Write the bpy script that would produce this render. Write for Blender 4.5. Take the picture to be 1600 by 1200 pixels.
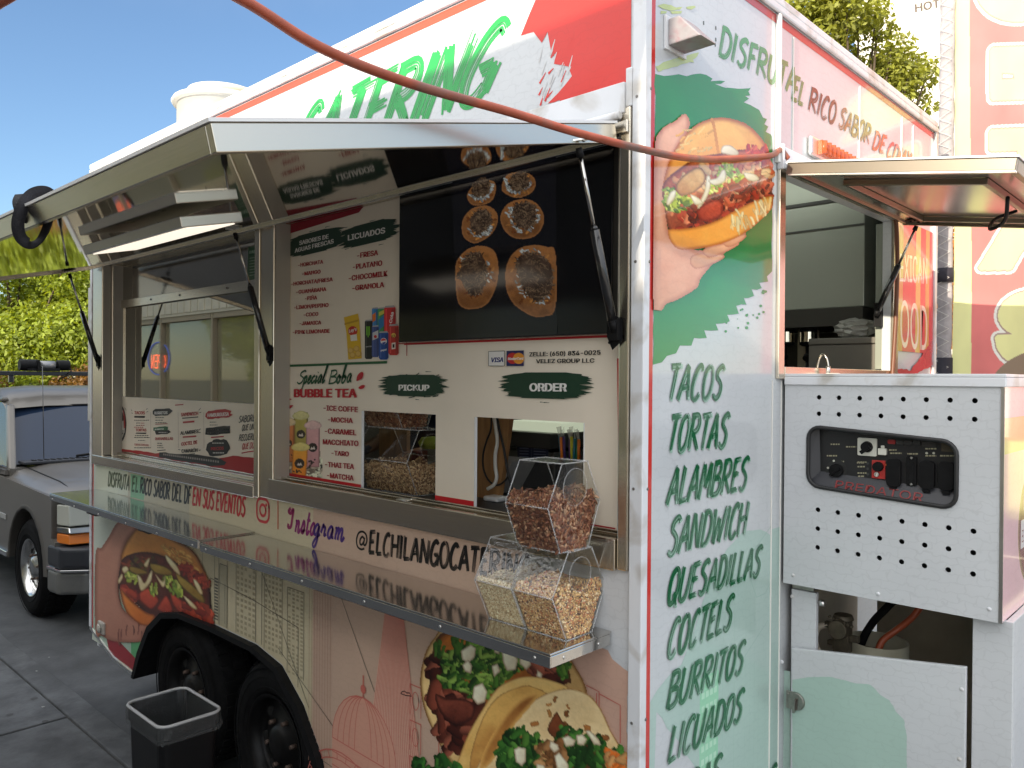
import bpy, bmesh, math, random, os
import numpy as np
from mathutils import Vector, Matrix
from mathutils.geometry import tessellate_polygon
R_ = random.Random(7)
rad = math.radians
SC = bpy.context.scene
COL = SC.collection
for o in list(bpy.data.objects): bpy.data.objects.remove(o)

# ------------------------------------------------------------------ camera, sky, sun, exposure
FPX = 1248.0
TH, PITCH, ROLL = rad(46.6), rad(-.40), rad(.41)
_F0 = np.array([-math.cos(TH), math.sin(TH), 0]); _R0 = np.array([math.sin(TH), math.cos(TH), 0]); _U0 = np.array([0, 0, 1.])
CF = _F0*math.cos(PITCH) + _U0*math.sin(PITCH); _U = _U0*math.cos(PITCH) - _F0*math.sin(PITCH)
CR = math.cos(ROLL)*_R0 + math.sin(ROLL)*_U; CU = math.cos(ROLL)*_U - math.sin(ROLL)*_R0
CAM = np.array([1.157, -1.705, 1.9])
cd = bpy.data.cameras.new('camera'); cam = bpy.data.objects.new('camera', cd); COL.objects.link(cam)
cd.sensor_width = 36; cd.lens = 36*FPX/1600; cd.clip_start = .05; cd.clip_end = 2000
M3 = Matrix([[CR[i], CU[i], -CF[i]] for i in range(3)])
cam.matrix_world = Matrix.Translation(Vector(CAM)) @ M3.to_4x4()
SC.camera = cam

SUN_EL, SUN_AZ = 19.0, 175.0          # azimuth measured clockwise from +Y
w = bpy.data.worlds.new('World'); SC.world = w; w.use_nodes = True
nt = w.node_tree; nt.nodes.clear()
sky = nt.nodes.new('ShaderNodeTexSky'); sky.sky_type = 'NISHITA'; sky.sun_disc = False
sky.sun_elevation = rad(SUN_EL); sky.sun_rotation = rad(SUN_AZ); sky.altitude = 50; sky.air_density = 1.0; sky.dust_density = .25; sky.ozone_density = 3.2
# made-up bright cloud overhead, out of view, added to lift the shade
tc = nt.nodes.new('ShaderNodeTexCoord'); dp = nt.nodes.new('ShaderNodeVectorMath'); dp.operation = 'DOT_PRODUCT'; dp.inputs[1].default_value = Vector((.30, -.30, 1)).normalized()
nt.links.new(tc.outputs['Generated'], dp.inputs[0])
nz = nt.nodes.new('ShaderNodeTexNoise'); nz.inputs['Scale'].default_value = 2.2; nz.inputs['Detail'].default_value = 7; nt.links.new(tc.outputs['Generated'], nz.inputs['Vector'])
ad = nt.nodes.new('ShaderNodeMath'); ad.operation = 'MULTIPLY_ADD'; ad.inputs[1].default_value = .7; nt.links.new(nz.outputs[0], ad.inputs[0]); nt.links.new(dp.outputs['Value'], ad.inputs[2])
mr = nt.nodes.new('ShaderNodeMapRange'); mr.interpolation_type = 'SMOOTHSTEP'; mr.inputs[1].default_value = .35; mr.inputs[2].default_value = 1.15; nt.links.new(ad.outputs[0], mr.inputs[0])
cm = nt.nodes.new('ShaderNodeMix'); cm.data_type = 'RGBA'; cm.inputs[7].default_value = (7.8, 8.1, 8.6, 1); nt.links.new(mr.outputs[0], cm.inputs[0]); nt.links.new(sky.outputs[0], cm.inputs[6])
bg = nt.nodes.new('ShaderNodeBackground'); bg.inputs['Strength'].default_value = .15
ow = nt.nodes.new('ShaderNodeOutputWorld')
d2 = nt.nodes.new('ShaderNodeVectorMath'); d2.operation = 'DOT_PRODUCT'; d2.inputs[1].default_value = Vector((-.15, -.80, .52)).normalized(); nt.links.new(tc.outputs['Generated'], d2.inputs[0])  # second made-up cloud, low on the street side, added to fill the serving wall
a2 = nt.nodes.new('ShaderNodeMath'); a2.operation = 'MULTIPLY_ADD'; a2.inputs[1].default_value = .5; nt.links.new(nz.outputs[0], a2.inputs[0]); nt.links.new(d2.outputs['Value'], a2.inputs[2])
m2 = nt.nodes.new('ShaderNodeMapRange'); m2.interpolation_type = 'SMOOTHSTEP'; m2.inputs[1].default_value = .72; m2.inputs[2].default_value = 1.18; nt.links.new(a2.outputs[0], m2.inputs[0])
c2 = nt.nodes.new('ShaderNodeMix'); c2.data_type = 'RGBA'; c2.inputs[7].default_value = (12, 12, 12, 1); nt.links.new(m2.outputs[0], c2.inputs[0]); nt.links.new(cm.outputs[2], c2.inputs[6])
nt.links.new(c2.outputs[2], bg.inputs[0]); nt.links.new(bg.outputs[0], ow.inputs[0])
sl = bpy.data.lights.new('sun', 'SUN'); sl.energy = 5; sl.angle = rad(.5); sl.color = (1, .87, .68)
sun = bpy.data.objects.new('sun', sl); COL.objects.link(sun); sun.location = (0, -10, 12)
_e, _a = rad(SUN_EL), rad(SUN_AZ)
sdir = Vector((math.sin(_a)*math.cos(_e), math.cos(_a)*math.cos(_e), math.sin(_e)))
sun.rotation_euler = sdir.to_track_quat('Z', 'Y').to_euler()
SC.view_settings.view_transform = 'Standard'; SC.view_settings.look = 'None'
SC.view_settings.exposure = 0.58; SC.view_settings.gamma = 1
SC.render.engine = 'CYCLES'
cy = SC.cycles; cy.use_denoising = True; cy.max_bounces = 10; cy.glossy_bounces = 6; cy.transmission_bounces = 8
cy.transparent_max_bounces = 12; cy.diffuse_bounces = 4; cy.caustics_reflective = True; cy.caustics_refractive = False
cy.sample_clamp_indirect = 5

# ------------------------------------------------------------------ pixel of the photograph -> point in the place
def ray(px, py): return CF + (px-800)/FPX*CR - (py-600)/FPX*CU
def onY(px, py, Y=0):
    d = ray(px, py); return CAM + (Y-CAM[1])/d[1]*d
def onX(px, py, X=0):
    d = ray(px, py); return CAM + (X-CAM[0])/d[0]*d
def onZ(px, py, Z=0):
    d = ray(px, py); return CAM + (Z-CAM[2])/d[2]*d
def proj(X, Y, Z):
    x, y, z = X-CAM[0], Y-CAM[1], Z-CAM[2]
    d = x*CF[0]+y*CF[1]+z*CF[2]
    return 800+FPX*(x*CR[0]+y*CR[1]+z*CR[2])/d, 600-FPX*(x*CU[0]+y*CU[1]+z*CU[2])/d
def S(r, g=None, b=None):
    if g is None: r, g, b = r
    f = lambda c: (c/255/12.92) if c/255 <= .04045 else ((c/255+.055)/1.055)**2.4
    return (f(r), f(g), f(b))

# ------------------------------------------------------------------ materials
_M = {}
def mat(name, col=(.5, .5, .5), rough=.5, metal=0., var=0., vscale=8., bump=0., bscale=40., coat=0., emit=None, estr=0., trans=0., ior=1.45, alpha=1., stretch=None, spec=.5, rvar=0., dark=None, dscale=3., coatr=.05):
    if name in _M: return _M[name]
    m = bpy.data.materials.new(name); m.use_nodes = True; _M[name] = m
    n = m.node_tree.nodes; l = m.node_tree.links; b = n['Principled BSDF']
    b.inputs['Base Color'].default_value = (*col, 1); b.inputs['Roughness'].default_value = rough; b.inputs['Metallic'].default_value = metal
    b.inputs['IOR'].default_value = ior; b.inputs['Specular IOR Level'].default_value = spec
    if coat: b.inputs['Coat Weight'].default_value = coat; b.inputs['Coat Roughness'].default_value = coatr
    if trans: b.inputs['Transmission Weight'].default_value = trans
    if alpha < 1: b.inputs['Alpha'].default_value = alpha
    if emit: b.inputs['Emission Color'].default_value = (*emit, 1); b.inputs['Emission Strength'].default_value = estr
    if var or bump or rvar or dark:
        g = n.new('ShaderNodeNewGeometry'); vec = g.outputs['Position']
        if stretch:
            mp = n.new('ShaderNodeMapping'); mp.inputs['Scale'].default_value = stretch; l.new(vec, mp.inputs['Vector']); vec = mp.outputs[0]
    src = None
    if var:
        t = n.new('ShaderNodeTexNoise'); t.inputs['Scale'].default_value = vscale; t.inputs['Detail'].default_value = 6; t.inputs['Roughness'].default_value = .6; l.new(vec, t.inputs['Vector'])
        r = n.new('ShaderNodeValToRGB'); r.color_ramp.elements[0].position = .3; r.color_ramp.elements[1].position = .72
        r.color_ramp.elements[0].color = (*[max(0, c*(1-var)) for c in col], 1); r.color_ramp.elements[1].color = (*[min(1, c*(1+var*.7)) for c in col], 1)
        l.new(t.outputs[0], r.inputs[0]); src = r.outputs[0]
    if dark:
        t = n.new('ShaderNodeTexNoise'); t.inputs['Scale'].default_value = dscale; t.inputs['Detail'].default_value = 8; t.inputs['Distortion'].default_value = .6; l.new(vec, t.inputs['Vector'])
        r = n.new('ShaderNodeValToRGB'); r.color_ramp.elements[0].position = .50; r.color_ramp.elements[1].position = .68
        r.color_ramp.elements[0].color = (0, 0, 0, 1); r.color_ramp.elements[1].color = (1, 1, 1, 1); l.new(t.outputs[0], r.inputs[0])
        mx = n.new('ShaderNodeMix'); mx.data_type = 'RGBA'; l.new(r.outputs[0], mx.inputs[0])
        if src: l.new(src, mx.inputs[6])
        else: mx.inputs[6].default_value = (*col, 1)
        mx.inputs[7].default_value = (*dark, 1); src = mx.outputs[2]
    if src: l.new(src, b.inputs['Base Color'])
    if rvar:
        t = n.new('ShaderNodeTexNoise'); t.inputs['Scale'].default_value = vscale*.6; t.inputs['Detail'].default_value = 5; l.new(vec, t.inputs['Vector'])
        mr = n.new('ShaderNodeMapRange'); mr.inputs[3].default_value = max(0, rough-rvar); mr.inputs[4].default_value = rough+rvar; l.new(t.outputs[0], mr.inputs[0]); l.new(mr.outputs[0], b.inputs['Roughness'])
    if bump:
        t = n.new('ShaderNodeTexNoise'); t.inputs['Scale'].default_value = bscale; t.inputs['Detail'].default_value = 4; l.new(vec, t.inputs['Vector'])
        bp = n.new('ShaderNodeBump'); bp.inputs['Strength'].default_value = bump; bp.inputs['Distance'].default_value = .01; l.new(t.outputs[0], bp.inputs['Height']); l.new(bp.outputs[0], b.inputs['Normal'])
    return m

def wrap_mat(name, col=None, rough=.3, coat=.0, tex=.10, wave=.12, spec=.5):
    """Printed vinyl film: colour from the 'Col' attribute (or one colour), faint wavy creases of the film."""
    if name in _M: return _M[name]
    m = bpy.data.materials.new(name); m.use_nodes = True; _M[name] = m
    n = m.node_tree.nodes; l = m.node_tree.links; b = n['Principled BSDF']; b.inputs['Roughness'].default_value = rough; b.inputs['Specular IOR Level'].default_value = spec
    if coat: b.inputs['Coat Weight'].default_value = coat; b.inputs['Coat Roughness'].default_value = .04
    g = n.new('ShaderNodeNewGeometry')
    nz = n.new('ShaderNodeTexNoise'); nz.inputs['Scale'].default_value = 26; l.new(g.outputs['Position'], nz.inputs['Vector'])
    ad = n.new('ShaderNodeVectorMath'); ad.operation = 'MULTIPLY_ADD'; ad.inputs[1].default_value = (.05, .05, .05); l.new(nz.outputs['Color'], ad.inputs[0]); l.new(g.outputs['Position'], ad.inputs[2])
    mp = n.new('ShaderNodeMapping'); mp.inputs['Rotation'].default_value = (rad(90), 0, 0); mp.inputs['Scale'].default_value = (1, 1, 1); 
    sx = n.new('ShaderNodeSeparateXYZ'); l.new(ad.outputs[0], sx.inputs[0])
    sm = n.new('ShaderNodeMath'); sm.operation = 'ADD'; l.new(sx.outputs[0], sm.inputs[0]); l.new(sx.outputs[1], sm.inputs[1])
    cx = n.new('ShaderNodeCombineXYZ'); l.new(sm.outputs[0], cx.inputs[0]); l.new(sx.outputs[2], cx.inputs[1])
    br = n.new('ShaderNodeTexBrick'); br.inputs['Scale'].default_value = 1; br.inputs['Brick Width'].default_value = .052; br.inputs['Row Height'].default_value = .026; br.inputs['Mortar Size'].default_value = .0032; br.inputs['Mortar Smooth'].default_value = 1
    l.new(cx.outputs[0], br.inputs['Vector'])
    n2 = n.new('ShaderNodeTexNoise'); n2.inputs['Scale'].default_value = 24; n2.inputs['Detail'].default_value = 3; l.new(g.outputs['Position'], n2.inputs['Vector'])
    mu = n.new('ShaderNodeMath'); mu.operation = 'MULTIPLY'; l.new(br.outputs['Fac'], mu.inputs[0]); l.new(n2.outputs[0], mu.inputs[1])
    mr = n.new('ShaderNodeMapRange'); mr.inputs[1].default_value = 0; mr.inputs[2].default_value = .6; mr.inputs[3].default_value = 1; mr.inputs[4].default_value = 1-tex; l.new(mu.outputs[0], mr.inputs[0])
    n3 = n.new('ShaderNodeTexNoise'); n3.inputs['Scale'].default_value = 3.2; n3.inputs['Detail'].default_value = 7; l.new(g.outputs['Position'], n3.inputs['Vector'])
    m3 = n.new('ShaderNodeMapRange'); m3.inputs[1].default_value = .3; m3.inputs[2].default_value = .7; m3.inputs[3].default_value = .93; m3.inputs[4].default_value = 1.03; l.new(n3.outputs[0], m3.inputs[0])
    mm = n.new('ShaderNodeMath'); mm.operation = 'MULTIPLY'; l.new(mr.outputs[0], mm.inputs[0]); l.new(m3.outputs[0], mm.inputs[1])
    vm = n.new('ShaderNodeVectorMath'); vm.operation = 'SCALE'; l.new(mm.outputs[0], vm.inputs['Scale'])
    if col is None:
        at = n.new('ShaderNodeAttribute'); at.attribute_name = 'Col'; l.new(at.outputs['Color'], vm.inputs[0])
    else: vm.inputs[0].default_value = col
    l.new(vm.outputs[0], b.inputs['Base Color'])
    n4 = n.new('ShaderNodeTexNoise'); n4.inputs['Scale'].default_value = 2.2; n4.inputs['Detail'].default_value = 2; l.new(g.outputs['Position'], n4.inputs['Vector'])
    bp = n.new('ShaderNodeBump'); bp.inputs['Strength'].default_value = wave; bp.inputs['Distance'].default_value = .06; l.new(n4.outputs[0], bp.inputs['Height'])
    b2 = n.new('ShaderNodeBump'); b2.inputs['Strength'].default_value = .025; b2.inputs['Distance'].default_value = .002; l.new(br.outputs['Fac'], b2.inputs['Height']); l.new(bp.outputs[0], b2.inputs['Normal'])
    l.new(b2.outputs[0], b.inputs['Normal'])
    return m

STEEL = mat('stainless_steel', (.66, .60, .50), .26, 1., rvar=.03, vscale=5, bump=.006, bscale=4)
STEELX = mat('brushed_steel', (.64, .59, .51), .22, 1., rvar=.06, vscale=20, stretch=(1, 30, 30), bump=.008, bscale=4)
MIRROR = mat('mirror_steel', (.80, .75, .67), .045, 1., rvar=.02, vscale=4, bump=.02, bscale=2.2)
ALU = mat('aluminium', (.72, .71, .69), .3, 1., rvar=.08, vscale=15)
WPAINT = mat('white_paint', (.66, .68, .71), .34, var=.05, vscale=5, dark=(.45, .43, .4), dscale=9)
BLACKP = mat('black_plastic', (.009, .009, .0095), .5, spec=.15, var=.3, vscale=30)
RUBBER = mat('black_rubber', (.008, .008, .0085), .8, var=.4, vscale=25, spec=.12, bump=.15, bscale=90)
BLACKM = mat('black_metal', (.014, .014, .015), .22, .0, coat=.6)
PRINT = wrap_mat('printed_film', None, .3, tex=.06)
PRINTG = wrap_mat('gloss_printed_film', None, .2, coat=.55, tex=.05, wave=.05)
PRINTM = wrap_mat('printed_board', None, .42, tex=.0, wave=.05)
WRAP = wrap_mat('white_film', (.54, .56, .58), .3, tex=.09)
WRAPG = wrap_mat('gloss_white_film', (.53, .555, .575), .2, coat=.55, tex=.07, wave=.05)
CREAM = wrap_mat('menu_board_film', (.86, .77, .64), .34, tex=.0, wave=.05)

# ------------------------------------------------------------------ mesh building
class MB:
    def __init__(s): s.v = []; s.f = []; s.m = []; s.sm = []; s.cur = 0; s.smooth = False
    def face(s, pts):
        b = len(s.v); s.v += [tuple(p) for p in pts]; s.f.append(tuple(range(b, b+len(pts)))); s.m.append(s.cur); s.sm.append(s.smooth)
    def raw(s, vs, fs, smooth=None):
        b = len(s.v); s.v += [tuple(p) for p in vs]
        for f in fs: s.f.append(tuple(b+i for i in f)); s.m.append(s.cur); s.sm.append(s.smooth if smooth is None else smooth)
    def box(s, x0, x1, y0, y1, z0, z1):
        s.obox((x0, y0, z0), (x1-x0, 0, 0), (0, y1-y0, 0), (0, 0, z1-z0))
    def obox(s, o, a, b, c):
        o, a, b, c = map(Vector, (o, a, b, c))
        v = [o, o+a, o+a+b, o+b, o+c, o+a+c, o+a+b+c, o+b+c]
        s.raw(v, [(0, 3, 2, 1), (4, 5, 6, 7), (0, 1, 5, 4), (1, 2, 6, 5), (2, 3, 7, 6), (3, 0, 4, 7)], False)
    def cyl(s, p0, p1, r0, r1=None, n=16, caps=True):
        r1 = r0 if r1 is None else r1
        p0, p1 = Vector(p0), Vector(p1); d = (p1-p0).normalized(); u = d.orthogonal().normalized(); w_ = d.cross(u)
        vs = []
        for p, r in ((p0, r0), (p1, r1)):
            for i in range(n):
                a = 2*math.pi*i/n; vs.append(p+(u*math.cos(a)+w_*math.sin(a))*r)
        s.raw(vs, [(i, (i+1) % n, n+(i+1) % n, n+i) for i in range(n)], True)
        if caps: s.raw(vs[:n], [tuple(range(n))[::-1]], False); s.raw(vs[n:], [tuple(range(n))], False)
    def tube(s, pts, r, n=8, closed=False, caps=True):
        P = [Vector(p) for p in pts]; m = len(P); rr = r if hasattr(r, '__len__') else [r]*m
        vs = []; up = None
        for i in range(m):
            a = P[(i-1) % m] if (closed or i > 0) else P[i]; b = P[(i+1) % m] if (closed or i < m-1) else P[i]
            d = (b-a).normalized()
            if up is None: up = d.orthogonal().normalized()
            up = (up-d*up.dot(d)).normalized(); w_ = d.cross(up)
            for k in range(n):
                t = 2*math.pi*k/n; vs.append(P[i]+(up*math.cos(t)+w_*math.sin(t))*rr[i])
        fs = []
        for i in range(m if closed else m-1):
            j = (i+1) % m
            fs += [(i*n+k, i*n+(k+1) % n, j*n+(k+1) % n, j*n+k) for k in range(n)]
        s.raw(vs, fs, True)
        if caps and not closed: s.raw(vs[:n], [tuple(range(n))[::-1]]); s.raw(vs[-n:], [tuple(range(n))])
    def lathe(s, prof, c=(0, 0, 0), ax='Z', n=24, smooth=True):
        vs = []
        for r, h in prof:
            for k in range(n):
                t = 2*math.pi*k/n; a, b = r*math.cos(t), r*math.sin(t)
                q = (a, b, h) if ax == 'Z' else ((a, h, b) if ax == 'Y' else (h, a, b))
                vs.append((c[0]+q[0], c[1]+q[1], c[2]+q[2]))
        s.raw(vs, [(i*n+k, i*n+(k+1) % n, (i+1)*n+(k+1) % n, (i+1)*n+k) for i in range(len(prof)-1) for k in range(n)], smooth)
    def prism(s, poly, f0, f1):
        """poly of 2-D points; f0, f1 map (u,v) to the two end planes"""
        n = len(poly); a = [Vector(f0(*p)) for p in poly]; b = [Vector(f1(*p)) for p in poly]
        tr = tessellate_polygon([[Vector((p[0], p[1], 0)) for p in poly]])
        s.raw(a, [tuple(t) for t in tr], False); s.raw(b, [tuple(t)[::-1] for t in tr], False)
        for i in range(n): s.face([a[i], a[(i+1) % n], b[(i+1) % n], b[i]])
    def plate(s, outer, holes, f0, f1):
        """plate with holes"""
        loops = [outer]+holes; flat = [p for lp in loops for p in lp]
        tr = tessellate_polygon([[Vector((p[0], p[1], 0)) for p in lp] for lp in loops])
        a = [f0(*p) for p in flat]; b = [f1(*p) for p in flat]
        s.raw(a, [tuple(t) for t in tr], False); s.raw(b, [tuple(t)[::-1] for t in tr], False)
        for lp in loops:
            n = len(lp)
            for i in range(n): p, q = lp[i], lp[(i+1) % n]; s.face([f0(*p), f0(*q), f1(*q), f1(*p)])
    def build(s, name, mats, parent=None, bevel=0, seg=2, auto=True):
        me = bpy.data.meshes.new(name); me.from_pydata(s.v, [], s.f)
        if not isinstance(mats, (list, tuple)): mats = [mats]
        for m in mats: me.materials.append(m)
        me.polygons.foreach_set('material_index', s.m); me.polygons.foreach_set('use_smooth', s.sm); me.update()
        bm = bmesh.new(); bm.from_mesh(me); bmesh.ops.remove_doubles(bm, verts=bm.verts, dist=1e-5); bmesh.ops.recalc_face_normals(bm, faces=bm.faces); bm.to_mesh(me); bm.free()
        o = bpy.data.objects.new(name, me); COL.objects.link(o)
        if parent is not None: put(o, parent)
        if bevel:
            b = o.modifiers.new('bevel', 'BEVEL'); b.width = bevel; b.segments = seg; b.limit_method = 'ANGLE'; b.angle_limit = rad(35); b.harden_normals = False
        return o
def put(o, parent):
    def world(p): return (world(p.parent) @ p.matrix_parent_inverse @ p.matrix_basis) if p.parent else p.matrix_basis.copy()
    o.parent = parent; o.matrix_parent_inverse = world(parent).inverted()
def tag(o, label, cat, group=None, kind=None):
    o['label'] = label; o['category'] = cat
    if group: o['group'] = group
    if kind: o['kind'] = kind
    return o
def struct(o): o['kind'] = 'structure'; return o
def thing(name, loc, label, cat, group=None):
    o = bpy.data.objects.new(name, None); COL.objects.link(o); o.location = loc; o.empty_display_size = .1
    return tag(o, label, cat, group)
def smooth_path(pts, k=6, closed=False):
    P = [np.array(p, float) for p in pts]; n = len(P); out = []
    for i in range(n if closed else n-1):
        a = P[(i-1) % n] if (closed or i > 0) else P[i]*2-P[i+1]
        b, c = P[i], P[(i+1) % n]
        d = P[(i+2) % n] if (closed or i < n-2) else P[i+1]*2-P[i]
        for j in range(k):
            t = j/k; out.append(.5*((2*b)+(c-a)*t+(2*a-5*b+4*c-d)*t*t+(3*b-a-3*c+d)*t**3))
    if not closed: out.append(P[-1])
    return out
def rrect(u0, u1, v0, v1, r, n=5):
    out = []
    for cx_, cz_, a0 in ((u1-r, v1-r, 0), (u0+r, v1-r, 90), (u0+r, v0+r, 180), (u1-r, v0+r, 270)):
        for i in range(n+1): a = rad(a0+90*i/n); out.append((cx_+r*math.cos(a), cz_+r*math.sin(a)))
    return out
def circ(u, v, r, n=14): return [(u+r*math.cos(2*math.pi*i/n), v+r*math.sin(2*math.pi*i/n)) for i in range(n)]
# ------------------------------------------------------------------ flat prints: planes, lettering, painted pictures
class Plane:
    def __init__(s, kind, c): s.k = kind; s.c = c
    def w(s, u, v, h=0): return (u, s.c-h, v) if s.k == 'Y' else (s.c+h, u, v)
    def px(s, p):
        q = onY(p[0], p[1], s.c) if s.k == 'Y' else onX(p[0], p[1], s.c)
        return (q[0], q[2]) if s.k == 'Y' else (q[1], q[2])
FONTS = {}
def font(nm):
    if nm in FONTS: return FONTS[nm]
    try: f = bpy.data.fonts.load(os.path.join(bpy.utils.system_resource('DATAFILES', path='fonts'), nm))
    except Exception: f = None
    FONTS[nm] = f; return f
_TC = {}
def text_mesh(s, bold=.03, sp=1.0, fnt='Inter.woff2'):
    key = (s, bold, sp, fnt)
    if key in _TC: return _TC[key]
    cu = bpy.data.curves.new('lettering_curve', 'FONT'); cu.body = s; cu.offset = bold; cu.space_character = sp; cu.resolution_u = 3
    f = font(fnt)
    if f: cu.font = f
    o = bpy.data.objects.new('lettering_curve', cu); COL.objects.link(o)
    dg = bpy.context.evaluated_depsgraph_get(); me = o.evaluated_get(dg).to_mesh()
    V = [(v.co.x, v.co.y) for v in me.vertices]; F = [tuple(p.vertices) for p in me.polygons]
    o.evaluated_get(dg).to_mesh_clear(); bpy.data.objects.remove(o); bpy.data.curves.remove(cu)
    _TC[key] = (V, F); return V, F
def B2(*a): return list(a)
BR = {
 'A': (.56, [[(0, 0), (.14, .5), (.32, 1)], [(.3, 1), (.42, .5), (.54, 0)], [(.12, .34), (.46, .38)]]),
 'B': (.54, [[(.04, 0), (.08, 1)], [(.02, .97), (.34, .98), (.46, .8), (.36, .6), (.1, .53)], [(.1, .52), (.42, .48), (.52, .26), (.38, .05), (.02, .02)]]),
 'C': (.5, [[(.48, .86), (.36, 1), (.16, .82), (.04, .42), (.1, .08), (.28, .0), (.46, .16)]]),
 'D': (.54, [[(.08, 1), (.04, 0)], [(.0, .97), (.3, .96), (.5, .7), (.48, .32), (.3, .05), (.0, .03)]]),
 'E': (.46, [[(.1, 1), (.05, 0)], [(.06, .96), (.46, 1)], [(.06, .52), (.38, .56)], [(.03, .03), (.44, .06)]]),
 'F': (.44, [[(.1, 1), (.05, 0)], [(.04, .95), (.46, 1)], [(.06, .52), (.38, .56)]]),
 'G': (.54, [[(.5, .88), (.36, 1), (.16, .82), (.04, .42), (.1, .08), (.3, .0), (.48, .2)], [(.26, .42), (.54, .46)], [(.52, .46), (.46, .0)]]),
 'H': (.54, [[(.07, 1), (.03, 0)], [(.52, 1), (.48, 0)], [(.06, .5), (.5, .53)]]),
 'I': (.18, [[(.11, 1), (.06, 0)]]),
 'L': (.42, [[(.1, 1), (.05, .03)], [(.03, .03), (.42, .07)]]),
 'M': (.66, [[(.0, 0), (.12, 1)], [(.12, 1), (.32, .3)], [(.32, .3), (.54, 1)], [(.54, 1), (.62, 0)]]),
 'N': (.56, [[(.02, 0), (.08, 1)], [(.08, 1), (.46, .02)], [(.47, 0), (.54, 1)]]),
 'O': (.54, [[(.3, 1), (.1, .84), (.03, .45), (.12, .07), (.28, .0), (.46, .18), (.52, .58), (.42, .92), (.28, 1)]]),
 'P': (.5, [[(.08, 1), (.04, 0)], [(.02, .97), (.34, .98), (.48, .76), (.38, .52), (.08, .46)]]),
 'Q': (.56, [[(.3, 1), (.1, .84), (.03, .45), (.12, .07), (.28, .0), (.46, .18), (.52, .58), (.42, .92), (.28, 1)], [(.3, .3), (.54, -.14)]]),
 'R': (.56, [[(.08, 1), (.04, 0)], [(.02, .97), (.36, .98), (.48, .78), (.38, .56), (.08, .48)], [(.16, .48), (.34, .28), (.56, .0)]]),
 'S': (.5, [[(.5, .88), (.38, 1), (.16, .88), (.12, .68), (.3, .54), (.44, .38), (.4, .12), (.22, .0), (.02, .14)]]),
 'T': (.48, [[(.0, .95), (.52, 1)], [(.28, .97), (.2, 0)]]),
 'U': (.54, [[(.06, 1), (.03, .3), (.14, .02), (.34, .04), (.46, .3), (.54, 1)]]),
 'V': (.54, [[(.02, 1), (.2, 0)], [(.2, 0), (.56, 1)]]),
 'W': (.74, [[(.02, 1), (.12, 0)], [(.12, 0), (.36, .7)], [(.36, .7), (.48, 0)], [(.48, 0), (.76, 1)]]),
 'X': (.52, [[(.04, 1), (.48, 0)], [(.5, 1), (.02, 0)]]),
 'Z': (.5, [[(.04, .96), (.48, 1)], [(.48, 1), (.02, .03)], [(.02, .03), (.48, .06)]]),
 '@': (.8, [[(.56, .62), (.44, .7), (.3, .52), (.32, .3), (.44, .28), (.56, .46)], [(.6, .68), (.56, .34), (.66, .28), (.76, .5), (.7, .82), (.46, .97), (.18, .86), (.05, .5), (.14, .14), (.4, .02), (.62, .1)]]),
 ' ': (.28, []), '.': (.16, [[(.04, 0), (.1, .06)]]), '-': (.3, [[(.02, .45), (.3, .48)]]),
 # joined small letters (x height .45)
 'a': (.42, [[(.34, .42), (.2, .46), (.05, .26), (.1, .03), (.24, .06), (.36, .42), (.34, .08), (.46, .06)]]),
 'b': (.4, [[(.06, .2), (.2, .8), (.24, 1), (.12, .9), (.06, .1), (.2, .0), (.36, .18), (.28, .4), (.18, .32), (.44, .32)]]),
 'c': (.34, [[(.3, .36), (.2, .45), (.05, .25), (.1, .03), (.24, .04), (.4, .18)]]),
 'e': (.34, [[(.06, .2), (.24, .28), (.26, .42), (.14, .44), (.05, .22), (.12, .02), (.26, .04), (.4, .2)]]),
 'g': (.42, [[(.34, .42), (.2, .46), (.05, .26), (.1, .06), (.24, .1), (.36, .42), (.3, -.2), (.16, -.45), (.04, -.34), (.2, -.1), (.48, .1)]]),
 'i': (.22, [[(.08, .44), (.06, .08), (.12, .02), (.26, .18)], [(.12, .6), (.14, .64)]]),
 'l': (.26, [[(.02, .12), (.18, .7), (.2, 1), (.1, .9), (.08, .1), (.16, .0), (.3, .16)]]),
 'm': (.62, [[(.02, .4), (.08, .44), (.06, 0)], [(.06, .2), (.18, .44), (.26, .4), (.24, 0)], [(.24, .2), (.38, .44), (.48, .4), (.46, .06), (.54, .0), (.66, .16)]]),
 'n': (.44, [[(.02, .4), (.08, .44), (.06, 0)], [(.06, .2), (.2, .44), (.3, .38), (.28, .06), (.36, .0), (.48, .16)]]),
 'o': (.38, [[(.2, .46), (.06, .3), (.08, .06), (.2, .0), (.32, .16), (.28, .4), (.18, .45), (.26, .3), (.42, .36)]]),
 'p': (.4, [[(.02, .3), (.1, .44), (.08, .0), (.04, -.42)], [(.08, .3), (.24, .46), (.34, .28), (.22, .04), (.1, .1)], [(.22, .04), (.44, .16)]]),
 'r': (.34, [[(.0, .16), (.12, .5), (.14, .4), (.26, .4), (.24, .08), (.38, .14)]]),
 's': (.32, [[(.0, .12), (.16, .5), (.26, .24), (.2, .02), (.04, .06), (.36, .16)]]),
 't': (.26, [[(.12, .85), (.08, .1), (.16, .0), (.3, .16)], [(.0, .52), (.28, .56)]]),
}
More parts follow.
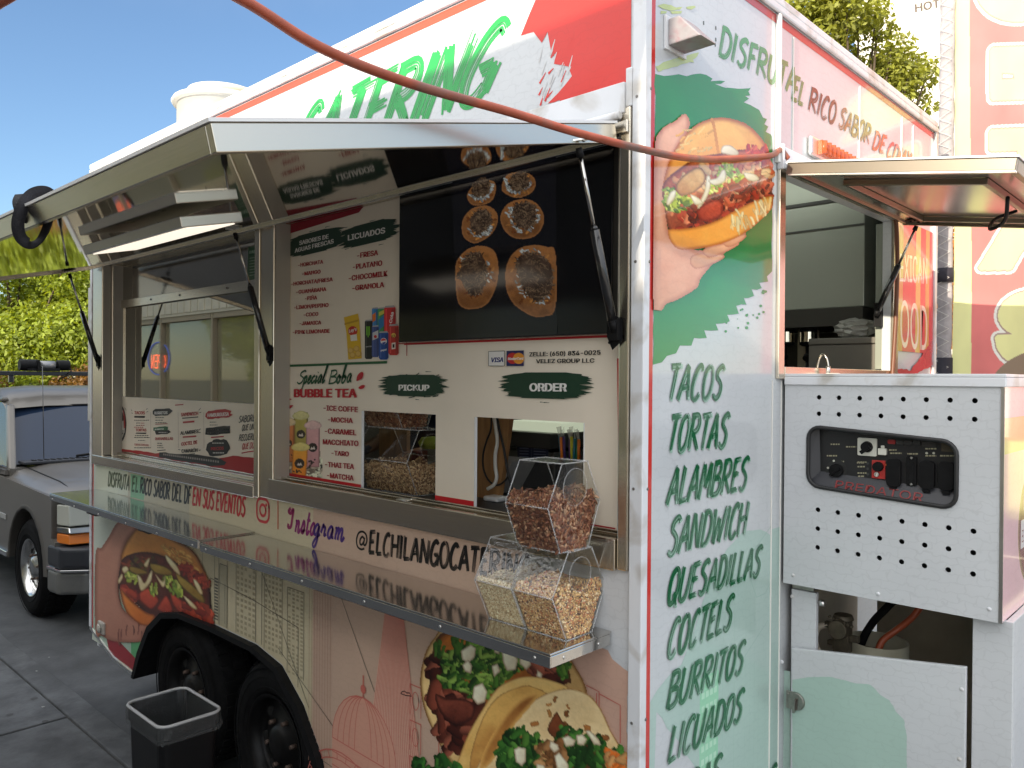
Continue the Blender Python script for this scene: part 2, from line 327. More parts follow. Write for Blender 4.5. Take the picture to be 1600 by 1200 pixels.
class Decal:
    """flat printed shapes stacked a hair apart on one wall plane, colour stored per corner"""
    def __init__(s, plane, h0=.0006, step=.000012): s.p = plane; s.h = h0; s.step = step; s.v = []; s.f = []; s.c = []
    def up(s, d=None): s.h += s.step if d is None else d
    def add(s, V, F, col, h=None):
        b = len(s.v); hh = s.h if h is None else h
        s.v += [s.p.w(u, v, hh) for u, v in V]
        for f in F: s.f.append(tuple(b+i for i in f)); s.c.append(col)
    def uv(s, poly, col, h=None):
        if h is None: s.up()
        tr = tessellate_polygon([[Vector((a, b, 0)) for a, b in poly]])
        s.add(poly, [tuple(t) for t in tr], col, h)
    def px(s, poly, col, h=None): s.uv([s.p.px(q) for q in poly], col, h)
    def rect(s, u0, u1, v0, v1, col, h=None): s.uv([(u0, v0), (u1, v0), (u1, v1), (u0, v1)], col, h)
    def line(s, pts, wd, col, px=True, h=None):
        P = [np.array(s.p.px(q) if px else q) for q in pts]
        if h is None: s.up()
        ribbon(s, P, wd, wd, col, s.h if h is None else h)
    def text(s, t, bl, br, tl, col, bold=.02, sp=1.0, px=True):
        V, F = text_mesh(t, min(bold, .006), sp)
        if not V: return
        xs = [a for a, _ in V]; x0, x1 = min(xs)-bold, max(xs)+bold; H = .73
        if px: bl, br, tl = map(s.p.px, (bl, br, tl))
        bl, br, tl = map(np.array, (bl, br, tl)); e = (br-bl)/(x1-x0); q = (tl-bl)/H
        for dx, dy in (((0, 0),) if bold < .007 else ((-1, -.3), (-.4, .3), (.4, -.3), (1, .3))):
            s.up(); s.add([tuple(bl+e*(a-x0+dx*bold)+q*(b+dy*bold*.6)) for a, b in V], F, col)
    def brush(s, t, bl, br, tl, col, wd=.13, px=True, dry=.5, slant=.0, seed=1, shadow=None, base=None):
        """lettering drawn as dry brush strokes"""
        rnd = random.Random(seed)
        if px: bl, br, tl = map(s.p.px, (bl, br, tl))
        bl, br, tl = map(np.array, (bl, br, tl)); L = sum(BR[ch][0]+.1 for ch in t)-.1
        e = (br-bl)/L; q = tl-bl; hgt = np.linalg.norm(q); x = 0.; h0 = s.h+s.step; k = 0; kmax = 0
        for ch in t:
            wch, st = BR[ch]; k = 0
            for poly in st:
                P = [np.array(p_) for p_ in (smooth_path(poly, 5) if len(poly) > 2 else poly)]
                W = [bl+e*(x+p_[0])+q*(p_[1]+slant*0) for p_ in P]
                if len(W) == 2: W = [W[0], W[0]*.6+W[1]*.4, W[1]]
                wr = wd*hgt
                if shadow: ribbon(s, [a+np.array([wr*.25, -wr*.2]) for a in W], wr*1.0, wr*.8, shadow, h0-s.step*.5)
                if dry <= 0: ribbon(s, W, wr, wr*.92, col, h0+k*s.step); k += 1; continue
                nb = 5
                for j in range(nb):
                    o_ = (j-(nb-1)/2)/nb*wr
                    W2 = offset_path(W, o_)
                    a0 = rnd.uniform(-.03, .03); a1 = rnd.uniform(-.08, .05)*dry*2
                    d0 = W2[1]-W2[0]; d1 = W2[-1]-W2[-2]
                    W2[0] = W2[0]-d0/np.linalg.norm(d0)*hgt*a0; W2[-1] = W2[-1]+d1/np.linalg.norm(d1)*hgt*a1
                    thin = rnd.random() < dry*.5
                    ww = wr/nb*(rnd.uniform(.55, .8) if thin else 1.12)
                    ribbon(s, W2, ww, ww*rnd.uniform(.3, .95), col, h0+k*s.step); k += 1
            kmax = max(kmax, k); x += wch+.1
        s.h = h0+kmax*s.step
    def swoosh(s, a, b, hgt, col, seed=1, n=13, px=True, rag=.12):
        """a broad dry-brush bar with ragged ends"""
        rnd = random.Random(seed)
        if px: a, b = map(s.p.px, (a, b))
        a, b = np.array(a), np.array(b); d = b-a; L = np.linalg.norm(d); d /= L; nn = np.array([-d[1], d[0]])
        pl = []; pr = []
        for i in range(n+1):
            t = i/n*2-1; prof = math.sqrt(max(0, 1-abs(t)**2.6))
            lo = (1-prof)*.22*L+rnd.uniform(-.5, 1)*rag*L*.5; hi = (1-prof)*.22*L+rnd.uniform(-.5, 1)*rag*L*.5
            y = t*hgt/2
            pl += [a+d*lo+nn*y, a+d*(lo+rnd.uniform(.02, .06)*L)+nn*(y+hgt/n*.5)]
            pr += [b-d*hi+nn*y, b-d*(hi+rnd.uniform(.02, .06)*L)+nn*(y+hgt/n*.5)]
        s.uv([tuple(q) for q in pl]+[tuple(q) for q in pr[::-1]], col)
        for i in range(7):
            t = rnd.uniform(-1, 1)*.6; c_ = (a if rnd.random() < .5 else b); y = t*hgt+math.copysign(.18, t)*hgt
            x = rnd.uniform(.1, .7)*L; q = a+d*x+nn*y*.9; ln = rnd.uniform(.03, .09)*L
            s.up(); ribbon(s, [q, q+d*ln*.5, q+d*ln], hgt*.035, hgt*.01, col, s.h)
    def build(s, name, m, parent):
        me = bpy.data.meshes.new(name); me.from_pydata(s.v, [], s.f); me.materials.append(m)
        ca = me.color_attributes.new('Col', 'FLOAT_COLOR', 'CORNER'); arr = []
        for p, c in zip(s.f, s.c): arr += [c[0], c[1], c[2], 1.]*len(p)
        ca.data.foreach_set('color', arr); me.update()
        if os.environ.get('DBG'): print('DECAL', name, s.h)
        o = bpy.data.objects.new(name, me); COL.objects.link(o)
        if parent is not None: put(o, parent)
        return o
def offset_path(W, o_):
    out = []; n = len(W)
    for i in range(n):
        d = W[min(i+1, n-1)]-W[max(i-1, 0)]; L = np.linalg.norm(d)+1e-9; out.append(W[i]+np.array([-d[1], d[0]])/L*o_)
    return out
def ribbon(s, P, w0, w1, col, h):
    n = len(P); V = []
    for i in range(n):
        d = np.array(P[min(i+1, n-1)])-np.array(P[max(i-1, 0)]); L = np.linalg.norm(d)+1e-9; nn = np.array([-d[1], d[0]])/L
        w_ = (w0+(w1-w0)*i/(n-1))/2; V += [tuple(P[i]+nn*w_), tuple(P[i]-nn*w_)]
    s.add(V, [(2*i, 2*i+1, 2*i+3, 2*i+2) for i in range(n-1)], col, h)

# ---- painted pictures: a fine grid of vertices whose colours are computed
def vnoise(x, y, seed=0):
    xi = np.floor(x).astype(np.int64); yi = np.floor(y).astype(np.int64); fx = x-xi; fy = y-yi
    fx = fx*fx*(3-2*fx); fy = fy*fy*(3-2*fy)
    def hsh(a, b):
        h = (a*374761393+b*668265263+seed*982451653) & 0x7fffffff; h = ((h ^ (h >> 13))*1274126177) & 0x7fffffff
        return ((h ^ (h >> 16)) & 0xffff)/65535.
    return (hsh(xi, yi)*(1-fx)+hsh(xi+1, yi)*fx)*(1-fy)+(hsh(xi, yi+1)*(1-fx)+hsh(xi+1, yi+1)*fx)*fy
def fbm(x, y, seed=0, o=4):
    t = 0; a = .5
    for i in range(o): t = t+a*vnoise(x*2**i, y*2**i, seed+i*17); a *= .5
    return t/(1-.5**o)
class Paint:
    def __init__(s, plane, x0, y0, x1, y1, step=1.25, uvrect=None, h=.0009):
        s.p = plane; s.h = h
        if uvrect: u0, u1, v0, v1 = uvrect
        else:
            c = [plane.px(q) for q in ((x0, y0), (x1, y0), (x0, y1), (x1, y1))]
            u0, u1 = min(a for a, _ in c), max(a for a, _ in c); v0, v1 = min(b for _, b in c), max(b for _, b in c)
        s.nx = int(min(420, (x1-x0)/step)); s.ny = int(min(420, (y1-y0)/step))
        s.u, s.v = np.meshgrid(np.linspace(u0, u1, s.nx), np.linspace(v1, v0, s.ny))
        k = plane.w(s.u, s.v, 0); s.X, s.Y = proj(*[q if hasattr(q, 'shape') else np.full_like(s.u, q) for q in k])
        s.C = np.zeros(s.X.shape+(3,)); s.A = np.zeros(s.X.shape)
    def _in(s, P):
        x, y = s.X, s.Y; r = np.zeros(x.shape, bool); n = len(P)
        bx = (x >= min(p[0] for p in P)-1) & (x <= max(p[0] for p in P)+1) & (y >= min(p[1] for p in P)-1) & (y <= max(p[1] for p in P)+1)
        idx = np.where(bx); xx, yy = x[idx], y[idx]; rr = np.zeros(xx.shape, bool); dist = np.full(xx.shape, 1e9)
        for i in range(n):
            ax, ay = P[i]; bx_, by = P[(i+1) % n]
            c = ((ay > yy) != (by > yy)); t = (yy-ay)/((by-ay) if by != ay else 1e-9); rr ^= c & (xx < ax+t*(bx_-ax))
            dx, dy = bx_-ax, by-ay; L = dx*dx+dy*dy+1e-9; tt = np.clip(((xx-ax)*dx+(yy-ay)*dy)/L, 0, 1)
            dist = np.minimum(dist, np.hypot(xx-ax-tt*dx, yy-ay-tt*dy))
        return idx, rr, dist
    def blob(s, P, c0, c1=None, edge=None, ew=8, ang=90, ns=12, na=.5, rag=0, seed=1, sm=True, fine=.12, hole=False):
        """filled outline; colour runs c0..c1 along ang with noise, darkening to edge near the rim of the pictured thing"""
        c1 = c0 if c1 is None else c1
        if sm: P = [tuple(q) for q in smooth_path(P, 5, True)]
        idx, ins, d = s._in(P)
        if len(idx[0]) == 0: return
        xx, yy = s.X[idx], s.Y[idx]
        if rag: ins = ins & (d > rag*fbm(xx/5, yy/5, seed+3))
        ca, sa = math.cos(rad(ang)), math.sin(rad(ang)); q = xx*ca+yy*sa; q0 = [p[0]*ca+p[1]*sa for p in P]
        t = (q-min(q0))/(max(q0)-min(q0)+1e-6)+(fbm(xx/ns, yy/ns, seed)-.5)*2*na
        t = np.clip(t, 0, 1)[:, None]; col = np.array(c0)*(1-t)+np.array(c1)*t
        if edge is not None: e = np.clip(d/ew, 0, 1)[:, None]; e = e*e*(3-2*e); col = np.array(edge)*(1-e)+col*e
        if fine: col = col*(1+fine*2*(fbm(xx/2.2, yy/2.2, seed+9, 2)-.5))[:, None]
        ii = (idx[0][ins], idx[1][ins])
        if hole: s.A[ii] = 0
        else: s.C[ii] = col[ins]; s.A[ii] = 1
    def strokes(s, P, n, ln, r, pal, ang=(0, 180), seed=1, sm=True, curve=.3, hl=.25):
        """many short strands or chips inside an outline"""
        rnd = random.Random(seed)
        if sm: P = [tuple(q) for q in smooth_path(P, 5, True)]
        idx, ins, d = s._in(P); ii = (idx[0][ins], idx[1][ins])
        if len(ii[0]) == 0: return
        for _ in range(n):
            k = rnd.randrange(len(ii[0])); x, y = s.X[ii[0][k], ii[1][k]], s.Y[ii[0][k], ii[1][k]]
            a = rad(rnd.uniform(*ang)); L = ln*rnd.uniform(.5, 1.3); rr = r*rnd.uniform(.6, 1.3); c = np.array(pal[rnd.randrange(len(pal))])*rnd.uniform(.75, 1.2)
            cx_, cy_ = math.cos(a), math.sin(a); cv = rnd.uniform(-curve, curve)
            r0, r1 = max(0, ii[0][k]-30), min(s.ny, ii[0][k]+30); q0, q1 = max(0, ii[1][k]-30), min(s.nx, ii[1][k]+30)
            xs, ys = s.X[r0:r1, q0:q1]-x, s.Y[r0:r1, q0:q1]-y
            p_ = xs*cx_+ys*cy_; w_ = -xs*cy_+ys*cx_-cv*(p_**2)/max(L, 1)
            dd = np.hypot(np.maximum(np.abs(p_)-L/2, 0), w_)/rr; m = dd < 1
            sh = (1+hl*(-w_/rr)-.35*dd**2)[..., None]; blk = s.C[r0:r1, q0:q1]; blk[m] = (np.clip(sh, .3, 1.6)*c)[m]; s.A[r0:r1, q0:q1][m] = 1
    def cut(s, f): s.A[f(s.u, s.v)] = 0
    def build(s, name, m, parent, keep=.5):
        a = s.A[:-1, :-1]+s.A[1:, :-1]+s.A[:-1, 1:]+s.A[1:, 1:]; fy, fx = np.where(a >= 4*keep)
        id_ = np.arange(s.nx*s.ny).reshape(s.ny, s.nx); k = s.p.w(s.u, s.v, s.h)
        co = np.stack([q if hasattr(q, 'shape') else np.full_like(s.u, q) for q in k], -1).reshape(-1, 3)
        # spread colours past the cut edge so that rim cells do not fade to black
        C = s.C.copy(); A = s.A > 0
        for _ in range(2):
            for ax, sh in ((0, 1), (0, -1), (1, 1), (1, -1)):
                B = np.roll(A, sh, ax); mk = B & ~A; C[mk] = np.roll(C, sh, ax)[mk]; A = A | mk
        q = np.stack([id_[fy, fx], id_[fy+1, fx], id_[fy+1, fx+1], id_[fy, fx+1]], -1)
        used = np.unique(q); rm = np.zeros(s.nx*s.ny, np.int64); rm[used] = np.arange(len(used)); q = rm[q]; co = co[used]; cc = C.reshape(-1, 3)[used]
        me = bpy.data.meshes.new(name); me.vertices.add(len(co)); me.vertices.foreach_set('co', co.ravel())
        me.loops.add(q.size); me.loops.foreach_set('vertex_index', q.ravel()); me.polygons.add(len(q))
        me.polygons.foreach_set('loop_start', np.arange(0, q.size, 4)); me.update(calc_edges=True)
        ca = me.color_attributes.new('Col', 'FLOAT_COLOR', 'POINT'); ca.data.foreach_set('color', np.concatenate([np.clip(cc, 0, 1), np.ones((len(cc), 1))], 1).ravel())
        me.materials.append(m); o = bpy.data.objects.new(name, me); COL.objects.link(o)
        if parent is not None: put(o, parent)
        return o
# ------------------------------------------------------------------ ground
XF, XN, YF, ZR, ZB = -3.84, 0.0, 2.43, 3.10, .31     # trailer: far end, near end, far side, roof, skirt
CONC = mat('sidewalk_concrete', (.088, .092, .097), .85, var=.42, vscale=7, bump=.25, bscale=60, dark=(.05, .052, .055), dscale=2.2)
CONC2 = mat('gutter_concrete', (.068, .071, .075), .85, var=.35, vscale=4, bump=.25, bscale=50, dark=(.033, .034, .036), dscale=1.0)
ASPH = mat('asphalt', (.07, .072, .078), .9, var=.4, vscale=60, bump=.6, bscale=120)
PAINTL = mat('road_paint', (.6, .55, .4), .7, var=.2, vscale=30)
def ground():
    m = MB(); m.face([(-400, -60, 0), (400, -60, 0), (400, 700, 0), (-400, 700, 0)]); struct(m.build('road', ASPH))
    m = MB(); m.face([(-60, -.06, .006), (.25, -.06, .006), (.25, .75, .006), (-60, .75, .006)]); struct(m.build('gutter', CONC2))
    # sidewalk: slabs with open joints, its front strip (kerb) flush with the gutter but a little proud
    m = MB(); z = .045; y0, y1 = -4.2, -.21
    xs = [-14.2+1.52*i for i in range(12)]; ys = [-4.2, -2.95, -1.58, -.21]
    for i in range(len(xs)-1):
        for j in range(3):
            g = .006; m.box(xs[i]+g, xs[i+1]-g, ys[j]+g, ys[j+1]-g, -.05, z+R_.uniform(-.002, .002))
    struct(m.build('sidewalk', CONC, bevel=.006))
    m = MB(); m.box(-60, 3, -.202, -.06, -.05, .043); struct(m.build('kerb', CONC, bevel=.008))
    m = MB(); m.box(-60, 3, -4.25, -.2, -.06, .03); struct(m.build('sidewalk_bed', mat('joint_dirt', (.05, .048, .045), .95)))
    m = MB(); m.face([(-3.05, -.03, .009), (-2.62, -.03, .009), (-2.62, .12, .009), (-3.05, .12, .009)])
    struct(m.build('kerb_paint', mat('faded_red_paint', (.20, .13, .125), .85, var=.3, vscale=20)))
    m = MB()
    for k in range(4):
        x = 1.6+2.6*k; m.face([(x, 4.2, .008), (x+.1, 4.2, .008), (x+.1, 9, .008), (x, 9, .008)])
    m.face([(-2, 8.2, .012), (12, 8.2, .012), (12, 8.32, .012), (-2, 8.32, .012)])
    struct(m.build('parking_lines', PAINTL))
    # cracks and old spots on the walk
    m = MB(); rq = random.Random(4)
    def crack(p, q, n, wd):
        P = [(p[0]+(q[0]-p[0])*i/n+rq.uniform(-.03, .03), p[1]+(q[1]-p[1])*i/n+rq.uniform(-.03, .03)) for i in range(n+1)]
        for a, b in zip(P[:-1], P[1:]): w_ = wd*rq.uniform(.5, 1.4); m.face([(a[0], a[1]-w_, .0495), (b[0], b[1]-w_, .0495), (b[0], b[1]+w_, .0495), (a[0], a[1]+w_, .0495)])
    crack((-3.2, -.9), (-2.1, -.5), 14, .0022); crack((-4.6, -.45), (-3.9, -.9), 10, .002); crack((-2.6, -1.25), (-2.0, -1.05), 9, .002)
    struct(m.build('sidewalk_cracks', mat('joint_dirt', ())))
    m = MB()
    for _ in range(46):
        x, y, r = rq.uniform(-6.5, -1.4), rq.uniform(-1.5, -.24), rq.uniform(.006, .02); m.face([(x+r*math.cos(a)*rq.uniform(.8, 1.2), y+r*math.sin(a)*rq.uniform(.8, 1.2), .0492) for a in [2*math.pi*i/9 for i in range(9)]])
    struct(m.build('sidewalk_spots', mat('old_gum', (.05, .05, .05), .8)))
    m = MB()
    for _ in range(16):
        x, y, r = rq.uniform(-6.5, -1.4), rq.uniform(-1.4, .1), rq.uniform(.006, .016); m.face([(x+r*math.cos(a)*rq.uniform(.5, 1.4), y+r*math.sin(a)*rq.uniform(.5, 1.4), .0500) for a in [2*math.pi*i/7 for i in range(7)]])
    struct(m.build('sidewalk_pale_spots', mat('pale_spot', (.24, .24, .23), .8)))
ground()
m = MB(); m.face([(1.8, -40, .006), (60, -40, .006), (60, 3.6, .006), (1.8, 3.6, .006)]); struct(m.build('bounce_ground', mat('pale_bounce_ground', (.33, .31, .28), .85, var=.2, vscale=3)))  # unseen pale ground added to bounce sunlight onto the trailer

# ------------------------------------------------------------------ trailer
T = thing('food_trailer', (-1.9, 1.2, 0), 'white catering food trailer with printed menu film, raised steel awning and serving hatch', 'food trailer')
PY, PX_ = Plane('Y', 0), Plane('X', 0)
OL, OR_ = (-3.64, -1.925, 1.44, 2.53), (-1.77, -.066, 1.47, 2.53)
arch = [(-3.175, .31), (-3.10, .46), (-2.98, .62), (-2.82, .725), (-2.63, .765), (-2.3, .775), (-1.92, .772), (-1.72, .735), (-1.56, .62), (-1.43, .46), (-1.37, .31)]
def rc(u0, u1, v0, v1): return [(u0, v0), (u1, v0), (u1, v1), (u0, v1)]
m = MB(); outer = [(XF, .42), (-3.5, .33)]+arch+[(XN-.002, ZB), (XN-.002, ZR), (XF, ZR)]
m.plate(outer, [rc(*OL), rc(*OR_)], lambda u, v: (u, 0, v), lambda u, v: (u, .035, v)); m.build('side_wall', WRAP, T)
WIN = (.80, 1.84, 1.945, 2.575)
m = MB(); m.plate(rc(.036, YF, ZB, ZR), [rc(*WIN)], lambda u, v: (0, u, v), lambda u, v: (-.035, u, v)); m.build('end_wall', WRAPG, T)
m = MB(); m.box(XF, -.036, YF-.035, YF, ZB, ZR); m.box(XF, XF+.035, .036, YF-.036, ZB, ZR); m.build('far_walls', WRAP, T)
m = MB(); m.box(XF-.012, XN+.012, -.012, YF+.012, ZR+.001, ZR+.03); m.box(XF-.012, XN+.014, -.014, -.002, 3.077, ZR); m.box(.002, .014, -.002, YF+.012, 3.077, ZR)
m.build('roof', WPAINT, T, bevel=.006)
m = MB(); m.box(XF+.05, -.05, .375, YF-.05, .42, .50); m.box(-1.30, -.05, .05, .37, .42, .50); m.build('floor', mat('trailer_floor', (.08, .08, .085), .5, var=.2), T)
m = MB(); m.box(-.036, .03, .25, 2.2, .30, .40)
for y in (.72, 1.75): m.box(-3.8, 0, y-.03, y+.03, .30, .415)
for x in (-3.6, -2.2, -.6): m.box(x-.03, x+.03, .751, 1.719, .31, .41)
m.build('chassis', BLACKM, T)
# inner lining
m = MB(); m.box(XF+.04, -.04, YF-.05, YF-.038, .5, ZR-.13); m.box(XF+.04, -.04, .05, YF-.06, ZR-.12, ZR-.10)
m.build('inner_lining', mat('inner_panel', (.44, .47, .42), .35, var=.05), T)
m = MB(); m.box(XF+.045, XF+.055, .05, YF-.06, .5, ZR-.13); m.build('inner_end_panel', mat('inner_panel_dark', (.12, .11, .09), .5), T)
# corner and edge trims
m = MB(); m.box(-.030, .010, -.010, -.001, ZB, 3.076); m.box(.001, .010, -.001, .018, ZB, 3.076)
m.build('corner_trim', WPAINT, T, bevel=.003)
m = MB(); m.box(XF-.008, XF+.022, -.008, -.001, .43, 3.076); m.build('corner_trim', WPAINT, T, bevel=.003)
m = MB(); m.obox((XF-.004, -.006, .415), (.345, 0, -.09), (0, .02, 0), (.004, 0, .014)); m.obox((-3.5, -.006, .322), (.325, 0, -.018), (0, .02, 0), (0, 0, .014)); m.build('skirt_trim', ALU, T)
m = MB(); m.box(-1.368, -.03, -.006, .014, ZB-.01, ZB+.006); m.build('skirt_trim', ALU, T)
def screws(name, pts, ax, r=.0045, mm=None):
    q = MB()
    for p in pts:
        d = Vector((0, -1, 0)) if ax == 'Y' else Vector((1, 0, 0)); q.cyl(Vector(p), Vector(p)+d*.0025, r, r*.7, 8)
    return q.build(name, mm or mat('dull_screw', (.2, .19, .18), .5, .8), T)
screws('screw', [(-.016, -.0095, z) for z in (.55, 1.02, 1.62, 2.2, 2.62, 2.98)], 'Y'); screws('screw', [(.0095, .014, z) for z in (.55, 1.03, 1.62, 2.2, 2.64, 2.98)], 'X')
m = MB(); m.box(.001, .014, .738, .756, 2.60, 3.074); m.build('seam_trim', mat('bright_white_trim', (.82, .82, .8), .35), T, bevel=.002)
m = MB()
for y in (.866, 1.46, 1.95, 2.10): m.box(.0005, .0035, y-.002, y+.002, 2.62, 3.04)
m.box(.0005, .003, .734, .738, ZB, 1.90); m.box(.0005, .003, 0.8, .803, ZB, 1.90); m.build('film_seam', mat('film_edge', (.78, .77, .72), .4), T)
m = MB(); m.box(.0005, .012, YF-.02, YF-.001, ZB, 3.076); m.box(-.02, .012, YF, YF+.012, ZB, 3.076); m.build('corner_trim', WPAINT, T)
m = MB(); m.box(XF-.10, XF-.012, .012, .045, 1.63, 2.42); m.build('rear_door', mat('grey_white_panel', (.55, .54, .5), .4, var=.08), T, bevel=.005)

# steel frames of the two serving openings
m = MB(); m.box(-3.785, OL[0], -.014, .06, 1.395, 2.545); m.build('window_post', STEEL, T, bevel=.004)
m = MB(); m.box(OL[0]+.001, OL[0]+.03, .03, .10, 1.44, 2.53); m.build('window_jamb', STEEL, T, bevel=.003)
m = MB(); m.box(-1.924, -1.885, -.020, .10, 1.395, 2.545); m.box(-1.884, -1.795, -.014, .10, 1.40, 2.545); m.box(-1.794, -1.77, -.020, .09, 1.405, 2.545); m.build('window_post', STEEL, T, bevel=.004)
LIN = mat('dull_liner', (.40, .37, .32), .5, .4)
for x_, ya, yb in ((-1.769, -.012, .055), (-3.609, .035, .088), (-3.639, -.008, .03)):
    m = MB(); m.box(x_, x_+.002, ya, yb, 1.446 if x_ < -3 else 1.478, 2.525); m.build('window_jamb', LIN, T)
m = MB(); m.box(-.0655, -.033, -.013, .09, 1.405, 2.60); m.build('window_post', STEEL, T, bevel=.004)
m = MB(); m.box(-3.782, -1.926, -.020, -.0005, 1.390, 1.442); m.box(-3.638, -1.926, 0, .05, 1.43, 1.4435); m.box(-3.638, -1.926, .058, .075, 1.43, 1.462); m.box(-3.638, -1.926, .083, .099, 1.44, 1.468)
m.build('window_sill', STEELX, T, bevel=.003)
m = MB(); m.box(-1.80, -.068, -.0205, -.0005, 1.402, 1.485); m.box(-1.769, -.067, 0, .052, 1.46, 1.476); m.box(-1.769, -.067, .018, .024, 1.477, 1.492); m.box(-1.769, -.067, .045, .052, 1.477, 1.494)
m.build('window_sill', STEELX, T, bevel=.003)
m = MB(); m.cyl((-.98, .01, 1.478), (-.98, .01, 1.486), .02, .018, 12); m.obox((-.985, .005, 1.484), (.05, .01, .004), (0, .012, 0), (0, 0, .004)); m.build('sill_latch', ALU, T)
m = MB(); m.box(-3.79, -.036, -.022, .10, 2.531, 2.565); m.build('window_header', STEELX, T, bevel=.003)
# hinge rail above the awning
m = MB(); m.box(-3.80, -.05, -.018, -.001, 2.585, 2.665); m.cyl((-3.80, -.026, 2.578), (-.055, -.026, 2.578), .011, None, 10); m.box(-.05, -.030, -.012, -.001, 2.60, 2.70)
m.build('hinge_rail', WPAINT, T, bevel=.003)

# tall steel awning
AK = .234
def aw(x, y, d=0): return (x, y-d*AK, 2.513+AK*y+d)
A0, A1, AO = -3.76, -.06, -1.105
m = MB()
def slab(x0, x1, y0, y1, d0, d1):
    m.raw([aw(x0, y0, d0), aw(x1, y0, d0), aw(x1, y1, d0), aw(x0, y1, d0), aw(x0, y0, d1), aw(x1, y0, d1), aw(x1, y1, d1), aw(x0, y1, d1)], [(0, 3, 2, 1), (4, 5, 6, 7), (0, 1, 5, 4), (1, 2, 6, 5), (2, 3, 7, 6), (3, 0, 4, 7)], False)
slab(A0+.02, A1-.02, AO+.02, -.05, .012, .034); aws = m.build('awning_panel', MIRROR, T)
for q0 in (A1-.019, A0):
    m = MB(); slab(q0, q0+.019, AO, -.03, .001, .047); m.build('awning_end_rail', STEEL, T, bevel=.002)
m = MB(); slab(A0+.02, A1-.02, AO, AO+.019, .001, .047); m.build('awning_front_rail', STEELX, T, bevel=.002)
m = MB(); slab(A0+.02, A1-.02, -.049, -.03, .002, .047); m.build('awning_hinge_rail', STEELX, T, bevel=.002)
m = MB(); slab(A0+.0, A1+.004, AO-.004, -.025, .0475, .0535); m.build('awning_top_skin', mat('white_skin', (.72, .72, .72), .3), T)
# lamp box under the awning; the diffuser's faint glow is added fill
m = MB(); slab(-1.72, -.985, -.755, -.575, -.034, -.004); lb = m.build('awning_lamp', ALU, T, bevel=.003)
m = MB(); slab(-1.70, -1.0, -.735, -.595, -.037, -.0345); m.build('diffuser', mat('diffuser_fill_glow', (.75, .73, .68), .4, emit=(1, .90, .74), estr=.7), lb)
# gas struts
def strut(b, t, parent=T, ax='Y'):
    b, t = Vector(b), Vector(t); d = t-b; mid = b+d*.56
    q = MB(); q.cyl(b+d*.04, mid, .0125, .0125, 12); q.cyl(mid, mid+d*.02, .0095, .008, 10); o = q.build('gas_strut', BLACKM, parent)
    q = MB(); q.cyl(mid, t-d*.03, .0052, None, 10); q.build('strut_rod', mat('chrome_rod', (.5, .48, .45), .12, 1), o)
    q = MB(); q.cyl(b-d*.02, b+d*.05, .010, .013, 10); q.cyl(t-d*.05, t+d*.0, .010, .008, 10); q.build('strut_end', BLACKP, o)
    return o
def dia(c, a, b, th, mm, name='strut_bracket', parent=T):
    """four-cornered mounting plate: centre, half diagonals, thickness vector"""
    c, a, b, th = map(Vector, (c, a, b, th)); q = MB(); p = [c+a, c+b, c-a, c-b]; q.raw(p+[x+th for x in p], [(0, 1, 2, 3), (7, 6, 5, 4)]+[(i, (i+1) % 4, 4+(i+1) % 4, 4+i) for i in range(4)])
    for s_ in (.5, -.5): q.cyl(c+a*s_+th, c+a*s_+th*2, .005, .004, 8); q.cyl(c+b*s_+th, c+b*s_+th*2, .005, .004, 8)
    return q.build(name, mm, parent)
for x, zb, br_ in ((-3.66, 1.98, BLACKP), (-1.785, 1.995, ALU), (-.068, 2.03, ALU)):
    yb = -.030; t = aw(x, -.178, .004); strut((x, yb, zb), (t[0], t[1], t[2]-.012))
    q = MB(); q.raw([(x-.028, -.021, zb+.045), (x+.022, -.021, zb+.025), (x+.022, -.021, zb-.03), (x-.01, -.021, zb-.055), (x-.028, -.021, zb-.02)]*1, [(0, 1, 2, 3, 4)]); q.box(x-.014, x+.014, -.034, -.0212, zb-.03, zb+.028)
    for z in (-.035, 0, .03): q.cyl((x-.018, -.021, zb+z), (x-.018, -.0245, zb+z), .004, None, 8)
    q.build('strut_bracket', BLACKP, T)
    dia(aw(x+.0, -.18, .011), (.036, 0, 0), (0, .036, .036*AK), (0, 0, -.004), br_)
# serving shelves
for x0, x1, lip, g in ((-3.735, -1.935, .0, 0), (-1.918, -.085, .0, 1)):
    m = MB(); m.box(x0, x1, -.252, -.004, 1.234, 1.240); m.box(x0, x1, -.252, -.248, 1.204, 1.2335); m.box(x0, x0+.004, -.2475, -.01, 1.204, 1.2335); m.box(x1-.004, x1, -.2475, -.01, 1.204, 1.2335)
    sh = m.build('serving_shelf', mat('shelf_steel', (.60, .58, .55), .13, 1., rvar=.05, vscale=9, stretch=(1, 30, 30), bump=.008, bscale=4), T, bevel=.0018)
    sh.location.z += .007*(1-g)
    q = MB()
    for i in range(6):
        x = x0+.05+(x1-x0-.1)*i/5; q.cyl((x, -.2522, 1.219), (x, -.2545, 1.219), .005, .0035, 8)
    for y in (-.2, -.06): q.cyl((x1, y, 1.219), (x1+.002, y, 1.219), .005, .0035, 8)
    q.build('rivet', ALU, sh)
    for x in ([-3.2, -2.55] if g == 0 else [-1.6, -.72]):
        q = MB(); q.box(x-.018, x+.018, -.235, -.2, 1.196, 1.2335); q.tube([(x, -.222, 1.196), (x+.03, -.205, 1.186), (x+.05, -.16, 1.19)], .005, 6); q.build('shelf_bracket', mat('dark_steel', (.12, .115, .11), .4, .8), T)
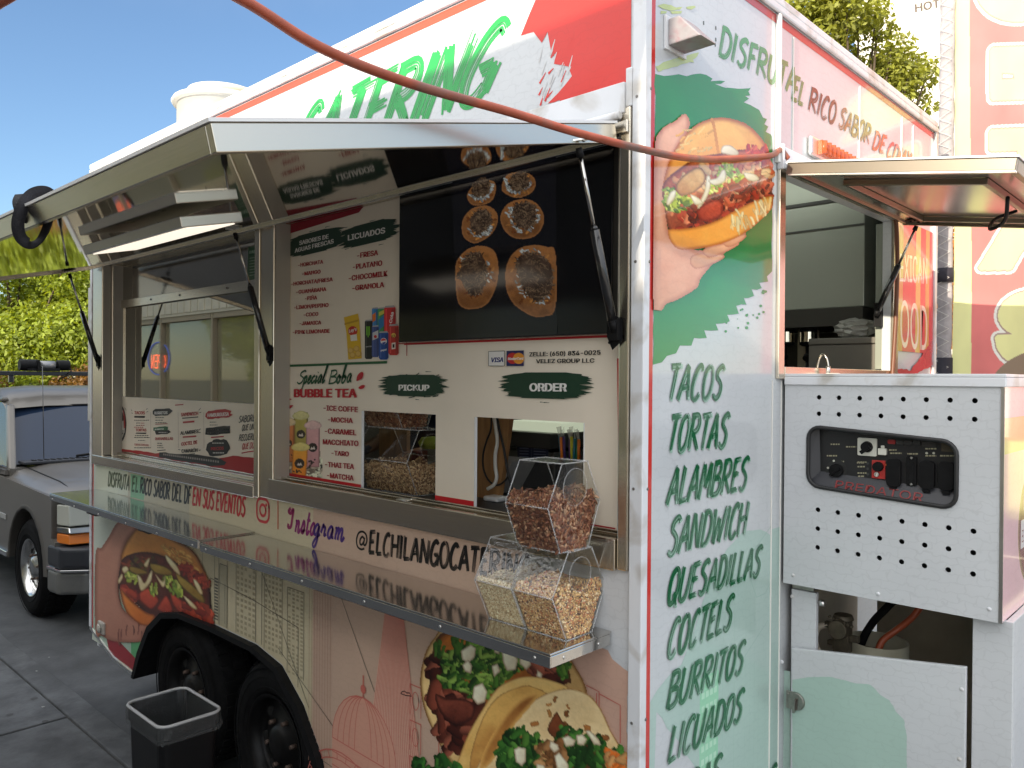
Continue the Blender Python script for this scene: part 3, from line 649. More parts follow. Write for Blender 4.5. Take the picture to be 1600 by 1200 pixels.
# wheels and mudguards
m = MB()
for a, b in zip(arch[:-1], arch[1:]): m.face([(a[0], -.03, a[1]), (b[0], -.03, b[1]), (b[0], .34, b[1]), (a[0], .34, a[1])])
ins = [(x+(-2.27-x)*.035, z-.024 if z > .35 else z) for x, z in arch]
for (a, b), (c, d) in zip(zip(arch[:-1], arch[1:]), zip(ins[:-1], ins[1:])): m.face([(a[0], -.03, a[1]), (b[0], -.03, b[1]), (d[0], -.03, d[1]), (c[0], -.03, c[1])]); m.face([(c[0], -.03, c[1]), (d[0], -.03, d[1]), (d[0], .34, d[1]), (c[0], .34, c[1])])
m.box(-3.16, -1.38, .345, .36, .30, .76); m.build('mudguard', BLACKP, T)
def wheel(c, r, wd, parent, rimmat, rr=.6, sgn=-1, spokes=8, holes=True):
    """c = centre of the outer face; sgn: direction the outer face looks along y"""
    x, y, z = c; s_ = -sgn
    q = MB(); q.lathe([(r*rr, .012*s_), (r*rr+.02, -.004*s_), (r*.86, -.006*s_), (r*.95, .012*s_), (r*.99, .035*s_), (r, .06*s_), (r, (wd-.06)*s_), (r*.98, (wd-.03)*s_), (r*.9, wd*s_), (r*rr, wd*s_), (r*rr, .012*s_)], (x, y, z), 'Y', 48)
    for k in range(40):
        a0 = 2*math.pi*k/40
        for w0, w1, off in ((.035, .085, 0), (.09, .15, .5), (.155, wd-.035, 0)):
            a = a0+off*2*math.pi/40; e = Vector((math.cos(a), 0, math.sin(a))); t_ = Vector((-math.sin(a), 0, math.cos(a))); p = Vector((x, y, z))+e*(r-.003)+Vector((0, s_*w0, 0))
            q.obox(p-t_*.019, t_*.036, Vector((0, s_*(w1-w0), 0)), e*.010)
    for rr2 in (.68, .8, .9): q.lathe([(r*rr2, -.004*s_), (r*rr2+.003, -.0085*s_), (r*rr2+.006, -.004*s_)], (x, y, z), 'Y', 48)
    ty = q.build('tyre', RUBBER, parent)
    q = MB(); R1 = r*rr; q.lathe([(R1+.004, .0*s_), (R1-.012, .004*s_), (R1-.02, .05*s_), (R1*.86, .075*s_), (R1*.62, .05*s_), (R1*.40, .045*s_), (R1*.34, .02*s_), (R1*.2, .012*s_), (.001, .010*s_)], (x, y, z), 'Y', 40)
    q.lathe([(R1-.02, .05*s_), (R1-.02, .18*s_)], (x, y, z), 'Y', 32); q.build('rim', rimmat, parent)
    q = MB()
    for k in range(6):
        a = 2*math.pi*k/6+.2; q.cyl((x+R1*.47*math.cos(a), y+.048*s_, z+R1*.47*math.sin(a)), (x+R1*.47*math.cos(a), y+.020*s_, z+R1*.47*math.sin(a)), .011, .009, 6)
    q.build('wheel_nut', mat('rusty_nut', (.10, .07, .055), .6, .5), parent)
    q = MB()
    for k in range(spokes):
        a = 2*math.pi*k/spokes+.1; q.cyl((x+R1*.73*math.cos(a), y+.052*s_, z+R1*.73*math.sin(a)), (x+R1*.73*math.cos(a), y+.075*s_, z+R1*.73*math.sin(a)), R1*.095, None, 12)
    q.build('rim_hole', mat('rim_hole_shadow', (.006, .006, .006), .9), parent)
RIMD = mat('dark_steel_rim', (.012, .0115, .0115), .45, .6, var=.3, vscale=12)
for x in (-2.66, -1.84):
    e = bpy.data.objects.new('wheel', None); COL.objects.link(e); e.location = (x, .05, .36); put(e, T); bpy.context.view_layer.update()
    wheel((x, .03, .357), .352, .205, e, RIMD)
# round roof vent
m = MB(); c_ = onY(350, 150, .5); cx_ = c_[0]; vz = onY(348, 164, .5)[2]-.0; vr = (onY(398, 150, .5)[0]-onY(292, 150, .5)[0])*.33; m.lathe([(vr*.92, 3.0), (vr*.92, vz-.03), (vr, vz-.03), (vr*1.03, vz-.015), (vr, vz), (vr*.7, vz+.005)], (cx_, .5, 0), 'Z', 40); rv = m.build('roof_vent', mat('galvanised', (.72, .70, .64), .4, .2, var=.08), T)
m = MB(); m.lathe([(vr*.7, vz+.006), (vr*.7, vz+.02), (vr*.76, vz+.03), (vr*.72, vz+.06), (vr*.45, vz+.085), (.0, vz+.092)], (cx_, .5, 0), 'Z', 40); m.build('vent_cap', mat('cream_cap', (.68, .62, .48), .5), rv)
# side marker lamp at the far corner
p = onY(162, 980); m = MB(); m.box(p[0]-.045, p[0]+.045, -.02, -.001, p[2]-.035, p[2]+.035); q = m.build('side_marker', mat('grey_lamp_base', (.4, .38, .34), .5), T, bevel=.008)
m = MB(); m.lathe([(.02, -.022), (.026, -.03), (.012, -.033), (0.0005, -.033)], (p[0], 0, p[2]), 'Y', 16); m.build('lens', mat('clear_lens', (.5, .48, .42), .15), q)
# flood lamp on the end wall
bpx = [onX(*q) for q in ((1040, 62), (1085, 45))]
m = MB(); y0 = .115; z0 = 2.795
m.raw([(.008, y0-.02, z0-.02), (.008, y0+.062, z0-.02), (.008, y0+.062, z0+.05), (.008, y0-.02, z0+.05), (.105, y0-.02, z0-.02), (.105, y0+.062, z0-.02), (.04, y0+.062, z0+.05), (.04, y0-.02, z0+.05)], [(0, 3, 2, 1), (4, 5, 6, 7), (0, 1, 5, 4), (1, 2, 6, 5), (2, 3, 7, 6), (3, 0, 4, 7)], False)
fl = m.build('flood_lamp', mat('grey_lamp_housing', (.27, .26, .28), .4, var=.15, vscale=25, dark=(.25, .17, .19), dscale=25), T, bevel=.004)
m = MB(); m.box(.001, .008, y0-.03, y0+.072, z0-.03, z0+.058); m.build('back_plate', WPAINT, fl)
# amber clearance lamp
a_, b_ = onX(1266, 224), onX(1338, 263); zc = (a_[2]+b_[2])/2-.012
m = MB(); m.box(.001, .018, a_[1]-.03, b_[1]+.02, zc-.034, zc+.034); am = m.build('clearance_lamp', ALU, T, bevel=.012)
m = MB(); m.box(.0185, .034, a_[1]+.02, b_[1]+.0, zc-.024, zc+.024)
for i in range(11): y = a_[1]+.035+(b_[1]-a_[1]-.05)*i/10; m.cyl((.034, y, zc-.022), (.034, y, zc+.022), .012, None, 8)
m.build('lens', mat('amber_lens', (.50, .075, .012), .25, coat=.4, emit=(.9, .2, .02), estr=.05), am)
# ------------------------------------------------------------------ end hatch, window frame, generator housing
m = MB(); m.box(.0005, .012, .757, .799, 1.905, 2.585); m.box(.0005, .012, 1.842, 1.90, 1.905, 2.585); m.box(.0005, .014, .80, 1.841, 1.903, 1.944); m.box(-.06, .0, .80, 1.84, 1.930, 1.9445); m.box(.0005, .014, .80, 1.841, 2.576, 2.60)
m.build('hatch_frame', STEEL, T, bevel=.002)
m = MB(); m.box(.001, .018, .78, 1.92, 2.602, 2.655); m.cyl((.022, .765, 2.592), (.022, 1.92, 2.592), .011, None, 10); m.box(.002, .024, .752, .764, 2.58, 2.66); m.build('hatch_hinge', WPAINT, T, bevel=.002)
HK = -.155
def hw(x, y, d=0): return (x-HK*d, y, 2.572+HK*x+d)
H0, H1, HY0, HY1 = .03, .665, .757, 1.90
def hs(q, x0, x1, y0, y1, d0, d1): q.raw([hw(x0, y0, d0), hw(x1, y0, d0), hw(x1, y1, d0), hw(x0, y1, d0), hw(x0, y0, d1), hw(x1, y0, d1), hw(x1, y1, d1), hw(x0, y1, d1)], [(0, 3, 2, 1), (4, 5, 6, 7), (0, 1, 5, 4), (1, 2, 6, 5), (2, 3, 7, 6), (3, 0, 4, 7)], False)
m = MB(); hs(m, H0+.02, H1-.02, HY0+.02, HY1-.02, .006, .02); m.build('hatch_panel', mat('satin_panel', (.50, .47, .42), .22, .85), T)
m = MB(); hs(m, H0, H1, HY0, HY0+.019, -.006, .028); hs(m, H0, H1, HY1-.019, HY1, -.006, .028); hs(m, H1-.019, H1, HY0+.02, HY1-.02, -.006, .028); hs(m, H0, H0+.019, HY0+.02, HY1-.02, -.002, .028); m.build('hatch_rail', mat('satin_rail', (.24, .21, .175), .34, 1.), T, bevel=.002)
m = MB(); hs(m, H0+.01, H1+.002, HY0-.004, HY0+.014, -.0112, -.0065); m.build('hatch_lip', ALU, T)
m = MB(); hs(m, H0, H1+.004, HY0-.005, HY1+.005, .0285, .034); m.build('hatch_top_skin', mat('white_skin', ()), T)
m = MB(); hs(m, H0+.12, H1-.10, HY0+.16, HY0+.175, -.014, .005); hs(m, H0+.12, H1-.10, HY1-.2, HY1-.185, -.014, .005); hs(m, H1-.115, H1-.10, HY0+.176, HY1-.201, -.014, .005); hs(m, H0+.12, H0+.135, HY0+.176, HY1-.201, -.014, .005)
m.build('hatch_inner_rib', mat('satin_rail', ()), T, bevel=.002)
b_ = onY(1352, 492, 1.80); t_ = onY(1432, 356, 1.80); strut((-.045, 1.80, b_[2]), (t_[0], 1.80, hw(t_[0], 0, -.02)[2]))
m = MB(); m.box(-.06, -.03, 1.815, 1.838, b_[2]-.05, b_[2]+.05); m.build('strut_bracket', BLACKP, T)
dia(hw(t_[0], 1.80, .004), (.045, 0, .045*HK), (0, .045, 0), (0, 0, -.005), BLACKP)
m = MB(); m.tube(smooth_path([hw(.58, 1.1, -.02), hw(.56, 1.2, -.075), hw(.5, 1.3, -.09), hw(.48, 1.42, -.04), hw(.52, 1.5, .0)], 6), .006, 6); m.build('pull_strap', BLACKP, T)

GX0, GX1, GY0, GY1, GZ0, GZ1 = .012, .634, .805, 1.50, 1.238, 1.912
win = rrect(.092, .520, 1.553, 1.742, .038)
win = [(u, v-(u-.092)*.06+.012) for u, v in win]
holes = []
for j, z in enumerate((1.847, 1.795)):
    for i in range(8): holes.append(circ(.124+i*.0628, z, .0075))
for j, z in enumerate((1.49, 1.43, 1.37)):
    for i in range(8): holes.append(circ(.124+i*.0628, z-i*.0012, .0078))
m = MB(); m.plate(rc(GX0, GX1, GZ0, GZ1), [win]+holes, lambda u, v: (u, GY0, v), lambda u, v: (u, GY0+.004, v)); gf = m.build('generator_housing', WRAP, T)
m = MB(); m.box(GX0, GX0+.003, GY0+.005, GY1, GZ0, GZ1); m.box(GX0+.004, GX1, GY1-.004, GY1, GZ0, GZ1); m.box(GX0+.004, GX1-.005, .862, .868, GZ0, 1.498); m.box(GX0+.004, GX1-.005, .862, .868, 1.79, GZ1-.002); m.build('housing_back_and_shade', mat('dark_housing_inside', (.03, .03, .03), .8), gf)  # back and side, plus dark plates added so the holes look shaded
m = MB(); m.plate(rc(GY0+.005, GY1-.005, GZ0, GZ1-.001), [], lambda u, v: (GX1, u, v), lambda u, v: (GX1-.004, u, v)); m.build('housing_side', WRAPG, gf)
m = MB(); m.box(GX0-.0, GX1+.006, GY0-.006, GY1, GZ1+.0005, GZ1+.010); m.box(GX0, GX1+.006, GY0-.007, GY0-.0005, GZ1-.026, GZ1); m.box(GX1+.0005, GX1+.0065, GY0-.0005, GY1, GZ1-.026, GZ1); m.build('housing_lid', WPAINT, gf, bevel=.002)
m = MB(); m.box(GX1-.006, GX1+.003, GY0-.0035, GY0-.0005, GZ0, GZ1-.027); m.build('edge_trim', ALU, gf)
m = MB(); m.tube([(u, GY0-.002, v) for u, v in win], .0065, 8, True); m.build('rubber_edging', mat('edging_rubber', (.018, .018, .019), .45), gf)
m = MB()
for x, z in ((.045, 1.268), (.605, 1.272), (.31, 1.258)): m.lathe([(.006, -.0005), (.0052, -.002), (.0002, -.003)], (x, GY0, z), 'Y', 12)
m.build('rivet', WPAINT, gf)

# the generator behind the cut-out
G = thing('generator', (.31, .95, 1.4), 'black generator control panel with red key switch seen through white housing', 'generator')
PG = Plane('Y', .845)
DP = mat('panel_black', (.016, .016, .017), .35); DG = mat('panel_grey', (.035, .036, .042), .4)
m = MB(); m.box(.02, .615, .846, .87, 1.50, 1.80); m.build('panel', DP, G)
m = MB(); u0, u1 = .075, .545
wb = lambda u: 1.553+.010-(u-.092)*.06
m.raw([(u0, .811, wb(u0)-.004), (u1, .811, wb(u1)-.004), (u1-.03, .845, wb(u1-.03)+.047), (u0+.04, .845, wb(u0+.04)+.047)], [(0, 1, 2, 3)]); m.raw([(u0, .811, wb(u0)-.004), (u0, .811, 1.78), (u0+.035, .845, 1.76), (u0+.04, .845, wb(u0+.04)+.047)], [(0, 1, 2, 3)]); m.raw([(u1, .811, wb(u1)-.004), (u1, .811, 1.74), (u1-.03, .845, 1.74), (u1-.03, .845, wb(u1-.03)+.047)], [(0, 1, 2, 3)])
m.build('bezel', DG, G)
def gp(px, py): return PG.px((px, py))
def knob(px, py, r, mm, name, h=.012, bar=True):
    u, v = gp(px, py); q = MB(); q.cyl((u, .8455, v), (u, .8455-h, v), r, r*.92, 24)
    if bar: q.obox((u-r*.8, .8455-h-.006, v-r*.6), (r*1.6, 0, r*1.2), (r*.14, 0, -r*.18), (0, .0058, 0))
    return q.build(name, mm, G)
knob(1307, 735, .022, BLACKP, 'selector_dial')
u, v = gp(1356, 698); m = MB(); m.prism(rrect(u-.029, u+.028, v-.028, v+.027, .004, 3), lambda a, b: (a, .8455, b), lambda a, b: (a, .839, b)); q = m.build('switch_plate', mat('ivory_plate', (.62, .62, .55), .4), G)
m = MB(); m.cyl((u, .8388, v), (u, .824, v), .0175, .015, 22); m.obox((u-.016, .8238, v-.014), (.026, 0, .02), (.007, 0, -.008), (0, -.008, 0)); m.build('knob', BLACKP, q)
u, v = gp(1380, 704); m = MB(); m.box(u-.012, u+.012, .832, .8455, v-.013, v+.007); m.box(u-.005, u+.005, .836, .8455, v+.0075, v+.016); m.build('white_plug', mat('ivory_plate', ()), G, bevel=.002)
u, v = gp(1373, 734); m = MB(); m.box(u-.020, u+.020, .8425, .8455, v-.027, v+.029); q = m.build('switch_plate', mat('red_plate', (.42, .035, .03), .4), G, bevel=.001)
m = MB(); m.cyl((u, .8423, v+.01), (u, .828, v+.01), .0155, .014, 20); m.build('knob', BLACKP, q)
m = MB(); m.cyl((u-.004, .8423, v-.014), (u-.004, .836, v-.014), .008, .007, 14); m.box(u-.0055, u-.0025, .831, .8358, v-.02, v-.008); m.build('key_switch', ALU, q)
for pxx, col in ((1394, (.25, .02, .02)), (1407, (.03, .03, .03)), (1420, (.03, .03, .03)), (1433, (.03, .03, .03))):
    u, v = gp(pxx, 690 if pxx < 1400 else 691); m = MB(); m.prism(rrect(u-.011, u+.011, v-.007, v+.006, .004, 3), lambda a, b: (a, .8455, b), lambda a, b: (a, .838, b)); m.build('breaker_button', mat('button_%s' % ('red' if col[0] > .1 else 'dark'), col, .35), G)
for pxx in (1398, 1450, 1480):
    u, v = gp(pxx, 738+(pxx-1398)*.06); m = MB(); m.prism(rrect(u-.020, u+.020, v-.042, v+.040, .012), lambda a, b: (a, .8455, b), lambda a, b: (a, .830, b)); o = m.build('socket_cover', BLACKP, G, bevel=.003); m = MB(); m.box(u-.01, u+.01, .829, .834, v-.052, v-.044); m.build('cover_tab', BLACKP, o)
u, v = gp(1425, 735); m = MB(); m.prism(rrect(u-.015, u+.014, v-.045, v+.042, .006), lambda a, b: (a, .8455, b), lambda a, b: (a, .839, b)); o = m.build('socket', BLACKP, G)
m = MB()
for dz in (.038, -.041): m.cyl((u, .8388, v+dz), (u, .8365, v+dz), .0042, .003, 10)
m.build('socket_screw', ALU, o)
m = MB()
for dz in (.026, .010, -.012, -.028):
    for dx in (-.006, .004): m.box(u+dx, u+dx+.002, .8378, .8389, v+dz-.004, v+dz+.004)
m.build('socket_slot', mat('slot_shadow', (.002, .002, .002), .9), o)
for pp in ((1448, 708), (1459, 708), (1303, 720), (1294, 731)): knob(*pp, .0035, mat('pale_lamp', (.5, .5, .42), .3), 'indicator', .003, False)
knob(1377, 757, .005, ALU, 'earth_bolt', .006, False)
d = Decal(PG, .0008)
TW = S(150, 145, 120); rn = random.Random(3)
def tick(x, y, wpx, hpx=2.2, c=TW):
    t = 0
    while t < wpx:
        g = rn.uniform(1.5, 5); d.px([(x+t, y), (x+min(wpx, t+g), y), (x+min(wpx, t+g), y+hpx), (x+t, y+hpx)], c, d.h); t += g+1
for x, y, ww in ((1298, 693, 14), (1322, 697, 16), (1292, 711, 16), (1340, 721, 14), (1389, 702, 12), (1391, 707, 18), (1418, 708, 17), (1446, 711, 17), (1469, 711, 22), (1339, 722, 12), (1340, 728, 12), (1340, 738, 14), (1341, 743, 10), (1368, 757, 9), (1436, 763, 10), (1312, 720, 8), (1302, 751, 14), (1446, 700, 18)): tick(x, y, ww)
for j in range(3): d.px(circ(1356, 724+8.5*j, 2.2, 8), S(60, 60, 60), d.h)
d.px([(1320, 748), (1348, 750), (1348, 757), (1320, 755)], S(45, 45, 45)); d.text('MULTI-SWITCH', (1322, 752.5), (1346, 754), (1322, 749), S(190, 185, 160), .02); tick(1322, 754, 24, 1.5)
d.px([(1471, 692), (1494, 694), (1494, 707), (1471, 705)], S(70, 62, 45)); d.px([(1440, 690), (1462, 692), (1462, 699), (1440, 697)], S(48, 46, 44))
d.px(circ(1307, 735, 17, 20), S(36, 36, 36)); d.px([(1374, 724), (1386, 725), (1386, 728), (1374, 727)], S(230, 120, 60)); d.build('panel_marking', PRINTM, G)
# lettering on the sloping lip
V_, F_ = text_mesh('PREDATOR', .0, 1.0); xs = [a for a, _ in V_]; x0, x1 = min(xs), max(xs); m = MB()
def lip(a, b):
    s_ = (a-x0)/(x1-x0); u = .172+.255*s_; tt = .16+.64*b/.73
    return (u, .811+.034*tt-.0016, wb(u)-.004+.051*tt+.0012)
m.raw([lip(a, b) for a, b in V_], F_); m.build('lettering', mat('dark_red_lettering', (.20, .018, .018), .4), G)

# cabinet below the generator housing
CX0, CX1, CY0 = .022, .655, .845
m = MB(); m.box(CX0, .105, CY0, CY0+.02, .3, 1.213); m.box(.555, CX1, CY0, CY0+.02, .3, 1.236); m.box(CX1-.02, CX1, CY0+.021, 1.43, .3, 1.236); m.build('cabinet_frame', WRAP, T, bevel=.002)
m = MB(); m.box(.106, .554, 1.40, 1.42, .3, 1.236); m.box(.015, .035, CY0+.021, 1.40, .3, 1.236); m.box(.036, .63, CY0+.021, 1.39, .32, .34); m.build('cabinet_lining', mat('beige_lining', (.33, .29, .22), .4, var=.2, vscale=6), T)
dl, dr = onY(1237, 1012, .825), onY(1510, 1040, .825)
m = MB(); m.prism([(dl[0], .42), (dr[0], .42), (dr[0], dr[2]-.004), (dl[0], dl[2])], lambda u, v: (u, .822, v), lambda u, v: (u, .838, v)); cdoor = m.build('cabinet_door', WRAP, T, bevel=.003)
p = onY(1237, 1093, .822); m = MB(); m.box(p[0]-.017, p[0]+.004, .817, .8215, p[2]-.03, p[2]+.028); m.cyl((p[0]+.016, .8215, p[2]), (p[0]+.016, .812, p[2]), .03, .028, 20); m.obox((p[0]+.010, .800, p[2]-.034), (.008, 0, 0), (0, .012, 0), (.004, 0, .045))
for dz in (.018, -.018): m.cyl((p[0]-.01, .8168, p[2]+dz), (p[0]-.01, .8145, p[2]+dz), .004, .003, 8)
m.build('latch', mat('weathered_steel', (.38, .36, .33), .3, 1., var=.25, vscale=40), cdoor, bevel=.0015)
m = MB()
for px, py in ((1503, 1077), (1499, 1186), (1222, 1034)):
    q = onY(px, py, .822); m.lathe([(.006, -.0005), (.005, -.002), (.0002, -.003)], (q[0], .8215, q[2]), 'Y', 12)
q = onY(1238, 932, .845); m.lathe([(.007, -.0005), (.006, -.002), (.0002, -.004)], (q[0], .8445, q[2]), 'Y', 12)
m.build('rivet', WPAINT, T)
q = onY(1245, 922, .845); m = MB(); m.box(.026, .095, .848, .88, 1.216, 1.233); m.build('cabinet_hinge', mat('weathered_steel', ()), T)
q = onY(1262, 938, .86); m = MB(); m.cyl((.106, .86, q[2]), (.125, .86, q[2]), .006, None, 8); m.cyl((.112, .86, q[2]), (.128, .86, q[2]), .011, None, 8); m.build('bolt', ALU, T)
# gas bottle and regulator standing in the cabinet
gb = thing('gas_bottle', (.30, 1.15, .36), 'cream gas bottle with collar standing in the open cabinet', 'gas bottle')
c_ = onY(1370, 1000, 1.12); bx_, by_, bz = c_[0], 1.12, c_[2]
CRM = mat('cream_enamel', (.42, .40, .30), .35, var=.15)
m = MB(); m.lathe([(.0, .36), (.13, .36), (.15, .4), (.15, bz-.25), (.13, bz-.15), (.06, bz-.105), (.02, bz-.10)], (bx_, by_, 0), 'Z', 32); m.build('body', CRM, gb)
m = MB(); m.lathe([(.098, bz-.13), (.10, bz-.0), (.094, bz), (.092, bz-.13)], (bx_, by_, 0), 'Z', 28); m.build('collar', CRM, gb)
m = MB(); m.cyl((bx_, by_, bz-.10), (bx_, by_, bz-.03), .02, .018, 12); m.cyl((bx_-.04, by_, bz-.04), (bx_+.05, by_, bz-.04), .012, None, 10); m.build('valve', mat('dull_brass', (.20, .16, .09), .45, .9), gb)
rg = thing('gas_regulator', (.19, .95, 1.1), 'dark brown gas regulator with curled hose inside the cabinet', 'regulator')
c_ = onY(1318, 990, .95); x, z = c_[0], c_[2]; BRZ = mat('bronze_casting', (.075, .062, .042), .5, .5, var=.4, vscale=40)
m = MB(); m.box(x-.028, x+.022, .93, .97, z-.06, z+.045); m.cyl((x-.005, .93, z+.02), (x-.005, .905, z+.02), .032, .03, 18); m.cyl((x-.005, .96, z+.045), (x-.005, .96, z+.06), .034, .028, 18)
for k in range(7): m.cyl((x-.035+.012*k, .926, z+.055-.003*k), (x-.035+.012*k, .916, z+.055-.003*k), .005, None, 8)
m.box(x-.06, x-.028, .94, .96, z+.01, z+.03); m.box(x-.05, x-.028, .94, .96, z-.045, z-.03); m.box(x+.022, x+.05, .94, .96, z-.02, z+.0); m.build('body', BRZ, rg, bevel=.004)
m = MB(); m.tube(smooth_path([(x-.05, .95, z+.02), (x-.085, .95, z+.0), (x-.095, .95, z-.045), (x-.075, .95, z-.09), (x-.04, .95, z-.12)], 6), .011, 8); m.build('hose', BLACKP, rg)
def hose(name, pts, r, mm, label, cat, n=10):
    q = MB(); q.tube(smooth_path(pts, 8), r, n); return tag(q.build(name, mm), label, cat)
q = [onY(a, b, c) for a, b, c in ((1405, 930, 1.2), (1385, 950, 1.18), (1362, 975, 1.16), (1345, 1010, 1.14), (1335, 1080, 1.12))]
hose('hose', q, .013, RUBBER, 'thick black hose rising behind the cream gas bottle', 'hose')
q = [onY(a, b, c) for a, b, c in ((1440, 945, 1.2), (1425, 965, 1.18), (1400, 985, 1.14), (1380, 1000, 1.12), (1372, 1016, 1.10))]
hose('hose', q, .011, mat('orange_hose', (.42, .09, .035), .4), 'orange hose leading down into the cream gas bottle', 'hose')

# ------------------------------------------------------------------ menu board, screen, window glass
PM = Plane('Y', .06); PS = Plane('Y', .085)
ob = [(-1.80, 1.478), (-1.277, 1.478), (-1.277, 1.777), (-.862, 1.777), (-.862, 1.478), (-.675, 1.478), (-.675, 1.777), (-.231, 1.777), (-.231, 1.478), (-.067, 1.478), (-.067, 2.53), (-1.80, 2.53)]
m.prism(ob, lambda u, v: (u, .0605, v), lambda u, v: (u, .0685, v)); m.build('menu_board', CREAM, T)
for x_ in (-1.277, -.675, -.2345):
    m = MB(); m.box(x_, x_+.0035, .0598, .0692, 1.478, 1.7765); m.build('board_edge', mat('white_edge', (.75, .75, .75), .5), T)
TVX = (-1.025, -.118, 2.022, 2.553)
m = MB(); m.box(TVX[0], TVX[1], .030, .058, TVX[2], 2.528); tv = m.build('menu_screen', mat('screen_black', (.004, .004, .005), .12, var=0, coat=.0), T, bevel=.003)
m = MB(); m.box(-3.825, -2.0, .0855, .093, 1.466, 1.779); m.build('counter_sign', CREAM, T)
GLASS = mat('tinted_mirror_pane', (.36, .35, .31), .015, 1., bump=.006, bscale=1.6)
m = MB(); m.box(-3.83, -2.0, .0965, .1025, 1.47, 2.32); m.build('window_pane', GLASS, T)
m = MB(); m.box(-3.83, -2.0, .088, .103, 2.322, 2.56); m.build('window_top_panel', mat('dented_steel', (.36, .34, .31), .09, 1., rvar=.03, vscale=3, bump=.05, bscale=3.5), T)
m = MB(); m.obox((-3.61, .078, 2.285), (1.69, 0, 0), (0, .012, 0), (0, 0, .045)); m.build('window_rail', STEELX, T, bevel=.002)
m = MB()
for x in (-3.2, -2.85, -2.35): m.cyl((x, .0775, 2.31), (x, .074, 2.31), .006, .004, 8)
m.build('rail_rivet', mat('dull_screw', ()), T)
d = Decal(Plane('Y', .0878), .0004); d.px([(388, 386), (403, 383), (403, 436), (386, 440)], S(62, 100, 66)); d.px([(389, 388), (403, 385), (403, 397), (389, 400)], S(30, 90, 50)); d.text('PASS', (390, 397), (403, 394.5), (390, 390), S(190, 215, 190), .02)
for j in range(7): d.px([(390, 403+4.5*j), (402, 401+4.5*j), (402, 402.2+4.5*j), (390, 404.2+4.5*j)], S(150, 175, 150))
d.build('inspection_sticker', PRINTM, T)
# ------------------------------------------------------------------ prints on the long wall (photo pixel outlines laid on the wall plane)
RED, DRED, GREEN, DGREEN, INK, WHITE = S(205, 38, 36), S(150, 24, 30), S(18, 140, 66), S(22, 62, 42), S(22, 20, 20), S(232, 230, 226)
def ragged(pts, amp, seed, n=7):
    rnd = random.Random(seed); out = []
    for (a, b) in zip(pts, pts[1:]+pts[:1]):
        out.append(a); L = math.hypot(b[0]-a[0], b[1]-a[1]); k = max(1, int(L/n))
        for i in range(1, k): t = i/k; out.append((a[0]+(b[0]-a[0])*t+rnd.uniform(-amp, amp), a[1]+(b[1]-a[1])*t+rnd.uniform(-amp, amp)))
    return out
CRM_, PNK, GRNT = S(206, 198, 172), S(226, 168, 150), S(176, 200, 178)
d = Decal(PY)
# tints of the lower wall and of the strip between sill and shelf
def wallpoly(u0, u1, v1, col, low=.32):
    # region above the wheel arch
    top = [(u1, v1), (u0, v1)]; ar = [(x, z+.004) for x, z in arch if u0 < x < u1]
    def az(u):
        for a, b in zip(arch[:-1], arch[1:]):
            if a[0] <= u <= b[0]: return a[1]+(b[1]-a[1])*(u-a[0])/(b[0]-a[0])+.004
        return low
    d.uv(top+[(u0, az(u0))]+ar+[(u1, az(u1))], col)
wallpoly(-3.815, -3.44, 1.388, S(196, 204, 192), .36)
wallpoly(-3.44, -2.56, 1.388, S(186, 180, 158), .335)
wallpoly(-2.56, -1.50, 1.400, S(198, 187, 156))
wallpoly(-1.50, -.40, 1.400, S(194, 166, 146))
pk = [(-.40, 1.34), (-.40, .33), (-.033, .33), (-.033, 1.145)]+[(-.05, 1.15), (-.085, 1.165), (-.10, 1.185), (-.16, 1.19), (-.2, 1.22), (-.3, 1.26)]
d.uv(ragged(pk, .006, 4, .03)[:], S(196, 160, 142))
d.px([(150, 720), (200, 729), (200, 775), (150, 765)], S(200, 205, 185)); d.px(ragged([(204, 740), (225, 744), (225, 782), (204, 777)], 1, 3), S(128, 178, 140))
lg = [(-3.815, .74), (-3.62, .70), (-3.4, .66), (-3.19, .65), (-3.12, .45), (-3.172, .33), (-3.49, .345), (-3.80, .425)]
d.uv(lg, S(168, 190, 172)); d.px([(205, 1002), (221, 1000), (219, 1030), (212, 1050), (205, 1040)], S(90, 165, 110))
d.uv([(-3.64, .50), (-3.4, .44), (-3.176, .40), (-3.178, .328), (-3.49, .343), (-3.56, .36)], S(150, 36, 44))
d.uv([(-3.815, .43), (-3.80, .428), (-3.80, 1.39), (-3.815, 1.39)], RED)
d.build('film_tint', PRINT, T)
d = Decal(PY, .0012)
d.rect(-3.80, -.036, 3.045, 3.072, S(214, 70, 40)); d.rect(-3.812, -3.80, 1.39, 3.07, S(200, 60, 48))
red = [(835, -30), (837, 0), (826, 26), (814, 56), (826, 52), (834, 50), (840, 58), (847, 67), (856, 50), (862, 84), (869, 84), (866, 100), (878, 102), (888, 104), (894, 119), (884, 132), (872, 146), (856, 162), (866, 160), (876, 156), (862, 180), (872, 178), (900, 170), (945, 155), (986, 140), (987, -40)]
red = [p for p in red if PY.px(p)[1] < 3.04]; q0, q1 = PY.px((835, 0)), PY.px((987, 0))
pl = [PY.px(p) for p in red]; pl = [(u, min(v, 3.042)) for u, v in pl]+[(-.034, 3.042), (pl[0][0]-.02, 3.042)]
d.uv(pl, S(204, 36, 26))
rn = random.Random(5)
for i in range(26):
    x = rn.uniform(842, 890); y = 165-(x-842)*1.2+rn.uniform(-70, 10); 
    if y < 5: continue
    d.up(); u = [np.array(PY.px(q)) for q in ((x, y), (x+rn.uniform(4, 10), y-rn.uniform(8, 22)))]; ribbon(d, [u[0], u[0]*.5+u[1]*.5, u[1]], rn.uniform(.004, .008), .002, S(204, 36, 26) if rn.random() < .5 else S(190, 190, 190), d.h)
d.build('red_brush_graphic', PRINT, T)
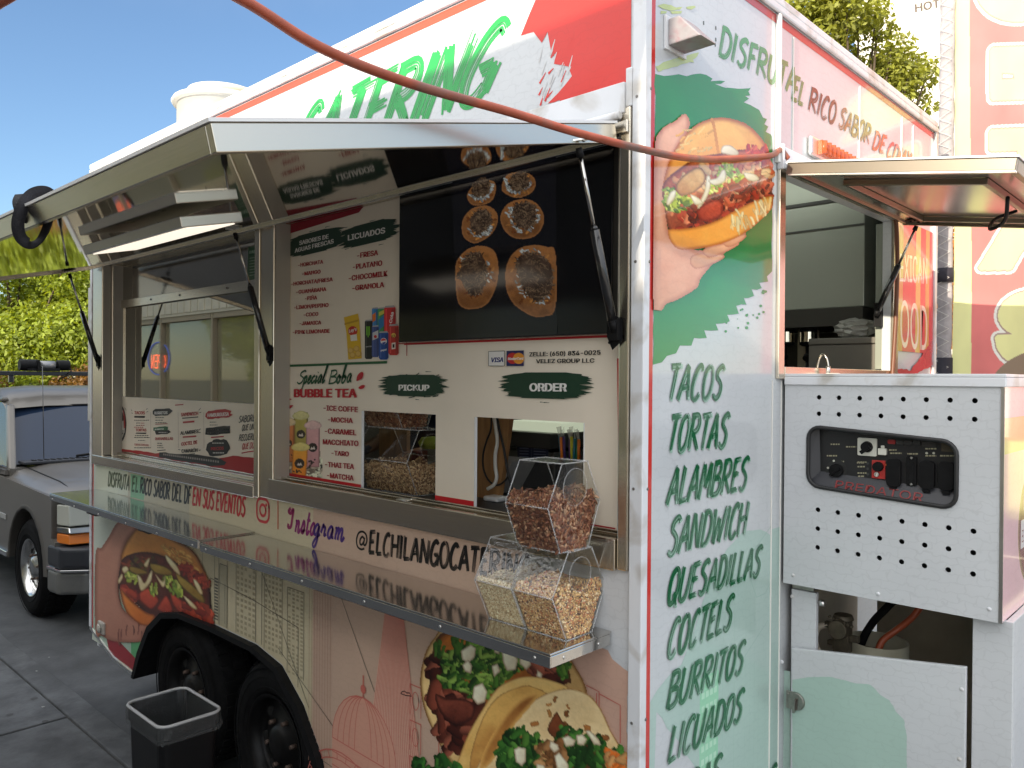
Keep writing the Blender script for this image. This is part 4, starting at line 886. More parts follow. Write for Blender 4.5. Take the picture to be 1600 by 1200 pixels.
# CATERING, brushed in green
z0, z1 = 2.66, 2.985; d = Decal(PY, .0014)
gb_, gt = PY.px((755, 152)), PY.px((772, 47)); cb = PY.px((484, 190))
H_ = gt[1]-gb_[1]; d.brush('CATERING', (cb[0]-.13, gb_[1]-.02), (gb_[0]+.01, gb_[1]), (cb[0]-.02, gb_[1]-.02+H_*1.05), S(14, 150, 66), .20, px=False, dry=.75, seed=11); d.build('lettering', PRINT, T)
# strip lettering
d = Decal(PY, .0016)
def row(words, x0, y0, x1, y1, h0, h1, wd=.165, dry=0):
    for t, a, b, col in words:
        ya = y0+(a-x0)/(x1-x0)*(y1-y0); yb = y0+(b-x0)/(x1-x0)*(y1-y0); hh = h0+(a-x0)/(x1-x0)*(h1-h0); d.brush(t, (a, ya), (b, yb), (a+1.5, ya-hh+1), col, wd, dry=dry)
row([('DISFRUTA', 169, 202, S(84, 96, 72)), ('EL', 206, 216, S(60, 92, 62)), ('RICO', 219, 236, INK), ('SABOR', 240, 265, INK), ('DEL', 269, 284, INK), ('DF', 288, 298, INK), ('EN', 301, 313, S(186, 34, 44)), ('SUS', 317, 334, S(186, 34, 44)), ('EVENTOS', 338, 383, S(186, 34, 44))], 169, 759, 383, 807, 23, 31)
ig = S(196, 52, 60)
fr = [d.p.px(q) for q in ((402, 776), (421, 780), (421, 822), (402, 816))]
u0, u1 = fr[0][0], fr[1][0]; v0, v1 = fr[2][1]+.012, fr[0][1]-.004
def ring(poly, wd, col):
    d.up(); P = [np.array(p) for p in poly]+[np.array(poly[0])]+[np.array(poly[1])]; ribbon(d, P, wd, wd, col, d.h)
ring(rrect(u0, u1, v0, v1, .032), .012, ig); ring(circ((u0+u1)/2, (v0+v1)/2, (u1-u0)*.24, 20), .012, ig); d.uv(circ(u1-.022, v1-.022, .007, 10), ig)
d.line([(435, 781), (435, 827)], .007, S(190, 70, 50))
for t, a, b, c in (('I', 449, 462, S(150, 30, 90)), ('nsta', 461, 492, S(140, 40, 110)), ('gram', 490, 537, S(72, 38, 120))):
    if t == 'I':
        P = [d.p.px((448+x*14, 826-y*32-(0))) for x, y in smooth_path([(.5, 1.0), (.25, .85), (.5, .75), (.8, .95), (.66, .5), (.5, .1), (.2, .08), (.25, .25)], 5)]; d.up(); ribbon(d, [np.array(q) for q in P], .014, .014, c, d.h)
    else:
        y0 = 831+(a-461)*.19; d.brush(t, (a, y0), (b, y0+(b-a)*.19), (a+5, y0-39), c, .12, dry=0)
row([('@', 556, 574, INK)], 556, 857, 830, 912, 30, 40, .12)
row([('ELCHILANGOCATERING', 577, 826, INK)], 556, 860, 830, 911, 35, 42, .185, .15)
d.build('lettering', PRINT, T)

# city drawing on the lower wall
d = Decal(PY, .0020, .00002); GR = S(122, 116, 100); GRD = S(90, 88, 80); RL = S(190, 104, 92); RT = S(214, 126, 108)
def outl(pts, col=GR, wd=.0035): d.line(pts, wd, col)
def azz(u):
    for a, b in zip(arch[:-1], arch[1:]):
        if a[0] <= u <= b[0]: return a[1]+(b[1]-a[1])*(u-a[0])/(b[0]-a[0])+.01
    return .33
def tower(u0, u1, v1, col, nx, nz, fillc=None, win=None):
    v0 = max(azz(u0), azz(u1), azz((u0+u1)/2))
    if fillc: d.rect(u0, u1, v0, v1, fillc)
    for a in (u0, u1): d.line([(a, v0), (a, v1)], .0035, col, False)
    d.line([(u0, v1), (u1, v1)], .0035, col, False)
    if nx:
        d.up(); dx = (u1-u0)/nx; dz = (v1-v0)/nz
        for i in range(nx):
            for j in range(nz):
                if rn.random() < .12: continue
                a, b = u0+dx*(i+.2), v0+dz*(j+.25); d.add([(a, b), (a+dx*.6, b), (a+dx*.6, b+dz*.55), (a, b+dz*.55)], [(0, 1, 2, 3)], win or S(166, 156, 128), d.h)
tower(-2.42, -2.30, 1.195, GR, 0, 0); tower(-2.26, -2.18, 1.19, GR, 0, 0); tower(-2.10, -1.93, 1.20, GR, 5, 18); tower(-1.86, -1.72, 1.195, GR, 5, 20); tower(-1.93, -1.88, 1.15, GRD, 0, 0); tower(-1.68, -1.56, 1.06, GR, 4, 22)
tower(-2.25, -2.18, 1.06, GRD, 0, 0, S(170, 162, 136)); d.up()
for k in range(14): d.add([(-2.30, .80+.014*k), (-2.265, .80+.014*k), (-2.265, .808+.014*k), (-2.30, .808+.014*k)], [(0, 1, 2, 3)], GRD, d.h)
for a, b in (((-2.34, .80), (-2.34, .98)), ((-2.34, .98), (-1.95, .955)), ((-2.2, .975), (-2.2, .80)), ((-1.95, .955), (-1.60, .915)), ((-1.60, .915), (-1.60, .68)), ((-1.97, 1.20), (-1.52, .62)), ((-2.9, 1.19), (-2.9, .8)), ((-2.82, 1.19), (-2.82, .8)), ((-2.62, 1.19), (-2.62, .8)), ((-1.42, .45), (-.95, .42)), ((-1.75, .80), (-1.2, .52)), ((-1.38, 1.19), (-.98, .62))): d.line([a, b], .003, GRD, False)
for k in range(7):
    a = -2.62+.0*k; z = .82+.055*k; d.line([(-2.62, z), (-2.50, z+.05)], .0025, GR, False); d.line([(-2.50, z), (-2.62, z+.05)], .0025, GR, False)
for k in range(6): z = .82+.06*k; d.line([(-2.82, z), (-2.9, z+.06)], .0025, GR, False); d.line([(-2.9, z), (-2.82, z+.06)], .0025, GR, False)
for k in range(9): x = -1.52+.045*k*.4; d.line([(x, .42), (x, 1.19)], .002, S(170, 130, 112), False)
# red monument: dome, tall obelisk, bell towers
ob_ = [(-1.03, 1.19), (-.965, 1.19), (-.80, .34), (-1.19, .34)]; d.uv(ob_, S(208, 164, 144))
for k in range(26):
    t = k/25; d.line([(-1.03+.065*t, 1.19), (-1.17+.36*t, .36)], .0022, RL, False)
dm = [(-1.36, .56)]+[(-1.17+.19*math.cos(a), .56+.20*math.sin(a)) for a in [math.pi*(1-i/14) for i in range(15)]]+[(-.98, .40), (-1.36, .42)]
d.uv(dm, S(206, 154, 134))
for k in range(5): outr = .19-.035*k; d.line([(-1.17+outr*math.cos(a), .56+.20*math.sin(a)) for a in [math.pi*(1-i/14) for i in range(15)]], .0035, RL, False)
for k in range(3): d.line([(-1.36, .56-.05*k), (-.98, .55-.05*k)], .004, RL, False)
d.line([(-1.17, .76), (-1.17, .84)], .006, RL, False); d.uv(circ(-1.17, .79, .016), RL)
d2 = [(-1.30+.23*math.cos(a), .34+.18*math.sin(a)) for a in [math.pi*(1-i/14) for i in range(15)]]; d.line(d2, .005, RL, False); d.line([(a-.0, b-.03) for a, b in d2], .004, RL, False)
for k in range(12): a = math.pi*(k+.5)/12; d.line([(-1.30+.2*math.cos(a), .34+.15*math.sin(a)), (-1.30+.23*math.cos(a), .34+.18*math.sin(a))], .004, RL, False)
for x, zt in ((-.735, 1.12), (-.88, .9)):
    d.rect(x-.035, x+.035, zt, zt+.05, S(205, 92, 84)) if x > -.8 else None
    for k in range(5):
        z = zt-.12*k-.02; d.line([(x-.03, z), (x+.03, z)], .004, RL, False); d.line([(x-.028, z), (x-.028, z-.1)], .0035, RL, False); d.line([(x+.028, z), (x+.028, z-.1)], .0035, RL, False); ring([(x+.016*math.cos(a), z-.05+.03*math.sin(a)) for a in [2*math.pi*i/12 for i in range(12)]], .003, RL)
outl([(628, 1083), (630, 1080), (634, 1079), (637, 1082), (642, 1082), (645, 1087), (636, 1086), (628, 1083)], INK, .003)
for P in ([(918, 1070), (938, 1080), (938, 1130)], [(938, 1083), (971, 1101), (971, 1160)], [(934, 1082), (934, 1120)]): outl(P, RL, .003)
d.build('city_drawing', PRINT, T)

# ---------------------------------------------------- painted food pictures
def C(r, g, b, k=.62): q = S(r, g, b); return tuple(min(.95, c/k) for c in q)
def C(r, g, b, k=.5): q = S(r, g, b); return tuple(min(.92, c/k) for c in q)
# --- torta on the end wall (right)
k = .92; P = Paint(PX_, 1019, 176, 1207, 484, 1.1, h=.0045)
sk, skd, skl = C(206, 142, 108, k), C(184, 118, 88, k), C(226, 172, 140, k)
P.blob([(1020, 300), (1022, 225), (1030, 205), (1040, 196), (1052, 190), (1066, 179), (1073, 184), (1074, 200), (1058, 228), (1044, 262), (1037, 300), (1038, 345), (1050, 376), (1090, 392), (1130, 384), (1160, 364), (1158, 374), (1134, 392), (1112, 412), (1092, 436), (1086, 450), (1060, 466), (1040, 474), (1020, 482)], skl, sk, skd, 9, 100, 22, .4, seed=2, sm=True, fine=.04)
for q in ([(1082, 398), (1120, 396), (1128, 404), (1090, 420), (1076, 412)], [(1100, 388), (1144, 378), (1150, 384), (1112, 402), (1098, 398)], [(1128, 380), (1158, 366), (1162, 372), (1140, 386)]): P.blob(q, C(228, 170, 130, k), C(200, 140, 100, k), skd, 4, 100, 12, .3, seed=5, fine=.04)
bun0, bun1, bune = C(236, 180, 92, k), C(216, 140, 54, k), C(168, 92, 30, k)
P.blob([(1034, 290), (1040, 262), (1054, 230), (1080, 200), (1106, 187), (1132, 185), (1160, 193), (1180, 208), (1196, 230), (1201, 250), (1190, 262), (1120, 262), (1064, 286), (1042, 300)], bun0, bun1, bune, 9, 90, 30, .45, seed=7, fine=.05)
P.blob([(1112, 186), (1116, 200), (1122, 240), (1118, 240), (1112, 202), (1108, 188)], C(190, 124, 50, k), C(206, 140, 60, k), sm=True)
P.strokes([(1060, 210), (1100, 196), (1112, 230), (1064, 250)], 26, 12, 1.4, [C(244, 200, 120, k), C(226, 166, 80, k)], (-60, 0), 8, hl=.1)
P.blob([(1034, 288), (1062, 262), (1090, 246), (1124, 240), (1160, 234), (1199, 244), (1204, 286), (1200, 308), (1170, 320), (1130, 340), (1090, 356), (1060, 362), (1044, 360), (1036, 325)], C(176, 96, 54, k), C(140, 60, 32, k), C(100, 46, 24, k), 6, seed=9, na=.9, ns=8, fine=.3)
P.strokes([(1044, 290), (1070, 268), (1124, 248), (1196, 252), (1198, 290), (1120, 316), (1050, 340)], 150, 9, 4, [C(190, 90, 50, k), C(214, 150, 100, k), C(160, 60, 36, k), C(206, 120, 76, k), C(226, 186, 130, k)], (0, 180), 90)
fill = [(1040, 292), (1066, 268), (1124, 246), (1196, 250), (1200, 300), (1130, 334), (1062, 354), (1042, 345)]
red_ = [C(176, 70, 42, k), C(196, 92, 56, k), C(150, 48, 30, k), C(210, 124, 84, k), C(120, 50, 30, k)]
P.strokes([(1060, 332), (1120, 300), (1190, 280), (1200, 304), (1140, 334), (1070, 352)], 90, 10, 4.6, red_, (0, 180), 10)
P.strokes([(1060, 340), (1196, 290), (1198, 312), (1130, 340), (1066, 358)], 60, 7, 3, [C(120, 36, 22, k), C(170, 56, 34, k), C(90, 30, 16, k)], (0, 180), 11)
P.blob([(1087, 330), (1100, 318), (1118, 312), (1128, 320), (1124, 338), (1106, 346), (1092, 344)], C(186, 74, 48, k), C(150, 50, 30, k), C(110, 30, 18, k), 6, seed=12, fine=.3)
P.strokes([(1036, 296), (1060, 300), (1082, 312), (1060, 330), (1036, 322)], 70, 7, 2.6, [C(170, 190, 60, k), C(120, 150, 40, k), C(196, 206, 96, k), C(80, 110, 30, k)], (0, 180), 13)
P.strokes([(1128, 258), (1150, 258), (1162, 276), (1140, 286), (1108, 300)], 60, 6, 2.4, [C(180, 200, 70, k), C(140, 170, 50, k), C(206, 214, 120, k)], (0, 180), 14)
P.blob([(1054, 290), (1064, 276), (1086, 262), (1098, 268), (1100, 284), (1084, 300), (1066, 306), (1056, 302)], C(226, 182, 110, k), C(180, 120, 50, k), C(120, 74, 26, k), 5, seed=15)
on = lambda q, s_=16: P.blob(q, C(240, 232, 210, k), C(206, 196, 160, k), C(170, 150, 110, k), 3, 60, 10, .3, seed=s_, fine=.04)
for q in ([(1040, 312), (1046, 300), (1054, 298), (1052, 310), (1044, 320), (1039, 320)], [(1088, 322), (1098, 300), (1102, 276), (1108, 278), (1107, 298), (1098, 316), (1090, 326)], [(1104, 282), (1118, 278), (1126, 266), (1132, 268), (1130, 284), (1114, 290)], [(1128, 228), (1140, 228), (1152, 238), (1148, 244), (1134, 242), (1124, 238)], [(1160, 270), (1176, 272), (1184, 280), (1176, 284), (1164, 280)], [(1076, 304), (1090, 310), (1096, 318), (1084, 320)]): on(q)
P.strokes([(1164, 232), (1190, 226), (1199, 244), (1190, 252), (1168, 244)], 36, 7, 2.6, [C(190, 60, 30, k), C(220, 100, 60, k), C(160, 40, 24, k)], (0, 180), 17)
P.blob([(1042, 360), (1064, 358), (1090, 354), (1120, 344), (1160, 322), (1202, 306), (1205, 316), (1202, 328), (1180, 350), (1152, 370), (1120, 382), (1090, 388), (1060, 390), (1046, 378)], C(232, 170, 76, k), C(226, 146, 50, k), C(176, 98, 30, k), 6, 90, 22, .4, seed=19, fine=.05)
P.strokes([(1144, 340), (1196, 318), (1196, 328), (1150, 360)], 30, 16, 2, [C(246, 220, 160, k), C(236, 196, 120, k)], (60, 110), 20, hl=.1)
P.build('torta_picture', PRINTG, T)

# --- torta under the shelf (left)
k = .7; P = Paint(PY, 150, 806, 338, 1004, 1.0, h=.0058)
sk, skl, skd = C(150, 102, 84, k), C(168, 120, 100, k), C(128, 82, 66, k)
P.blob([(151, 868), (160, 856), (172, 838), (184, 818), (200, 808), (224, 812), (212, 830), (202, 842), (194, 860), (189, 895), (186, 918), (192, 948), (210, 966), (234, 978), (226, 990), (222, 1001), (200, 1003), (176, 1000), (160, 992), (151, 985)], skl, sk, skd, 7, 90, 26, .4, seed=21, fine=.04, sm=True)
P.strokes([(190, 962), (224, 980), (218, 1000), (186, 996)], 6, 26, 1.0, [C(110, 64, 52, k)], (80, 100), 23, hl=0)
P.blob([(190, 872), (196, 852), (206, 836), (216, 826), (240, 826), (277, 845), (304, 862), (322, 893), (331, 916), (318, 914), (296, 894), (262, 872), (226, 866), (196, 880)], C(196, 138, 66, k), C(172, 104, 40, k), C(110, 64, 24, k), 6, 60, 22, .5, seed=24, fine=.06)
P.strokes([(256, 850), (300, 870), (316, 896), (280, 880)], 40, 8, 1.6, [C(206, 160, 84, k), C(180, 120, 52, k)], (20, 60), 25, hl=.1)
P.blob([(190, 882), (200, 868), (228, 862), (262, 870), (296, 892), (326, 914), (330, 940), (334, 970), (326, 985), (288, 980), (244, 966), (212, 940), (188, 920)], C(88, 40, 24, k), C(66, 26, 16, k), C(44, 22, 14, k), 5, seed=26, na=.9, ns=7, fine=.3)
rd = [C(150, 56, 34, k), C(170, 70, 44, k), C(124, 38, 24, k)]
for q in ([(220, 925), (234, 918), (246, 930), (250, 940), (238, 952), (226, 944), (218, 934)], [(250, 944), (262, 930), (272, 952), (262, 958), (248, 952)], [(268, 926), (284, 936), (292, 948), (286, 960), (272, 944)]): P.blob(q, C(176, 70, 46, k), C(140, 48, 30, k), C(90, 30, 18, k), 4, seed=27)
P.strokes([(196, 916), (216, 930), (210, 936), (196, 926)], 10, 9, 4, rd, (20, 60), 28)
P.strokes([(284, 950), (320, 944), (334, 966), (330, 982), (296, 978)], 46, 9, 4.4, rd, (20, 80), 29)
P.strokes([(280, 876), (306, 890), (328, 914), (316, 916), (296, 902)], 36, 7, 2.4, rd, (0, 180), 30)
P.strokes([(196, 876), (236, 872), (256, 884), (240, 892), (200, 892)], 30, 10, 2.6, [C(60, 36, 20, k), C(120, 56, 30, k), C(84, 70, 30, k)], (0, 180), 31)
lt = [C(150, 164, 60, k), C(108, 130, 44, k), C(176, 180, 90, k)]
P.strokes([(198, 896), (216, 898), (218, 910), (202, 908)], 26, 6, 2, lt, (0, 180), 32); P.strokes([(258, 900), (276, 906), (286, 928), (268, 926)], 40, 7, 2.2, lt, (30, 100), 33); P.strokes([(238, 912), (248, 918), (244, 930), (238, 926)], 10, 6, 2, lt, (60, 110), 33)
for q in ([(276, 896), (286, 900), (312, 922), (322, 936), (318, 942), (300, 930), (282, 912)], [(206, 884), (228, 890), (232, 896), (216, 898), (204, 892)], [(236, 880), (258, 884), (272, 894), (264, 900), (242, 894)]): P.blob(q, C(150, 124, 50, k), C(112, 84, 32, k), C(66, 54, 20, k), 3.5, seed=34)
on = lambda q: P.blob(q, C(222, 206, 168, k), C(186, 166, 120, k), C(130, 104, 66, k), 2.5, 60, 10, .3, seed=35, fine=.04)
for q in ([(216, 898), (222, 902), (228, 910), (236, 894), (240, 892), (238, 908), (226, 922), (220, 920)], [(260, 866), (268, 872), (280, 886), (283, 898), (274, 892), (262, 876)], [(304, 904), (312, 910), (319, 926), (314, 928), (306, 914)], [(288, 930), (300, 938), (309, 948), (308, 952), (298, 946)], [(244, 896), (256, 908), (260, 898), (260, 914), (254, 916)], [(192, 888), (199, 884), (203, 890), (196, 896)], [(186, 906), (192, 896), (194, 902), (188, 912)], [(226, 882), (234, 872), (236, 874), (232, 886)]): on(q)
P.blob([(190, 920), (200, 930), (212, 942), (230, 956), (244, 962), (236, 976), (222, 976), (204, 962), (194, 944)], C(198, 116, 44, k), C(172, 90, 30, k), C(110, 54, 18, k), 5, 80, 18, .4, seed=36, fine=.05)
P.cut(lambda u, v: v < np.interp(u, [a for a, _ in arch], [b for _, b in arch])+.002); P.build('torta_picture', PRINT, T)

# --- tacos under the shelf (near end)
k = .78; P = Paint(PY, 640, 960, 990, 1270, 1.2, h=.0058)
tor, torl, tord = C(196, 160, 100, k), C(214, 184, 126, k), C(120, 84, 44, k)
P.blob([(700, 978), (681, 996), (666, 1022), (659, 1062), (664, 1102), (678, 1140), (700, 1180), (730, 1215), (790, 1230), (880, 1180), (918, 1090), (900, 1040), (878, 1006), (840, 985), (770, 972)], torl, C(170, 136, 84, k), tord, 6, 20, 22, .5, seed=41, fine=.05)
P.blob([(690, 990), (676, 1040), (676, 1090), (700, 1150), (728, 1186), (760, 1170), (800, 1110), (870, 1062), (894, 1066), (880, 1020), (840, 990), (760, 976)], C(176, 104, 38, k), C(84, 44, 20, k), C(70, 40, 18, k), 14, 90, 18, .4, seed=42)
meat = [C(84, 38, 26, k), C(112, 54, 38, k), C(62, 24, 16, k), C(132, 72, 54, k)]
P.strokes([(680, 1036), (700, 1020), (712, 1060), (760, 1100), (740, 1150), (716, 1170), (690, 1130), (676, 1080)], 90, 22, 8, meat, (0, 180), 43, hl=.5)
P.strokes([(820, 1034), (860, 1030), (886, 1056), (876, 1066), (840, 1056)], 30, 16, 6, meat+[C(150, 80, 44, k)], (10, 60), 44, hl=.5)
P.blob([(682, 1084), (700, 1090), (730, 1092), (744, 1104), (738, 1124), (712, 1130), (690, 1112)], C(118, 58, 42, k), C(72, 30, 20, k), C(50, 20, 14, k), 6, seed=45, fine=.2)
grn = [C(64, 104, 34, k), C(40, 78, 24, k), C(96, 136, 52, k), C(126, 158, 70, k), C(26, 54, 18, k)]
P.strokes([(700, 1024), (724, 1006), (770, 1000), (820, 1010), (824, 1036), (790, 1060), (760, 1090), (730, 1086), (696, 1070), (690, 1048)], 330, 12, 3.4, grn, (0, 180), 46, hl=.4)
P.strokes([(684, 1004), (694, 1010), (694, 1022), (684, 1024)], 8, 10, 3, grn[:2], (60, 120), 47); P.strokes([(868, 1030), (888, 1034), (886, 1056), (874, 1050)], 30, 9, 3.4, grn[:3], (40, 120), 48)
P.strokes([(710, 1000), (724, 1000), (722, 1014), (710, 1012)], 10, 12, 3, grn[:2], (60, 120), 47)
def onion(L, sd):
    for i, q in enumerate(L): P.blob(q, C(232, 222, 196, k), C(196, 184, 156, k), C(150, 130, 104, k), 3.5, 40, 12, .4, seed=sd+i, fine=.05, sm=False)
onion([[(722, 1016), (738, 1006), (746, 1012), (744, 1026), (734, 1036), (724, 1030)], [(724, 1038), (734, 1030), (740, 1040), (738, 1052), (728, 1048)], [(742, 1072), (756, 1066), (764, 1080), (760, 1096), (748, 1100), (740, 1090)], [(786, 1018), (800, 1014), (812, 1030), (808, 1046), (794, 1048), (788, 1034)], [(814, 1020), (830, 1028), (832, 1038), (824, 1046), (814, 1036)], [(770, 1040), (780, 1036), (784, 1048), (774, 1058)], [(842, 1046), (850, 1052), (848, 1060), (840, 1056)], [(776, 1010), (784, 1012), (782, 1022), (774, 1018)]], 50)
for q, c0, c1 in (([(716, 1196), (722, 1176), (734, 1146), (752, 1114), (776, 1078), (796, 1064), (824, 1056), (856, 1060), (892, 1075), (880, 1100), (800, 1200), (760, 1250), (720, 1240)], C(212, 180, 112, k), C(196, 150, 72, k)), ([(736, 1206), (738, 1178), (748, 1142), (762, 1110), (780, 1088), (802, 1076), (826, 1070), (846, 1076), (858, 1088), (830, 1110), (790, 1160), (760, 1230), (738, 1240)], C(204, 162, 88, k), C(160, 104, 46, k)), ([(736, 1250), (744, 1206), (758, 1180), (784, 1150), (800, 1124), (826, 1100), (858, 1082), (890, 1075), (920, 1084), (940, 1106), (956, 1140), (974, 1172), (988, 1204), (988, 1260)], C(214, 192, 146, k), C(190, 158, 106, k))):
    P.blob(q, c0, c1, C(150, 108, 60, k), 3, 80, 22, .5, seed=61, fine=.06)
P.blob([(752, 1200), (760, 1168), (786, 1124), (806, 1100), (826, 1086), (842, 1088), (800, 1140), (770, 1190)], C(130, 80, 34, k), C(176, 124, 60, k), C(196, 150, 80, k), 8, 60, 20, .4, seed=66, fine=.05)
P.strokes([(800, 1150), (870, 1090), (930, 1110), (950, 1160), (880, 1140)], 16, 7, 3, [C(170, 118, 60, k), C(150, 98, 48, k), C(120, 74, 36, k)], (0, 180), 62, hl=0)
P.blob([(862, 1126), (872, 1112), (880, 1124), (894, 1146), (886, 1160), (868, 1152), (858, 1140)], C(120, 64, 34, k), C(90, 44, 24, k), C(84, 50, 28, k), 5, seed=63)
P.blob([(770, 1250), (776, 1196), (790, 1164), (820, 1148), (860, 1154), (900, 1150), (940, 1160), (975, 1190), (985, 1260)], C(58, 36, 18, k), C(84, 56, 28, k), C(40, 24, 12, k), 6, seed=64, rag=6, na=.9)
P.strokes([(790, 1152), (820, 1142), (846, 1160), (850, 1190), (800, 1200), (782, 1190)], 110, 13, 4.4, [C(34, 74, 26, k), C(52, 100, 36, k), C(20, 48, 16, k), C(80, 128, 50, k)], (30, 150), 65)
P.strokes([(876, 1144), (900, 1140), (950, 1160), (980, 1180), (940, 1200), (880, 1190)], 110, 12, 4.2, [C(40, 84, 30, k), C(66, 116, 44, k), C(24, 54, 18, k)], (30, 150), 67)
P.strokes([(846, 1164), (880, 1160), (884, 1200), (846, 1200)], 40, 9, 5, [C(150, 108, 66, k), C(120, 80, 44, k), C(170, 130, 84, k)], (0, 180), 68); P.strokes([(950, 1176), (985, 1180), (986, 1200), (950, 1200)], 26, 9, 5, [C(176, 130, 80, k), C(200, 104, 40, k)], (0, 180), 68)
onion([[(805, 1170), (812, 1166), (824, 1168), (824, 1188), (818, 1196), (808, 1190)], [(862, 1156), (866, 1158), (874, 1162), (876, 1170), (868, 1176), (860, 1166)], [(880, 1152), (890, 1148), (902, 1156), (898, 1164), (886, 1166)], [(902, 1148), (912, 1146), (920, 1154), (914, 1164), (904, 1162)], [(916, 1140), (924, 1140), (938, 1154), (942, 1164), (930, 1162)], [(868, 1180), (876, 1174), (890, 1192), (892, 1206), (872, 1200)], [(840, 1192), (852, 1194), (858, 1206), (840, 1206)]], 70)
P.strokes([(648, 1200), (652, 1184), (664, 1190), (672, 1200), (686, 1180), (696, 1176), (700, 1190), (720, 1196), (720, 1215), (648, 1215)], 50, 12, 4, [C(34, 80, 30, k), C(56, 108, 40, k), C(22, 56, 18, k)], (40, 140), 69)
P.build('taco_picture', PRINT, T)

# --- the dark screen with six tostadas: a lit display
def screen_mat():
    m = bpy.data.materials.new('lit_screen'); m.use_nodes = True; n = m.node_tree.nodes; b = n['Principled BSDF']; at = n.new('ShaderNodeAttribute'); at.attribute_name = 'Col'
    m.node_tree.links.new(at.outputs['Color'], b.inputs['Emission Color']); b.inputs['Emission Strength'].default_value = .30; b.inputs['Base Color'].default_value = (.004, .004, .005, 1); b.inputs['Roughness'].default_value = .1; return m
PT = Plane('Y', .0295); k = 1.; P = Paint(PT, 700, 236, 880, 522, 1.0, h=.0006)
P.blob([(706, 250), (868, 214), (870, 522), (714, 530)], S(9, 9, 15), S(11, 11, 13), sm=False, fine=0)
def tost(pts, mt, ch, seed, cut=None):
    P.blob(pts, S(150, 98, 52), S(108, 68, 34), S(140, 94, 54), 4, 90, 10, .7, seed=seed, fine=.14)
    P.strokes([(sum(p[0] for p in pts)/len(pts)+(p[0]-sum(q[0] for q in pts)/len(pts))*.85, sum(p[1] for p in pts)/len(pts)+(p[1]-sum(q[1] for q in pts)/len(pts))*.85) for p in pts], 22, 5, 1.6, [S(180, 122, 60), S(110, 60, 24)], (0, 180), seed+1, hl=0)
    P.strokes(ch, 44, 5, 1.2, [S(166, 172, 170), S(130, 134, 132), S(186, 188, 180)], (-20, 80), seed+2)
    P.blob(mt, S(70, 52, 40), S(56, 42, 32), rag=3, seed=seed, fine=.3); P.strokes(mt, 240, 6, .9, [S(76, 58, 44), S(54, 40, 30), S(104, 82, 62), S(112, 92, 70)], (0, 180), seed+3, hl=.4, curve=.8)
tost([(730, 306), (740, 290), (756, 281), (772, 284), (775, 296), (770, 312), (756, 320), (738, 320)], [(738, 300), (744, 284), (760, 280), (766, 292), (760, 304), (744, 308)], [(734, 304), (758, 306), (766, 290), (772, 288), (764, 306), (748, 314)], 81)
tost([(784, 296), (790, 276), (806, 269), (828, 272), (837, 284), (832, 300), (812, 309), (796, 306)], [(796, 282), (806, 270), (822, 272), (826, 288), (814, 298), (800, 294)], [(790, 278), (800, 298), (822, 290), (832, 282), (818, 298), (796, 300)], 85)
tost([(722, 362), (724, 342), (738, 326), (760, 321), (776, 332), (777, 350), (766, 368), (744, 380), (728, 374)], [(736, 350), (742, 330), (760, 328), (768, 342), (760, 360), (744, 366)], [(730, 344), (734, 360), (748, 370), (766, 352), (762, 366), (738, 366)], 89)
tost([(782, 340), (792, 320), (814, 311), (836, 316), (849, 334), (848, 354), (834, 370), (808, 373), (790, 362)], [(806, 318), (834, 320), (838, 346), (822, 358), (806, 352), (802, 334)], [(792, 336), (802, 324), (804, 352), (830, 360), (838, 328), (842, 344), (812, 364)], 93)
tost([(712, 430), (714, 408), (730, 390), (752, 384), (772, 392), (779, 416), (776, 446), (762, 474), (742, 483), (722, 480), (714, 464)], [(728, 400), (744, 392), (758, 404), (762, 430), (752, 458), (736, 462), (720, 440), (716, 426)], [(716, 416), (728, 402), (740, 456), (760, 450), (772, 432), (764, 410), (756, 400)], 97)
tost([(790, 440), (792, 414), (806, 392), (830, 383), (856, 386), (868, 396), (868, 480), (852, 494), (832, 494), (806, 478), (794, 460)], [(806, 406), (824, 394), (850, 400), (864, 420), (862, 454), (842, 472), (824, 462), (810, 436)], [(806, 400), (826, 390), (848, 396), (808, 430), (812, 456), (826, 468), (866, 450), (840, 476)], 101)
P.build('screen_picture', screen_mat(), tv)
d = Decal(PT, .0003); d.uv([(TVX[0]+.008, TVX[2]+.03), (TVX[1]-.008, TVX[2]+.03), (TVX[1]-.008, 2.524), (TVX[0]+.008, 2.524)], S(3, 3, 5)); d.build('screen_glass', mat('screen_black', ()), tv)

